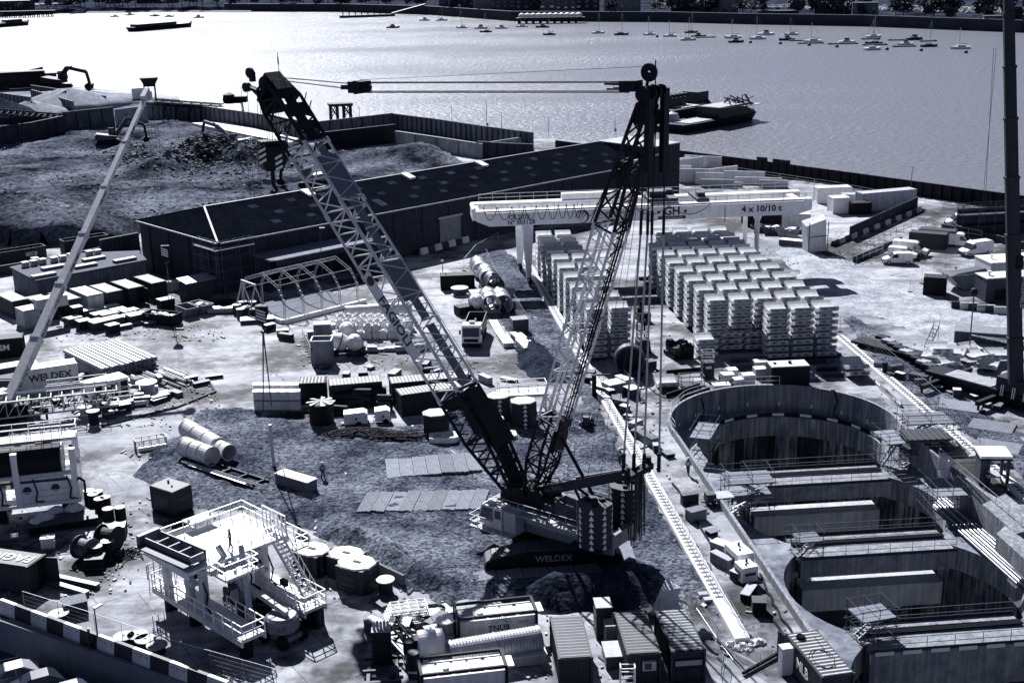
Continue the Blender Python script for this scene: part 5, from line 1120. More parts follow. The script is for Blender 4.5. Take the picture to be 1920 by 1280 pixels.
def arch_shelter():
 A, B = G(536, 603), G(672, 568); d = (B - A).normalized(); n = V3((-d.y, d.x, 0)); L_ = (B - A).length
 t = T('shelter_frame', 'bare arched lattice frame of a shelter standing in front of the warehouse', 'shelter frame', A, math.atan2(d.y, d.x)); D = 10.5
 for k in range(5):
  x = L_ * k / 4; pts = [(0, 0), (-.15, 3.1), (1.3, 5.0), (4.9, 6.4), (D - 1.2, 5.0), (D, 3.1), (D, 0)]; mb=MB()
  for (y0, z0), (y1, z1) in zip(pts, pts[1:]):
   a, b = V3((x, y0, z0)), V3((x, y1, z1)); nn = V3((0, -(z1 - z0), y1 - y0)).normalized() * .42; m_ = max(2, round((b - a).length / .8))
   mb.tube(a, b, .06, 5); mb.tube(a - nn, b - nn, .06, 5)
   for i in range(m_): mb.tube(a.lerp(b, i / m_), a.lerp(b, (i + .5) / m_) - nn, .03, 4); mb.tube(a.lerp(b, (i + .5) / m_) - nn, a.lerp(b, (i + 1) / m_), .03, 4)
  mb.build('arch', STEEL, t)
 for (y, z) in ((-.15, 3.1), (1.3, 5.0), (4.9, 6.4), (D - 1.2, 5.0), (D, 3.1)):
  mb=MB(); mb.tube((0, y, z), (L_, y, z), .045, 5)
  if z in (6.4,):
   mb.tube((0, y, z - .5), (L_, y, z - .5), .045, 5)
   for i in range(40): mb.tube((L_ * i / 40, y, z - .5 * (i % 2)), (L_ * (i + 1) / 40, y, z - .5 * ((i + 1) % 2)), .03, 4)
  mb.build('purlin', STEEL, t)
 for k in range(4): mb=MB(); a, b = L_ * k / 4, L_ * (k + 1) / 4; mb.tube((a, 0, .2), (b, -.15, 3.0), .03, 4); mb.build('brace', STEEL, t)
 pl = T('shelter_floor', 'low pale concrete floor slab under the arched shelter frame', 'slab', A, math.atan2(d.y, d.x));mb=MB();mb.box((L_ / 2, D / 2 - .4, .12), (L_ + 1.6, D + 1, .24)); mb.build('slab', mat('slab_floor', .12, .9, 0, .2, .6), pl);mb=MB();mb.box((L_ / 2, -.75, .3), (L_ + 1.6, .5, .6)); mb.build('kerb', WHITE, pl);mb=MB();mb.box((-.9, D / 2 - .4, .3), (.5, D + .4, .6)); mb.build('kerb', WHITE, pl)
arch_shelter()
k = 0
a, b = G(788, 478), G(938, 437)
for i in range(12): barrier(a.lerp(b, (i + .5) / 12), ang(a, b), ('pale' if i % 2 == 0 else 'dark') + ' plastic barrier at the warehouse foot, %s from the left' % ORD[i], i % 2 == 0, 'barriers along the warehouse foot', (b - a).length / 12 * .97, 1.1)
WALLM = mat('flood_wall_concrete', .17, .9, 0, .3, .3, bump=.2, streak=.5); WALLD = mat('dark_sheet_wall', .05, .8, 0, .4, .4, streak=.5); WALLW = mat('white_wall', .45, .85, 0, .25, .3, streak=.4)
def wall(px, h, label, m=WALLM, z=0, posts=2.6, th=.4, capm=None, name='site_wall', pm=None):
 P_ = [G(u, v, z) for u, v in px]; t = T(name, label, 'wall', P_[0])
 mb=MB()
 for a, b in zip(P_, P_[1:]): mb.beam(a + V3((0, 0, h / 2)), b + V3((0, 0, h / 2)), th, h)
 mb.build('panels', m, t, w=True)
 if posts:
  mb=MB()
  for a, b in zip(P_, P_[1:]):
   n_ = max(1, round((b - a).length / posts)); dn = (b - a).normalized(); q = V3((dn.y, -dn.x, 0)); q = q if q.y < 0 else -q
   for i in range(n_): c = a.lerp(b, i / n_) + q * (th / 2 + .12); mb.box(c + V3((0, 0, h / 2)), (.25, .3, h + .1), ang(a, b))
  for a, b in zip(P_, P_[1:]): mb.beam(a + V3((0, 0, h + .05)), b + V3((0, 0, h + .05)), th * 1.3, .18)
  mb.build('posts', pm or WALLD, t, w=True)
 return t
wall([(-60, 285), (60, 268), (122, 254)], 5.5, 'dark sheeted wall at the left edge behind the demolition ground', WALLD, posts=4)
wall([(122, 250), (216, 239)], 6.0, 'posted concrete wall section between the dark wall and plain wall', WALLM, posts=4)
wall([(218, 238), (278, 230)], 5.2, 'plain pale concrete wall section behind the raised crane boom', WALLW, posts=0)
wall([(278, 222), (380, 230), (470, 244), (575, 263)], 5.0, 'long posted flood wall behind the pale wharf slab', WALLM)
wall([(575, 263), (640, 255), (738, 243)], 4.6, 'posted flood wall section beside the river trestle', WALLM, posts=3.2)
wall([(600, 285), (742, 268)], 5.0, 'black wall below the flood wall left of the white sheet wall', BLACK, posts=0)
wall([(740, 243), (820, 254), (905, 268), (1000, 282)], 4.4, 'flood wall with closely set posts above the long white wall', WALLM, posts=2.2)
wall([(744, 272), (820, 284), (905, 298)], 3.6, 'long white retaining wall below the posted flood wall', WALLW, posts=9, pm=MGREY)
wall([(896, 296), (950, 300), (1000, 302)], 4.0, 'short dark posted wall behind the warehouse ridge', WALLD, posts=2.4)
wall([(910, 290), (995, 276)], 3.0, 'pale inclined parapet wall running toward the river behind the ridge', WALLW, posts=0)
P_ = [G(u, v) for u, v in ((360, 238), (420, 236), (560, 268), (545, 276), (470, 262))];mb=MB();mb.ext(P_, (0, 0, 1.2)); tag(mb.build('pale_slab', mat('pale_slab_concrete', .75, .8, 0, .12, .3), None, loc=P_[0], w=True), 'bright pale concrete slab below the posted flood wall', 'slab')
P_ = [G(1244, 301), G(1400, 322), G(1560, 344), G(1920, 396), G(2300, 452)]; t = T('river_wall', 'dark ribbed sheet pile river wall along the right bank', 'wall', P_[0])
mb=MB()
for a, b in zip(P_, P_[1:]):
 n_ = round((b - a).length / 1.1); dn = (b - a).normalized(); q = V3((dn.y, -dn.x, 0))
 for i in range(n_): c = a.lerp(b, (i + .5) / n_) + q * (.22 if i % 2 else -.1); mb.box(c + V3((0, 0, 1.45)), (1.2, .35, 2.9 + (.15 if i % 2 else 0)), ang(a, b))
mb.build('sheet_piles', BLACK, t, w=True)
mb=MB(); [mb.box(G(u, v) + V3((0, 0, 3.3)), (2.4, .5, .9), rad(-32)) for u, v in ((1428, 326), (1458, 330), (1470, 332))]; mb.build('raised_panels', BLACK, t, w=True)
P_ = [G(1262, 306), G(1400, 327), G(1560, 351), G(1700, 378), G(1880, 405)]; t = T('riverside_railing', 'pale tubular railing along the foot of the dark river wall', 'railing', P_[0]);mb=MB();rails(mb, P_, 1.2, .05, 4.5); mb.build('rails', STEEL, t, w=True)
lamp_post(G(1706, 384), HT(1706, 384, 312), 'twin headed lamp post by the river wall at the right', rad(180))
for k, (u, v, L_, h, yw) in enumerate([(1270, 318, 7, 2.6, 30), (1288, 322, 9, 3.0, 30), (1318, 315, 9, 2.8, -28), (1262, 332, 8, 2.6, -10), (1300, 344, 6.5, 3.2, -12), (1255, 338, 6, 3.3, -12), (1330, 346, 6, 2.6, -12), (1352, 336, 9, 2.6, 30), (1345, 352, 7, 1.8, -12), (1395, 338, 9, 2.0, -14), (1408, 346, 7, 1.6, -14), (1370, 352, 5, 1.2, -10), (1430, 345, 8, 1.4, -14), (1450, 352, 6, 1.6, -14)]):
 q = G(u, v); t = T('wall_unit', 'pale precast wall unit standing by the river wall, %s from the left' % ORD[k] if k < 13 else 'last pale precast wall unit at the right end of the group', 'wall unit', q, rad(yw), 'precast wall units by the river')
 mb=MB(); mb.box((0, 0, h / 2), (L_, .3, h)); mb.box((0, .55, .12), (L_, 1.4, .24)); mb.build('unit', CONC, t)
q = G(1220, 360); t = T('canopy_tent', 'white pitched canopy tent behind the gantry trolley', 'tent', q, rad(8));mb=MB();b4 = [(-5, -3, 2.6), (5, -3, 2.6), (5, 3, 2.6), (-5, 3, 2.6)];
for i in range(4): mb.face([b4[i], b4[(i + 1) % 4], (1.0 if i in (0, 1) else -1.0, 0, 4.2)]) if False else None
mb.hexa(b4, [(-2, -.4, 4.2), (2, -.4, 4.2), (2, .4, 4.2), (-2, .4, 4.2)]); mb.build('roof_sheet', TARP, t)
for x in (-4.8, 0, 4.8):
 for y in (-2.8, 2.8): mb=MB(); mb.tube((x, y, 0), (x, y, 2.6), .08, 6); mb.build('pole', DGREY, t)
mb=MB(); mb.box((0, 0, 1.2), (8.5, 4.5, 2.2)); mb.build('stored_load', BLACK, t)
excavator(G(108, 168), rad(-8), 'dark material handler with long bent arm on the far wharf', 2.3, BLACK, ((.6, 0, 1.8), (2.2, 0, 3.6), (5.4, 0, 2.9), (5.8, 0, .9)))
def conveyor(p, q, label, w_=2.2, legs=3):
 t = T('conveyor', label, 'conveyor', (p.x, p.y, 0));mb=MB();d = (q - p).normalized(); s = V3((-d.y, d.x, 0)).normalized(); up = V3((0, 0, 1)); n_ = max(4, round((q - p).length / 3))
 for k in (-1, 1):
  for z in (0, 1.5): mb.tube(p + s * k * w_ / 2 + up * z, q + s * k * w_ / 2 + up * z, .16, 5)
  for i in range(n_): a, b = p.lerp(q, i / n_), p.lerp(q, (i + 1) / n_); mb.tube(a + s * k * w_ / 2, b + s * k * w_ / 2 + up * 1.5, .1, 4); mb.tube(a + s * k * w_ / 2, a + s * k * w_ / 2 + up * 1.5, .1, 4)
 mb.build('truss', BLACK, t, w=True);mb=MB();mb.beam(p + up * .8, q + up * .8, w_ * .8, .25); mb.build('belt', RUBBER, t, w=True)
 for i in range(legs):
  c = p.lerp(q, (i + .7) / (legs + .4)); mb=MB()
  for k in (-1, 1): mb.tube(c + s * k * w_ / 2, V3((c.x, c.y, 0)) + s * k * w_, .16, 5)
  mb.tube(V3((c.x, c.y, 0)) - s * w_, c + s * w_ / 2, .1, 4); mb.build('trestle', BLACK, t, w=True)
conveyor(G(-10, 215, 9), G(148, 226, 2), 'dark inclined conveyor over the stockyard at the far left')
conveyor(G(292, 196, 5.5), G(418, 205, 4), 'dark conveyor running along the far jetty to its end', 2.2, 5)
q = G(283, 192); t = T('loading_hopper', 'dark flared hopper on legs at the head of the jetty conveyor', 'hopper', q, .3);mb=MB();mb.hexa([(-1.6, -1.6, 5.5), (1.6, -1.6, 5.5), (1.6, 1.6, 5.5), (-1.6, 1.6, 5.5)], [(-3.2, -3, 8.6), (3.2, -3, 8.6), (3.2, 3, 8.6), (-3.2, 3, 8.6)]); mb.build('bin', BLACK, t)
for x in (-1.8, 1.8):
 for y in (-1.6, 1.6): mb=MB(); mb.tube((x, y, 0), (x, y, 6.5), .25, 6); mb.build('leg', BLACK, t)
q = G(262, 186); t = T('white_kiosk', 'small white kiosk beside the jetty hopper', 'kiosk', q, .3);mb=MB();mb.box((0, 0, 1.9), (5, 4, 3.8)); mb.build('walls', WHITE, t);mb=MB();mb.box((0, 0, 3.95), (5.4, 4.4, .25)); mb.build('roof', LGREY, t)
P_ = [G(u, v) for u, v in ((335, 186), (452, 191), (456, 214), (345, 216))]; t = T('loading_jetty', 'dark jetty head on timber piles at the end of the conveyor', 'jetty', P_[0]);mb=MB();mb.ext([p + V3((0, 0, .2)) for p in P_], (0, 0, .8)); mb.build('deck', DGREY, t, w=True)
mb=MB(); [mb.tube(p.lerp(q_, i / 6) + V3((0, 0, -5)), p.lerp(q_, i / 6) + V3((0, 0, 1.4)), .5, 6) for p, q_ in ((P_[1], P_[2]), (P_[2], P_[3])) for i in range(6)]; mb.build('piles', BLACK, t, w=True)
mb=MB(); q = G(430, 192, 1); mb.lathe([(2.0, 0), (2.2, 1), (1.8, 2.6), (0, 3.4)], q, n=12); mb.box(q + V3((4, 0, 1)), (4, 3, 2)); mb.build('drive_house', BLACK, t, w=True)
for k, (px, lb) in enumerate((([(0, 170), (82, 148)], 'dark solid parapet on the far wharf edge at the left'),)): wall(px, 5, lb, WALLD, posts=0)
for k, (u, v, L_) in enumerate(((32, 148, 20), (60, 147, 18))): q = G(u, v, 4); t = T('barge_hatch', '%s dark cargo hatch block beyond the far wharf parapet' % ('taller' if k == 0 else 'lower'), 'hatch block', (q.x, q.y, 0), .35);mb=MB();mb.box((0, 0, 4 + k * -.8), (L_, 6, 5)); mb.box((0, 0, 6.6 - k), (L_ + 1, 6.6, .5)); mb.build('block', BLACK, t)
for k, (px, h) in enumerate((([(60, 178), (200, 200)], 3.5), ([(0, 196), (60, 205)], 4), ([(62, 190), (140, 214)], 4))): wall(px, h, ('long', 'left', 'nearer')[k] + ' ribbed bay wall between aggregate heaps on the far wharf', WALLM if k else WALLD, posts=3)
for k, (u, v, r_, h) in enumerate(((130, 200, 22, 6), (60, 216, 14, 4.5), (28, 222, 12, 4), (90, 186, 16, 2.5), (-10, 225, 18, 7))):
 q = G(u, v);mb=MB();mb.lathe([(r_, -.2), (r_ * .7, h * .35), (r_ * .35, h * .75), (r_ * .1, h), (0, h)], q, n=22); mb.v = [(a + R.uniform(-.8, .8), b + R.uniform(-.8, .8), c + R.uniform(-.25, .25)) for a, b, c in mb.v]
 tag(mb.build('aggregate_heap', SAND if k not in (4,) else SPOIL, None, True, loc=q, w=True), ('large pale', 'white topped', 'small pale', 'low wide', 'dark')[k] + ' aggregate heap in the wharf bays at the far left', 'heap')
q = G(640, 236, WATERZ); t = T('mooring_trestle', 'dark braced timber trestle standing in the river behind the flood wall', 'trestle', q, .25); t.scale = (.72,) * 3
for x in (-4.4, -1.4, 1.4, 4.4):
 for y in (-2.5, 2.5): mb=MB(); mb.tube((x, y, 0), (x, y, 9.5), .38, 6); mb.build('pile', BLACK, t)
mb=MB(); mb.box((0, 0, 9.4), (10.4, 6.6, 1.2)); mb.build('cap', BLACK, t)
for y in (-2.5, 2.5):
 for x0, x1 in ((-4.4, -1.4), (1.4, 4.4)): mb=MB(); mb.tube((x0, y, 4), (x1, y, 9), .2, 5); mb.tube((x1, y, 4), (x0, y, 9), .2, 5); mb.build('cross_brace', BLACK, t)
for k, (u, v, v1) in enumerate(((675, 228, 201), (848, 240, 201), (941, 243, 211), (1029, 254, 219))): lamp_post(G(u, v), HT(u, v, v1), 'lamp post on the quay edge, %s from the left' % ORD[k], rad(90 + 80 * k))
for k, (u, v, v1) in enumerate(((913, 242, 185), (1153, 248, 217))): q = G(u, v); t = T('signal_mast', ('taller' if k == 0 else 'shorter') + ' thin signal mast on the quay edge', 'mast', q);mb=MB();h = HT(u, v, v1); mb.tube((0, 0, 0), (0, 0, h), .14, 6, r2=.05); mb.build('pole', LGREY, t);mb=MB();mb.box((.2, 0, h * .15), (.5, .4, .7)); mb.build('control_box', DGREY, t)
excavator(G(450, 282, .5), rad(168), 'pale armed excavator working on the rubble below the flood wall', 1.5, MGREY, ((1.2, 0, 1.7), (4.0, 0, 4.2), (6.2, 0, 4.9), (6.8, 0, 2.4)))
excavator(G(205, 272, .5), rad(20), 'dark excavator half hidden behind the raised crane boom', 1.5, DGREY)
excavator(G(590, 350, .5), rad(175), 'dark excavator with raised arm peeping over the warehouse roof', 1.5, MGREY, ((1.2, 0, 1.7), (3.0, 0, 4.6), (4.6, 0, 3.4), (5.0, 0, 1.2)))
mb=MB()
for k in range(4200):
 q = G(R.gauss(385, 85), R.gauss(300, 13)); h = dh(q.x, q.y, 5); s = abs(R.gauss(0, .22)) + .12; mb.box((q.x, q.y, h + s * .2), (s * R.uniform(.8, 2), s * R.uniform(.6, 1.4), s * R.uniform(.4, 1)), M=Matrix.Rotation(R.uniform(0, 3), 3, 'Z') @ Matrix.Rotation(R.uniform(-.7, .7), 3, 'X'))
for k in range(1600):
 q = G(R.uniform(-20, 520), R.uniform(330, 430)); h = dh(q.x, q.y, 5); s = abs(R.gauss(0, .18)) + .1; mb.box((q.x, q.y, h + s * .2), (s * R.uniform(.8, 2.4), s * R.uniform(.6, 1.4), s * R.uniform(.3, .8)), M=Matrix.Rotation(R.uniform(0, 3), 3, 'Z') @ Matrix.Rotation(R.uniform(-.5, .5), 3, 'X'))
tag(mb.build('rubble', mat('broken_rubble', .13, .9, 0, .8, .8)), 'broken brick and concrete rubble strewn over the demolition ground', 'rubble', kind='stuff')
for k, (u, v, L_, lb) in enumerate(((40, 492, 8.2, 'dark open top roll on container with white plate at the left edge'), (160, 470, 8.0, 'dark open top roll on container behind the white crane boom'))):
 q = G(u, v); t = skip_bin(q, rad(38), lb, NAVY, L_, 2.4, 2.5, False, False, 'roll on containers')
 if k == 0: mb=MB(); mb.box((1.5, -1.27, 1.5), (1.9, .04, .6)); pl = mb.build('name_plate', PALE, t); text('LGSM', .5, INK, t, (1.5, -1.31, 1.5), (1, 0, 0), (0, 0, 1), bold=.01)
wall([(190, 478), (262, 464)], 2.6, 'dark boundary wall between the low building and the warehouse', WALLD, posts=3.2)
wall([(-20, 520), (95, 500), (190, 480)], 1.6, 'low dark wall behind the flat roofed building', WALLD, posts=0)
# ================================================================ LEFT YARD
def mid(*a): return sum(a, Vector()) / len(a)
def telescopic(base, head, label, wd, m, words=None, collars=(0, .18, .34, .5, .66, .82, .985), name='telescopic_boom', tip=True):
 t = T(name, label, 'crane', (base.x, base.y, 0)); a = (head - base); L_ = a.length; a.normalize(); s = a.cross(V3((0, 1, 0))).normalized(); s = V3((s.x, s.y, 0)).normalized() if False else a.cross(V3((0, 0, 1))).normalized(); n = s.cross(a)
 for k, (c0, c1) in enumerate(zip(collars, collars[1:])):
  w_ = lerp(wd[0], wd[1], k / (len(collars) - 2)); p, q = base + a * L_ * c0, base + a * L_ * c1; h = w_ * .62
  prof = [(-w_ / 2, h), (w_ / 2, h), (w_ / 2, -h * .4), (w_ * .25, -h), (-w_ * .25, -h), (-w_ / 2, -h * .4)]
  mb=MB(); mb.hexa([p + s * x + n * z for x, z in prof], [q + s * x + n * z for x, z in prof]); sec = mb.build('boom_section', m, t, w=True)
  mb=MB(); c = q - a * .25; mb.hexa([c + s * x * 1.12 + n * z * 1.12 for x, z in prof], [c + a * .3 + s * x * 1.12 + n * z * 1.12 for x, z in prof]); mb.build('collar', m, t, w=True)
 if words:
  for c in words: w_ = lerp(wd[0], wd[1], c); text('WELDEX', w_ * .78, INK, t, base + a * L_ * c - n * w_ * .05 + s * (w_ * .5 + .03) * (1 if s.y < 0 else -1), a, n, w=True, bold=.01, sx=1.25) if False else text('WELDEX', w_ * .62, INK, t, base + a * L_ * c - n * (w_ * .62 + .03) if False else base + a * L_ * c + (s * (1 if s.y < 0 else -1)) * (w_ / 2 + .025) + n * w_ * .1, a, n * (1 if a.cross(n).dot(s * (1 if s.y < 0 else -1)) > 0 else -1), w=True, bold=.012, sx=1.35)
 if tip:
  mb=MB(); q = head; mb.box(q, (1.0, 1.2, 1.0)); [mb.tube(q + s * (k * .3 - .35) + n * -.3 - V3((0, 0, .1)), q + s * (k * .3 - .25) + n * -.3 - V3((0, 0, .1)), .45, 14) for k in range(3)]; mb.beam(q - a * 1.2 + n * .6, q + a * .6 + n * .5, .7, .5); mb.build('boom_head', m, t, w=True)
 return t, a, s, n
hk = G(318, 604); zt = HT(318, 604, 178); bs = G(22, 790); bs.z = 2.2
hd = V3((hk.x, hk.y, zt)); hd2 = onplane(276, 178, hd, V3((0, 1, 0)))
tb, ta, ts, tn_ = telescopic(bs, hd2, 'white telescopic boom of a mobile crane rising at the left edge', (1.15, .55), CREAM, (.06, .2, .3, .41, .62, .86))
cx_ = T('mobile_crane_carrier', 'dark mobile crane carrier half hidden under the white boom at the left edge', 'mobile crane', (bs.x - 1.5, bs.y - 1.5, 0), rad(60))
mb=MB(); mb.box((0, 0, 1.1), (11, 2.8, 1.0)); mb.box((-1, 0, 2.1), (5, 2.6, 1.2)); mb.build('chassis', BLACK, cx_)
mb=MB(); mb.box((2.6, 1.6, 2.4), (2.0, 1.0, 1.6)); mb.build('cab', LGREY, cx_)
for x in (-4.2, -2.6, 2.0, 3.6):
 for y in (-1.2, 1.2): mb=MB(); mb.tube((x, y - .2, .65), (x, y + .2, .65), .65, 16); mb.build('wheel', RUBBER, cx_)
for x in (-4.6, 4.6): mb=MB(); mb.box((x, 0, .9), (.4, 7, .4)); mb.tube((x, -3.4, 0), (x, -3.4, .9), .15, 6); mb.tube((x, 3.4, 0), (x, 3.4, .9), .15, 6); mb.build('outrigger', BLACK, cx_)
def hook(px, htop, label, drop, ropes, size=1.0, rz=0, par=None):
 """hook block hanging plumb from htop, with its ropes"""
 b = onplane(px[0], px[1], htop, V3((0, 1, 0))); b.x = htop.x; b.y = htop.y
 t = T('hook_block', label, 'hook block', b, rz); k = size
 mb=MB(); mb.ext([(-.55 * k, -.3 * k, .9 * k), (.55 * k, -.3 * k, .9 * k), (.65 * k, -.3 * k, .2 * k), (.3 * k, -.3 * k, -.7 * k), (-.3 * k, -.3 * k, -.7 * k), (-.65 * k, -.3 * k, .2 * k)], (0, .6 * k, 0)); mb.tube((0, 0, -.7 * k), (0, 0, -1.1 * k), .14 * k, 8); mb.build('block_body', BLACK, t)
 mb=MB()
 for i in range(4): z = -.35 * k + i * .3 * k; mb.face([(-.5 * k, -.32 * k, z), (.4 * k, -.32 * k, z - .35 * k), (.4 * k, -.32 * k, z - .2 * k), (-.5 * k, -.32 * k, z + .15 * k)])
 mb.build('warning_stripes', PALE, t)
 mb=MB(); mb.path([(0, 0, -1.1 * k), (.02, 0, -1.35 * k), (.2 * k, 0, -1.5 * k), (.15 * k, 0, -1.75 * k), (-.1 * k, 0, -1.78 * k), (-.2 * k, 0, -1.6 * k)], .1 * k, 6); mb.build('hook', BLACK, t)
 for i in range(ropes): mb=MB(); x = (i - (ropes - 1) / 2) * .25 * k; mb.tube((x * .6, 0, .7 * k), (x * 2.2, .1, (htop.z - b.z)), .022, 4); mb.build('rope', ROPE, t)
 if drop:
  for s_ in (-1, 1): mb=MB(); mb.tube((0, 0, -1.6 * k), (s_ * .18, 0, -drop), .035, 5); mb.tube((s_ * .18, 0, -drop), (s_ * .18, 0, -drop - .5), .08, 5); mb.build('sling', DSTEEL, t)
 return t
hook((315, 472), hd + V3((.4, 0, 0)), 'striped hook block of the white telescopic crane with a long sling below', 6.5, 4, 1.0)
th_ = rad(142); fw = V3((math.cos(th_), math.sin(th_), 0)); lf = V3((-fw.y, fw.x, 0)); jt = onplane(457, 163, V3((2.3, 104.8, 0)), lf)
hook((497, 590), jt, 'smaller hook block with long slings hanging over the yard from the tallest boom', 0, 2, 1.05)
b_ = [o for o in COL.objects if o.name.startswith('hook_block')][-1]
for s_, v in ((-1, 770), (1, 762)):
 e = onplane(500 + 8 * (s_ + .2), v, jt, V3((0, 1, 0)));mb=MB();mb.tube((0, 0, -1.7), (e.x - b_.location.x, 0, e.z - b_.location.z), .09, 6, r2=.06); mb.build('long_sling', DSTEEL, b_)
RZ = rad(-49)
def row(bl, br, label, m, mr, L_=6.06, **k):
 a, b = G(*bl), G(*br); c = (a + b) / 2 + V3((-math.cos(RZ), -math.sin(RZ), 0)) * L_ / 2
 return container(c, RZ, label, m, mr, L_, group='containers in the row by the low building', **k)
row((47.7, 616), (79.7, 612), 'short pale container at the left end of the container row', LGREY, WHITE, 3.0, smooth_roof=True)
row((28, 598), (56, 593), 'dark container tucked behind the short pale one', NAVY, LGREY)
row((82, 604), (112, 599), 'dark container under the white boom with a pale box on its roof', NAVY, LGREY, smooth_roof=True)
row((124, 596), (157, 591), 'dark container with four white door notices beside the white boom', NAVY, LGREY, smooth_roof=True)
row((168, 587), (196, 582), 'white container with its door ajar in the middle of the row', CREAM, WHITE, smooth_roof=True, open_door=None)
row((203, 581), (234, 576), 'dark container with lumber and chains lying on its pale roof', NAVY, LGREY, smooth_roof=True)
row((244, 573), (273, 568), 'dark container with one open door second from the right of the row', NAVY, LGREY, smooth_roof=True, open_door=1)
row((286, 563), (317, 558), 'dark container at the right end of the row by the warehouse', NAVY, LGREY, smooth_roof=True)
q = G(96, 576, 2.65); pallet_pile(q, RZ + rad(90), (4.4, 1.6, 1.5), 'long pale box resting on a dark container roof', LGREY, WHITE, 'storage_box', 'box')
for k, (u, v, x, y, z) in enumerate([(146, 600, 1.4, 1.4, 2.0), (165, 592, 1.8, 1.4, .9), (190, 598, 2.6, 1.8, .9), (207, 583, 2.4, 1.2, .8), (222, 588, 2.2, 1.6, .7), (205, 600, 2.6, 1.4, 1.0), (243, 590, 2.4, 1.6, .7), (172, 612, 3.0, 1.6, .8), (200, 614, 4.6, 1.8, 1.2), (228, 603, 3.2, 1.4, .7), (247, 597, 2.4, 1.8, .6), (257, 604, 2.6, 1.8, 1.2), (214, 607, 1.8, 1.2, .6), (158, 617, 1.8, 1.6, 1.3), (138, 608, 2.2, 1.6, 1.0), (184, 588, 1.6, 1.2, .6), (230, 617, 2.6, .8, .5), (283, 609, 2.0, 1.4, .5), (212, 624, 1.6, 1.4, 1.2)]):
 pallet_pile(G(u, v), rad(41) + R.uniform(-.1, .1), (x, y, z), 'crate with pale lid in the left laydown, %s' % ['far left', 'second from left at the back', 'broad one in the middle', 'narrow one at the back', 'one behind the tubes', 'central one', 'one at the far back right', 'large one at the left front', 'long one at the front', 'one right of the long one', 'flat one at the right', 'tall one at the right end', 'small one in the middle front', 'dark one at the front left', 'one beside the dark machine', 'small one at the back', 'thin one at the front right', 'single one before the black skip', 'black one nearest the camera'][k], BLACK if k in (0, 13, 18) else DGREY, TARP if k not in (17, 18) else LGREY, 'crate', 'crate', 'crates in the left laydown')
for k in range(9): a = G(236 + k * 3.2, 612 - k * .4);mb=MB();mb.beam(a + V3((0, 0, .15 + .1 * (k % 3))), a + V3((3.4, 3.0, .15 + .1 * (k % 3))), .18, .18); tag(mb.build('timber_baulk', TIMBER, None, loc=a, w=True), 'loose dark baulk lying right of the crates, %s from the left' % ORD[k], 'baulk', 'loose baulks in the left laydown')
skip_bin(G(305, 606), rad(-22), 'black open skip with white plate full of scrap in front of the container row', BLACK, 5.2, 2.3, 1.6)
skip_bin(G(352, 592), rad(-48), 'grey empty chain skip right of the black skip', MGREY, 3.6, 2.0, 1.5, True, False)
skip_bin(G(378, 586), rad(-40), 'grey chain skip with rubble at the right end of the skips', MGREY, 3.6, 2.0, 1.5, True)
q = G(312, 580); pallet_pile(q, rad(40), (2.2, 1.6, 1.6), 'dark machine with pale top behind the black skip', BLACK, LGREY, 'compressor', 'compressor')
for k, (u, v) in enumerate(((300, 548), (307, 546), (314, 545), (321, 544), (328, 543), (336, 542), (346, 551))): drum(G(u, v), 'pale plastic barrel by the warehouse wall, %s from the left' % ORD[k], 'pale barrels by the warehouse wall', .45, 1.5, TARP, TARP, 'plastic_barrel', 'barrel')
q = G(372, 553); t = T('lean_to_shed', 'small dark shed with pale sloping roof by the warehouse corner', 'shed', q, rad(42));mb=MB();mb.box((0, 0, 1.2), (5, 2.6, 2.4)); mb.build('walls', DGREY, t);mb=MB();mb.hexa([(-2.7, -1.5, 2.42), (2.7, -1.5, 2.42), (2.7, 1.5, 2.8), (-2.7, 1.5, 2.8)], [(-2.7, -1.5, 2.5), (2.7, -1.5, 2.5), (2.7, 1.5, 2.88), (-2.7, 1.5, 2.88)]); mb.build('roof', LGREY, t)
q = G(470, 588); t = T('lifting_frame', 'pale A frame lifting gantry standing among drums beside the arched shelter', 'lifting frame', q, rad(-50));mb=MB();mb.beam((-2.0, 0, 4.6), (2.0, 0, 4.6), .22, .3)
for x in (-1.9, 1.9):
 for y in (-1.5, 1.5): mb.beam((x, 0, 4.5), (x * 1.05, y, 0), .16, .16)
 mb.beam((x * 1.05, -1.5, .2), (x * 1.05, 1.5, .2), .12, .12)
mb.build('frame', LGREY, t)
for k, (u, v) in enumerate(((445, 588), (456, 582), (462, 592), (474, 582), (478, 596), (490, 590), (452, 596))): drum(G(u, v), 'drum with pale lid under the A frame, %s from the left' % ORD[k], 'drums under the lifting frame', .62, 1.4, DGREY, TARP)
pallet_pile(G(482, 603), rad(10), (4.6, 2.2, .5), 'flat dark trailer bed in front of the A frame', DGREY, DSTEEL, 'trailer_bed', 'trailer')
pallet_pile(G(430, 585), rad(2), (6, 1.4, .7), 'long low bundle of pale tubes left of the A frame', LGREY, STEEL, 'tube_bundle', 'bundle')
A0, B0 = G(126, 682, 0), G(172, 705, 0); d = (B0 - A0).normalized(); sd_ = V3((-d.y, d.x, 0)); L_ = 11.0
A1 = G(205, 655, 0); across = (A1 - A0); across = across - d * across.dot(d); step = across / 11
mb=MB(); mb.ext([(0, -.33, 0), (0, .33, 0), (0, .33, .1), (0, .18, .3), (0, -.18, .3), (0, -.33, .1)], (L_, 0, 0)); pile0 = mb.build('sheet_pile', mat('sheet_pile_steel', .2, .5, .3, .3, 2, spec=.3)); first = True
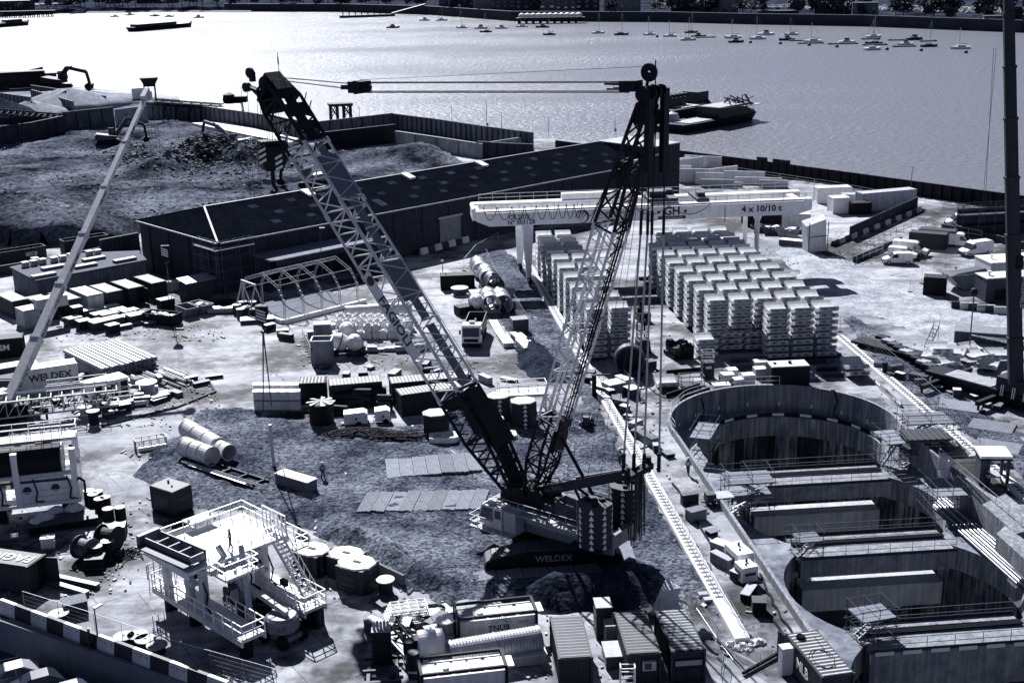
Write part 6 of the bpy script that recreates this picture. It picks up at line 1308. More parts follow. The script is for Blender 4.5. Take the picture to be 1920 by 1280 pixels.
for r_ in range(12):
 for k in range(5):
  o = pile0 if first else pile0.copy()
  if not first: COL.objects.link(o)
  first = False; o.location = A0 + step * r_ + V3((0, 0, .15 + k * .36)) + d * R.uniform(-.2, .2); o.rotation_euler = (0, 0, math.atan2(d.y, d.x) + R.uniform(-.008, .008))
  tag(o, 'steel sheet pile in the big stack right of the white container, column %d, %s' % (r_ + 1, ['bottom layer', 'second layer', 'middle layer', 'fourth layer', 'top layer'][k]), 'sheet pile', 'stacked sheet piles')
for k in range(26):
 a = G(228 + k * 4.6 + R.uniform(-8, 8), 716 - 14 * math.sin(k * 1.3) * .4 - k * .3); dd = V3((math.cos(rad(-45)), math.sin(rad(-45)), 0)); l = R.uniform(3.5, 7.5); z = .12 + (k % 3) * .2
 mb=MB(); mb.beam(a - dd * l / 2 + V3((0, 0, z)), a + dd * l / 2 + V3((0, 0, z)), .3, .22); mb.beam(a - dd * l / 2 + V3((0, 0, z + .15)), a + dd * l / 2 + V3((0, 0, z + .15)), .1, .12); tag(mb.build('steel_beam', [STEEL, DSTEEL, DGREY, LGREY][k % 4], None, loc=a, w=True), 'loose steel beam right of the sheet pile stack, %s' % (ORD[k] + ' from the left' if k < 13 else ORD[k - 13] + ' of the right half'), 'beam', 'loose beams beside the sheet piles')
a, b = G(39, 697, 2.59), G(144.5, 681.4, 2.59); yw = ang(a, b); n = V3((-math.sin(yw), math.cos(yw), 0)); c = (a + b) / 2 + n * 1.22; c.z = 0
container(c, yw, 'white lettered container between the white boom and sheet piles', CREAM, WHITE, (b - a).length, words='WELDEX', wsize=1.25, smooth_roof=True)
a, b = G(168, 726, 2.4), G(240, 708, 2.4); yw = ang(a, b); n = V3((-math.sin(yw), math.cos(yw), 0)); c = (a + b) / 2 + n * 1.2; c.z = 0; L_ = (b - a).length
t = T('site_cabin', 'white site cabin with three dark openings in front of the sheet piles', 'cabin', c, yw);mb=MB();mb.box((0, 0, 1.25), (L_, 2.4, 2.4)); mb.build('walls', WHITE, t);mb=MB();mb.box((0, 0, 2.5), (L_ + .15, 2.55, .14)); mb.build('roof', WHITE, t)
for k, x in enumerate((-.28, .12, .38)): mb=MB(); mb.box((L_ * x, -1.22, 1.35 if k else 1.15), (.85, .06, 1.7 if k else 2.1)); o = mb.build('window' if k else 'door', BLACK, t); [MB().box((L_ * x, -1.26, 1.3), (.85, .03, .06)).build('glazing_bar', WHITE, o) if k else None]
container(G(2, 668), rad(15), 'black lettered container cut by the left edge above the white boom foot', BLACK, LGREY, 6.06, smooth_roof=True, words='LGSM', wm=PALE, wsize=1.1)
q = G(30, 690); pallet_pile(q, rad(30), (5, 2.2, .5), 'white sheeted pallet beside the black lettered container', DGREY, TARP, 'sheeted_pallet', 'pallet')
mb=MB()
for k in range(9): mb.box((0, 0, .1 + k * .2), (3.4, 1.8, .1)); mb.box((0, (k % 2) * .6 - .3, .2 + k * .2), (3.2, .2, .1))
tag(mb.build('timber_mat_stack', TIMBER, None, loc=G(4, 735)), 'stack of timber mats at the left edge under the boom foot', 'mat stack')
spool(G(277, 741), 'white cable drum standing on end right of the white cabin', 1.25, 1.7, 0, WHITE, LGREY); spool(G(177, 796), 'black cable drum with pale rim beside the railed machine', .75, 1.7, 0, LGREY, BLACK); spool(G(160, 776), 'small pale reel behind the black cable drum', .8, .9, 0, WHITE, LGREY)
for k in range(16):
 q = G(200 + k * 7.5 + R.uniform(-6, 6), 776 - k * 2.2 + R.uniform(-7, 5)); pallet_pile(q, rad(30 + R.uniform(-25, 25)), (R.uniform(.9, 2.2), R.uniform(.6, 1.4), R.uniform(.35, 1.1)), 'dark crate among the fittings along the kerb, %s from the left' % (ORD[k] if k < 13 else ['fourteenth', 'fifteenth', 'last'][k - 13]), [DGREY, BLACK, MGREY][k % 3], [LGREY, DSTEEL, TARP, DGREY][k % 4], 'parts_crate', 'crate', 'fittings along the kerb')
a, b, c_ = G(190, 800), G(330, 765), G(404, 735);mb=MB();mb.path([a + V3((0, 0, .1)), b + V3((0, 0, .1)), c_ + V3((0, 0, .1)), G(396, 722) + V3((0, 0, .1))], .16, 6); tag(mb.build('kerb_pipe', DGREY, None, loc=a, w=True), 'dark pipe kerb edging the laydown area at the left', 'kerb')
def box_frame(mb, x0, x1, y0, y1, z0, z1, r, m_=0):
 for x in (x0, x1):
  for y in (y0, y1): mb.box((x, y, (z0 + z1) / 2), (r, r, z1 - z0))
 for z in (z0, z1):
  for y in (y0, y1): mb.box(((x0 + x1) / 2, y, z), (x1 - x0 + r, r * .9, r * .9))
  for x in (x0, x1): mb.box((x, (y0 + y1) / 2, z), (r * .9, y1 - y0, r * .9))
def backup1():
 O = G(75, 960); t = T('service_gantry', 'white railed machine gantry with big dark drum at the left edge', 'machine', O, rad(14)); X0, X1 = -9, 4.0
 mb=MB(); mb.box((-2.5, 0, 1.6), (13, 4.2, .3)); mb.box((-2.5, 1.5, 4.0), (13, 1.2, .3)); mb.build('deck', WHITE, t)
 mb=MB(); mb.ext([(-1.5, -1.9, 1.8), (3.4, -1.9, 1.8), (3.4, -1.9, 3.6), (2.6, -1.9, 4.2), (-1.5, -1.9, 4.2)], (0, .3, 0)); mb.box((-5, -1.6, 2.6), (5, .3, 1.5)); mb.build('side_plate', WHITE, t)
 for x in (-.6, 1.9): mb=MB(); mb.tube((x, -1.95, 3.1), (x, -1.86, 3.1), .38, 16); mb.build('port_hole', DGREY, t)
 for x in (X0, -5, -1.4, 3.7):
  for y in (-1.9, 1.9): mb=MB(); mb.box((x, y, 4.2), (.55, .5, 5.2)); mb.build('column', WHITE, t)
 mb=MB(); mb.box((-1.0, 1.4, 6.9), (10, 1.9, .3)); mb.build('upper_deck', CREAM, t)
 mb=MB(); mb.tube((-3.2, -.7, 5.5), (2.6, -.7, 5.5), 1.45, 26); dr = mb.build('drum', BLACK, t)
 for x in (-3.3, 2.7): mb=MB(); mb.lathe([(1.5, -.07), (1.5, .07), (1.2, .07), (1.2, -.07)], (x, -.4, 5.4), (1, 0, 0), 26, True); [mb.beam((x, -.4, 5.4), (x, -.4 + math.cos(k) * 1.4, 5.4 + math.sin(k) * 1.4), .1, .1) for k in (0, 1.05, 2.1, 3.14, 4.19, 5.24)]; mb.build('drum_wheel', WHITE, dr)
 mb=MB(); mb.tube((-3.5, -1.75, 4.4), (3.6, -1.75, 4.4), .22, 10); mb.build('pipe', CREAM, t);mb=MB();mb.tube((-9, -1.75, 4.0), (3, -2.1, 3.9), .12, 8); mb.build('pipe', DGREY, t)
 for (z, y0) in ((1.8, -2.1), (7.1, .4), (7.1, 2.2), (4.2, 2.0)): mb=MB(); rails(mb, [(X0, y0, z), (4.0, y0, z)], 1.15, .045, 1.5); mb.build('railing', WHITE, t)
 mb=MB(); rails(mb, [(4.0, .4, 7.1), (4.0, 2.2, 7.1)], 1.15, .045, 1.5); mb.build('railing', WHITE, t)
 mb=MB(); rails(mb, [(0, .4, 7.1), (2.8, .4, 7.1)], 1.5, .045, 1.0); mb.build('railing', WHITE, t)
 mb=MB()
 for k in range(60): c = V3((R.uniform(-8.5, 3.6), R.uniform(-1.5, 1.8), R.uniform(1.8, 6.6))); mb.box(c, (R.uniform(.2, 1.4), R.uniform(.15, .6), R.uniform(.15, .8)))
 mb.build('equipment', DGREY, t)
 for k in range(4): mb=MB(); x = -6 + k * 3; mb.path([(x, -2.0, 4.2), (x + .3, -2.2, 3.0), (x + .1, -2.2, 2.0), (x + .8, -2.1, 1.9)], .08, 6); mb.build('hose', RUBBER, t)
 mb=MB(); mb.path([(3.6, -2, 3.4), (4.1, -2.1, 3.9), (4.5, -2.1, 3.5), (4.5, -2.1, 2.4)], .12, 6); mb.build('hose', RUBBER, t)
 for x in (-8, -3, 2.6):
  for y in (-1.5, 1.5): mb=MB(); mb.box((x, y, .72), (.7, .7, 1.45)); mb.build('foot', BLACK, t)
 O2 = G(60, 790); t2 = T('lattice_conveyor', 'white lattice conveyor frame lying across the machine gantry at the left', 'conveyor', O2, rad(17));mb=MB();L_ = 19
 for y in (-1.3, 1.3):
  for z in (1.2, 3.0): mb.beam((-L_ / 2, y, z), (L_ / 2, y, z), .16, .16)
  for k in range(16): x = -L_ / 2 + k * L_ / 16; mb.beam((x, y, 1.2), (x + L_ / 16, y, 3.0), .07, .07); mb.beam((x, y, 1.2), (x, y, 3.0), .08, .08)
 for k in range(17): x = -L_ / 2 + k * L_ / 16; mb.beam((x, -1.3, 1.2), (x, 1.3, 1.2), .1, .1); mb.beam((x, -1.3, 3), (x, 1.3, 3), .1, .1)
 mb.build('lattice', CREAM, t2);mb=MB();mb.box((0, 1.4, 3.2), (L_, .5, .2)); mb.build('top_channel', WHITE, t2);mb=MB();rails(mb, [(2, 1.2, 3.2), (8.5, 1.2, 3.2), (8.5, -1.2, 3.2), (2, -1.2, 3.2)], 1.1, .045, 1.3); mb.build('railing', WHITE, t2)
 mb=MB()
 for k in range(170): c = V3((R.uniform(-9, 9), R.uniform(-1.2, 1.2), R.uniform(.6, 2.9))); mb.tube(c, c + V3((R.uniform(-.9, .9), R.uniform(-.3, .3), R.uniform(-.4, .4))), R.uniform(.04, .14), 5)
 mb.build('cable_tangle', BLACK, t2)['kind'] = 'stuff'
 for x in (-8, 0, 8): mb=MB(); mb.box((x, 0, .55), (.6, 3, 1.1)); mb.build('support', DGREY, t2)
 O3 = G(215, 757); t3 = T('platform_section', 'white railed platform section lying in front of the white cabin', 'platform', O3, rad(17));mb=MB();mb.box((0, 0, .5), (6.2, 2.2, .25)); mb.build('deck', CREAM, t3);mb=MB();rails(mb, [(-3, -1, .6), (3, -1, .6), (3, 1, .6), (-3, 1, .6)], 1.1, .045, 1.2); mb.build('railing', WHITE, t3);mb=MB();mb.box((.6, -1.6, .35), (6.5, .5, .5)); mb.build('channel', WHITE, t3)
backup1()
q = G(606, 680); t = T('steel_hopper_box', 'tall open topped grey steel box standing on the concrete yard', 'steel box', q, rad(0)); mb=MB()
for y in (-1.1, 1.1): mb.box((0, y, 1.6), (2.5, .1, 3.2))
for x in (-1.25, 1.25): mb.box((x, 0, 1.6), (.1, 2.3, 3.2))
mb.box((0, 0, .1), (2.5, 2.3, .1)); mb.build('walls', MGREY, t);mb=MB();[mb.box((0, y, 3.2), (2.75, .18, .12)) for y in (-1.12, 1.12)]; [mb.box((x, 0, 3.2), (.18, 2.3, .12)) for x in (-1.28, 1.28)]; mb.build('rim', LGREY, t)
k = 0
for r_ in range(3):
 for c_ in range(10):
  q = G(634 + c_ * 14.2 + r_ * 3, 633 - r_ * 9);mb=MB();w_ = R.uniform(.92, 1.02); mb.hexa([(-w_ / 2, -w_ / 2, 0), (w_ / 2, -w_ / 2, 0), (w_ / 2, w_ / 2, 0), (-w_ / 2, w_ / 2, 0)], [(-w_ * .54, -w_ * .54, .85), (w_ * .54, -w_ * .54, .85), (w_ * .54, w_ * .54, .85), (-w_ * .54, w_ * .54, .85)]); mb.rock((0, 0, .85), w_ * .5, 8, .7)
  for a in range(4): mb.tube((math.cos(a * 1.57 + .78) * .5, math.sin(a * 1.57 + .78) * .5, .8), (math.cos(a * 1.57 + .78) * .3, math.sin(a * 1.57 + .78) * .3, 1.25), .05, 4)
  for l in range(2 if r_ > 0 or c_ % 3 else 1):
   o = mb.build('bulk_bag', TARP); o.location = q + V3((0, 0, l * 1.0)); o.rotation_euler = (0, 0, rad(5) + R.uniform(-.25, .25)); tag(o, 'white bulk bag %s, %s row, %s from the left' % ('on top' if l else 'on the ground', ('near', 'middle', 'back')[r_], ORD[c_]), 'bulk bag', 'white bulk bags in rows behind the tall boom')
big_tube(G(648, 598) + V3((0, 0, .95)), G(772, 590) + V3((0, 0, .95)), .95, 'long white segmented duct lying behind the bulk bags', CREAM, None, 6, 'ventilation_duct', 'duct')
for k, (u, v) in enumerate(((604, 626), (622, 622))): ibc(G(u, v), ('left' if k == 0 else 'right') + ' white liquid tote behind the tall steel box', .1, 'totes behind the steel box')
pallet_pile(G(605, 630), rad(3), (2.2, 1.6, 1.8), 'grey cabinet with pale top behind the tall steel box', MGREY, TARP, 'cabinet', 'cabinet')
def mixer(u, v, rz, label):
 t = T('grout_mixer', label, 'mixer', G(u, v), rz);mb=MB();mb.lathe([(.35, 0), (1.0, .5), (1.15, 1.3), (.8, 2.3), (.4, 2.7)], (-.8, 0, 1.3), (.9, 0, .35), 16); mb.build('drum', WHITE, t);mb=MB();mb.lathe([(1.18, 1.2), (1.2, 1.35)], (-.8, 0, 1.3), (.9, 0, .35), 16); mb.build('band', DGREY, t);mb=MB();mb.box((0, 0, .55), (3, 1.6, .3)); mb.box((-1.2, 0, 1), (.8, 1.2, .8)); mb.build('frame', DGREY, t)
 for x in (-1, 1):
  for y in (-.8, .8): mb=MB(); mb.tube((x, y - .12, .4), (x, y + .12, .4), .4, 12); mb.build('wheel', RUBBER, t)
mixer(652, 640, rad(-85), 'white grout mixer with open mouth in front of the bulk bags'); mixer(644, 664, rad(-170), 'white site dumper nearest the tall steel box'); mixer(668, 664, rad(-100), 'small white mixer at the right of the dumper')
for k in range(7): q = G(676 + k * 11, 660 - k * .5); pallet_pile(q, R.uniform(-.2, .2), (R.uniform(.8, 1.5), .7, R.uniform(.3, .7)), 'small pale pallet in the line right of the mixers, %s from left' % ORD[k], LGREY, TARP, 'small_pallet', 'pallet', 'pallets right of the mixers')
skip_bin(G(772, 655), rad(10), 'low open tray behind the banner of the tall boom', LGREY, 4.5, 2.0, .8, False, True, None)
def lorry():
 a, b = G(872, 655), G(905, 655); c = (a + b) / 2; yw = rad(-95); t = T('tipper_lorry', 'white cabbed tipper lorry facing the camera on the yard', 'lorry', c + V3((0, 3.6, 0)), yw)
 mb=MB(); mb.ext([(3.7, -1.22, .75), (3.75, -1.22, 1.7), (3.45, -1.22, 2.95), (3.2, -1.22, 3.15), (1.6, -1.22, 3.15), (1.6, -1.22, .75)], (0, 2.44, 0)); mb.build('cab', WHITE, t)
 mb=MB(); mb.ext([(3.745, -1.08, 1.75), (3.745, 1.08, 1.75), (3.5, 1.05, 2.85), (3.5, -1.05, 2.85)], (.03, 0, 0)); mb.build('windscreen', GLASS, t)
 for s_ in (-1, 1): mb=MB(); mb.ext([(3.4, s_ * 1.235, 1.8), (3.2, s_ * 1.235, 2.8), (2.4, s_ * 1.235, 2.8), (2.4, s_ * 1.235, 1.8)], (0, s_ * .02, 0)); mb.build('side_window', GLASS, t);mb=MB();mb.box((3.55, s_ * 1.45, 2.3), (.12, .25, .55)); mb.build('wing_mirror', BLACK, t);mb=MB();mb.box((3.72, s_ * .92, .75), (.12, .42, .22)); mb.build('headlight', STEEL, t)
 mb=MB(); mb.box((3.74, 0, .62), (.16, 2.46, .5)); mb.box((3.75, 0, 1.25), (.05, 1.9, .45)); mb.build('grille_and_bumper', BLACK, t)
 mb=MB(); mb.box((-.6, 0, .8), (8.2, .9, .3)); mb.build('chassis', BLACK, t)
 mb=MB()
 for s_ in (-1, 1): mb.box((-1.9, s_ * 1.18, 1.9), (6.2, .1, 1.6))
 mb.box((1.2, 0, 2.1), (.1, 2.4, 2.0)); mb.box((-5.0, 0, 1.9), (.1, 2.4, 1.6)); mb.box((-1.9, 0, 1.15), (6.2, 2.4, .1)); mb.build('tipper_body', DGREY, t)
 mb=MB(); mb.box((2.2, 0, 3.3), (.5, .7, .35)); mb.tube((1.4, .4, 3.1), (1.4, .4, 3.6), .1, 8); mb.build('roof_beacon', CREAM, t)
 for x in (2.7, -1.6, -3.0, -4.2):
  for s_ in (-1, 1): mb=MB(); mb.lathe([(.3, -.16), (.5, -.14), (.5, .14), (.3, .16)], (x, s_ * 1.05, .5), (0, 1, 0), 16); mb.build('wheel', RUBBER, t)
lorry()
for k, (u0, v0, u1, v1, r_) in enumerate(((903, 522, 896, 508, 1.25), (917, 538, 908, 520, 1.3), (930, 552, 921, 538, 1.3), (922, 588, 914, 568, 1.35), (944, 588, 936, 566, 1.35))): a, b = G(u0, v0), G(u1, v1); b = a + (b - a).normalized() * 5; a.z = b.z = r_; big_tube(a, b, r_, 'large steel tube on the gravel strip, %s' % ['farthest', 'second farthest', 'middle one behind the lorry', 'nearest left', 'nearest right'][k], STEEL if k != 2 else DSTEEL, None, 3, 'steel_tube', 'tube', 'large tubes by the gravel strip')
for k in range(2): a = G(906, 546 + k * 7, 1.6); b = a + V3((4.6, .3, -.1));mb=MB();mb.tube(a, b, .42, 14); tag(mb.build('pale_pipe', LGREY, None, loc=a, w=True), ('upper' if k == 0 else 'lower') + ' pale pipe lying across the dark tubes', 'pipe', 'pale pipes across the tubes')
container(G(858, 540), rad(4), 'black open sided container by the striped post', BLACK, BLACK, 5.2, 2.2, 2.2, smooth_roof=True)
spool(G(862, 552), 'cable drum lying flat with pale top before the black container', 1.35, 1.1, 0, LGREY, DGREY)
q = G(831, 535); t = T('striped_post', 'thin striped post with white ball top beside the black container', 'post', q);mb=MB();mb.tube((0, 0, 0), (0, 0, 3.8), .07, 6); mb.build('pole', DGREY, t);mb=MB();[mb.lathe([(.075, .3 + k * .9), (.075, .75 + k * .9)], n=6) for k in range(4)]; mb.lathe([(.0, 3.7), (.2, 3.85), (.2, 4.0), (0, 4.15)], n=10); mb.build('white_bands', WHITE, t)
pallet_pile(G(896, 565), rad(100), (4.4, 2.0, 1.2), 'grey grid rack of tubes behind the lorry', MGREY, LGREY, 'tube_rack', 'rack'); mixer(893, 585, rad(-80), 'small white machine behind the lorry'); pallet_pile(G(874, 588), rad(30), (3, 1.8, 1.2), 'black plant with bucket left behind the lorry', BLACK, BLACK, 'plant_attachment', 'plant')
pallet_pile(G(974, 622), rad(12), (2.2, 1.8, 1.9), 'dark slatted crate on the gravel strip beside the tubes', DGREY, MGREY, 'slatted_crate', 'crate')
for k, (u0, v0, u1, v1, n_) in enumerate(((927, 604, 941, 630, 4), (944, 634, 957, 652, 5), (968, 630, 982, 642, 5), (980, 642, 998, 660, 6))):
 a, b = G(u0, v0), G(u1, v1); d = (b - a).normalized(); s = V3((-d.y, d.x, 0)); t = T('pipe_bundle', 'bundle of pale pipes on the gravel edge, %s of four' % ORD[k], 'pipe bundle', a, 0, 'pipe bundles on the gravel edge')
 for i in range(n_):
  for j in range(2 if k else 1): mb=MB(); o = s * (i - n_ / 2) * .3 + V3((0, 0, .25 + j * .3)); mb.tube(o, o + (b - a), .15, 8); mb.build('pipe', WHITE if k == 0 else CREAM, t)
 for f_ in (.2, .8): mb=MB(); mb.beam((b - a) * f_ - s * n_ * .17 + V3((0, 0, .05)), (b - a) * f_ + s * n_ * .17 + V3((0, 0, .05)), .14, .1); mb.build('bearer', TIMBER, t)
k = 0
for r_ in range(2):
 for c_ in range(5):
  for l in range(2): ibc(G(487 + c_ * 17, 768 - r_ * 13) + V3((0, 0, l * 1.2)), 'wrapped white tote, %s %s, %s row' % ('upper' if l else 'lower', ORD[c_] + ' from the left', 'back' if r_ else 'front'), rad(6), 'wrapped totes left of the black tank')
container(mid(G(578, 760), G(600, 745)), rad(4), 'black container box right of the wrapped totes', BLACK, LGREY, 3.0, 2.4, 2.6)
def long_cont(pl, pr, label, z=2.7, **kw):
 a, b = G(*pl, z), G(*pr, z); yw = ang(a, b); n = V3((-math.sin(yw), math.cos(yw), 0)); c = (a + b) / 2 + n * 1.22; c.z = 0; return container(c, yw, label, NAVY, CREAM, (b - a).length, **kw)
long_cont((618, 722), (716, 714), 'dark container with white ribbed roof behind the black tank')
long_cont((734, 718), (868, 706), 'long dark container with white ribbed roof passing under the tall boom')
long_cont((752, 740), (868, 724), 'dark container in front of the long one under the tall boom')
t = T('water_tank', 'round black tank with torn white cover beside the dark containers', 'tank', G(604, 795));mb=MB();mb.lathe([(1.35, 0), (1.35, 2.5), (1.2, 2.6), (.2, 2.75)], n=24); [mb.lathe([(1.35, z), (1.4, z + .06), (1.35, z + .12)], n=24) for z in (.5, 1.1, 1.7)]; mb.build('shell', BLACK, t);mb=MB();[mb.face([(0, 0, 2.8), (1.5 * math.cos(a - .16), 1.5 * math.sin(a - .16), 2.66), (1.65 * math.cos(a + .16), 1.65 * math.sin(a + .16), 2.7)]) for a in (0, .8, 1.5, 2.4, 3.3, 4.0, 5.0, 5.7)]; mb.build('torn_cover', TARP, t)
for k, (u, v, x) in enumerate(((668, 797, 2.6), (718, 792, 1.7))):
 t = T('tow_generator', ('larger' if k == 0 else 'smaller') + ' white towable generator beside the coiled hoses', 'generator', G(u, v), rad(6));mb=MB();mb.ext([(-x / 2, -.75, .4), (x / 2, -.75, .4), (x / 2, -.75, 1.5), (x / 2 - .4, -.75, 1.75), (-x / 2, -.75, 1.6)], (0, 1.5, 0)); mb.build('canopy', WHITE, t);mb=MB();mb.box((-.1, 0, .35), (x * 1.2, .8, .12)); mb.build('chassis', DGREY, t);mb=MB();mb.face([(-.1, -.765, 1.0), (.05, -.765, 1.2), (.2, -.765, 1.0), (.05, -.765, .8)]); mb.build('warning_diamond', INK, t)
 for y in (-.8, .8): mb=MB(); mb.tube((.3, y - .1, .35), (.3, y + .1, .35), .35, 14); mb.build('wheel', RUBBER, t)
for k, (u, v, x, y, z) in enumerate(((655, 765, 3.0, 1.2, 1.8), (680, 762, 2.2, 1.4, 2.2), (706, 758, 2.4, 1.6, 2.0), (722, 770, 1.6, 1.2, 2.0), (640, 778, 1.6, 1.2, 1.0))):
 t = T('black_plant', 'black plant item between the tank and dark containers, %s from the left' % ORD[k], 'plant', G(u, v), R.uniform(-.3, .3), 'black plant before the containers');mb=MB();mb.box((0, 0, z * .35), (x, y, z * .6)); mb.tube((-x / 2, 0, z * .8), (x / 2, 0, z * .8), y * .32, 14); mb.build('body', BLACK, t);mb=MB();[mb.tube((x * f_, -y / 2, z * .3), (x * f_, y / 2, z * .3), .4, 12) for f_ in (-.3, .3)]; mb.box((0, 0, .1), (x, .1, .1)); mb.build('wheels', RUBBER, t)
for k in range(13):
 u, v = 640 + 11.5 * k, 822 - 5 * math.sin(k * .5); q = G(u, v); pts = []
 for i in range(60): a = i * .42; r_ = 1.0 + .35 * math.sin(i * .7 + k); pts.append(V3((math.cos(a) * r_ * 1.6, math.sin(a) * r_ * .8, .1 + .012 * i)))
 mb=MB(); mb.path(pts, .06, 4); tag(mb.build('hose_coil', RUBBER, None, loc=q), 'black hose coil on the gravel before the white generators, %s from left' % ORD[k], 'hose', 'coiled hoses on the gravel')
for k in range(5): a = G(645 + k * 32, 806 - k * 2, .1); b = G(660 + k * 32, 830 - k * 2, .1);mb=MB();mb.beam(a, b, .18, .14); tag(mb.build('white_batten', WHITE, None, loc=a, w=True), 'white batten under the coiled hoses, %s from the left' % ORD[k], 'batten', 'white battens under the hoses')
def cw_pile(u, v, w_, label, n_=6, tri=True):
 t = T('counterweight_pile', label, 'counterweights', G(u, v), rad(8)); o8 = [(math.cos(rad(22.5 + 45 * i)) * w_ * .5, math.sin(rad(22.5 + 45 * i)) * w_ * .46) for i in range(8)]
 for k in range(n_):
  mb=MB(); mb.hexa([(x, y, 0) for x, y in o8], [(x, y, .45) for x, y in o8]); mb.c = 1
  if tri: mb.face([(-.25, -w_ * .432, .02), (.25, -w_ * .432, .02), (0, -w_ * .432, .42)])
  ob = mb.build('slab', [NAVY, PALE], t); ob.location = (R.uniform(-.03, .03), R.uniform(-.03, .03), .1 + k * .5)
 mb=MB(); mb.hexa([(x * .97, y * .97, n_ * .5 + .06) for x, y in o8], [(x * .9, y * .9, n_ * .5 + .12) for x, y in o8]); mb.build('top_face', CREAM, t)
cw_pile(818, 815, 3.0, 'dark counterweight pile with pale top left of the boom foot', 5, False); cw_pile(982, 800, 3.0, 'dark counterweight pile with white triangles between the two booms', 6); cw_pile(935, 790, 2.8, 'counterweight pile with pale top directly behind the boom foot', 6); cw_pile(925, 818, 2.6, 'low counterweight pile half hidden by the boom foot', 4)
t = T('white_walkway_frame', 'white railed walkway frame behind the counterweight piles', 'walkway', G(980, 770), rad(6));mb=MB();mb.box((0, 0, 2.2), (5.6, 2.4, .25)); mb.build('deck', WHITE, t);mb=MB();rails(mb, [(-2.7, -1.1, 2.3), (2.7, -1.1, 2.3), (2.7, 1.1, 2.3), (-2.7, 1.1, 2.3)], 1.1, .05, 1); mb.build('railing', WHITE, t);mb=MB();[mb.box((x, y, 1.1), (.2, .2, 2.2)) for x in (-2.5, 2.5) for y in (-1, 1)]; mb.box((0, 0, 2.0), (5, 2, .12)); mb.build('legs', WHITE, t)
def frame_box(u, v, label, x=3.2, y=1.8, h=.7): t = T('spreader_frame', label, 'frame', G(u, v), rad(5));mb=MB();[mb.box((0, s_ * y / 2, h / 2), (x, .35, h)) for s_ in (-1, 1)]; [mb.box((s_ * x / 2, 0, h / 2), (.45, y, h)) for s_ in (-1, 0, 1)]; mb.build('beams', WHITE, t);mb=MB();mb.box((0, 0, .06), (x * 1.1, y * 1.1, .12)); mb.build('skid', BLACK, t)
frame_box(832, 828, 'white rectangular spreader frame left of the boom foot', 2.6, 1.6, .8); frame_box(945, 822, 'white spreader frame right of the boom foot', 2.2, 1.4, .6)
t = T('quad_tractor', 'small dark wheeled tractor on the gravel right of the mast', 'tractor', G(1100, 800), rad(80));mb=MB();mb.box((0, 0, .7), (1.8, .9, .6)); mb.box((-.5, 0, 1.15), (.7, .7, .5)); mb.path([(-.6, -.4, 1.2), (-.6, -.4, 1.8), (-.6, .4, 1.8), (-.6, .4, 1.2)], .05, 5); mb.build('body', DGREY, t)
for x in (-.6, .6):
 for y in (-.55, .55): mb=MB(); mb.tube((x, y - .15, .4), (x, y + .15, .4), .4, 12); mb.build('wheel', RUBBER, t)
for k, (u0, v0, u1, v1, r_, m_) in enumerate(((352, 822, 412, 858, .95, CREAM), (348, 858, 400, 878, 1.0, CREAM), (400, 852, 432, 868, .85, CREAM))): a, b = G(u0, v0), G(u1, v1); a.z = b.z = r_ + .3; big_tube(a, b, r_, 'white duct length on the gravel beside the dark skid, %s' % ('longest upper one', 'lower left one', 'short open ended one')[k], m_, None, 4, 'duct_length', 'duct', 'white duct lengths on the gravel')
t = T('pipe_skid', 'long dark skid carrying tubes on the gravel below the white ducts', 'skid', G(420, 890), rad(-38));mb=MB();[mb.box((0, y, .3), (11, .2, .3)) for y in (-1.0, 1.0)]; [mb.box((x, 0, .3), (.2, 2.2, .3)) for x in (-5, -2.5, 0, 2.5, 5)]; mb.build('frame', BLACK, t);mb=MB();[mb.tube((-5.2, y, .6), (6.5, y + .3, .6), .07, 6) for y in (-1.1, -.8)]; mb.box((0, -.95, .52), (9, .5, .05)); mb.build('tubes', STEEL, t)
for k in range(3): a = G(478 + 14 * k, 918 + k * 5, .15); b = G(592, 926 + k * 4, .15);mb=MB();mb.tube(a, b, .07, 6); tag(mb.build('scaffold_tube', STEEL, None, loc=a, w=True), 'pale scaffold tube lying on the gravel, %s of three' % ORD[k], 'tube', 'scaffold tubes on the gravel')
t = T('timber_box', 'long pale lidded timber box on the gravel', 'box', G(556, 915), rad(-36));mb=MB();mb.box((0, 0, .65), (4.4, 1.3, 1.2)); mb.build('body', TIMBER, t);mb=MB();mb.box((0, 0, 1.3), (4.5, 1.4, .1)); mb.build('lid', CREAM, t)
genset(324, 955, 'black boxed generator with pale roof at the gravel edge', rad(55), (2.3, 3.2, 2.5), NAVY)
t = T('guard_rack', 'small dark rail rack with white tube at the left tip of the gravel', 'rack', G(283, 838), rad(25));mb=MB();rails(mb, [(-1.6, -.6, 0), (1.6, -.6, 0), (1.6, .6, 0), (-1.6, .6, 0)], 1.1, .05, .8, closed=True); mb.build('rails', DSTEEL, t);mb=MB();mb.tube((-1.4, -.9, .25), (1.6, -.9, .25), .25, 10); mb.build('tube', WHITE, t)
q = G(514, 875); t = T('leaning_post', 'slender pale timber prop standing on the gravel below the slings', 'prop', q);mb=MB();mb.beam((0, 0, 0), (-.1, 0, 4.6), .3, .25, up=(0, 1, 0)); mb.build('prop', CREAM, t);mb=MB();mb.box((0, 0, .05), (1.0, .8, .1)); mb.build('base_plate', DGREY, t)
person(G(606, 898), rad(-60), 'worker in a hard hat standing alone on the open gravel', False, 1.8)
person(G(1162, 872), rad(-120), 'worker in pale jacket standing by the rail beam right of the crane', False, 1.8, CREAM)
person(G(1290, 890), rad(60), 'worker in pale clothing on the slab beside the left shaft wall', False, 1.8, CREAM)
person(G(170, 1218), rad(30), 'worker in dark clothes and white hard hat beside the site edge barriers', True, 1.8, NAVY)
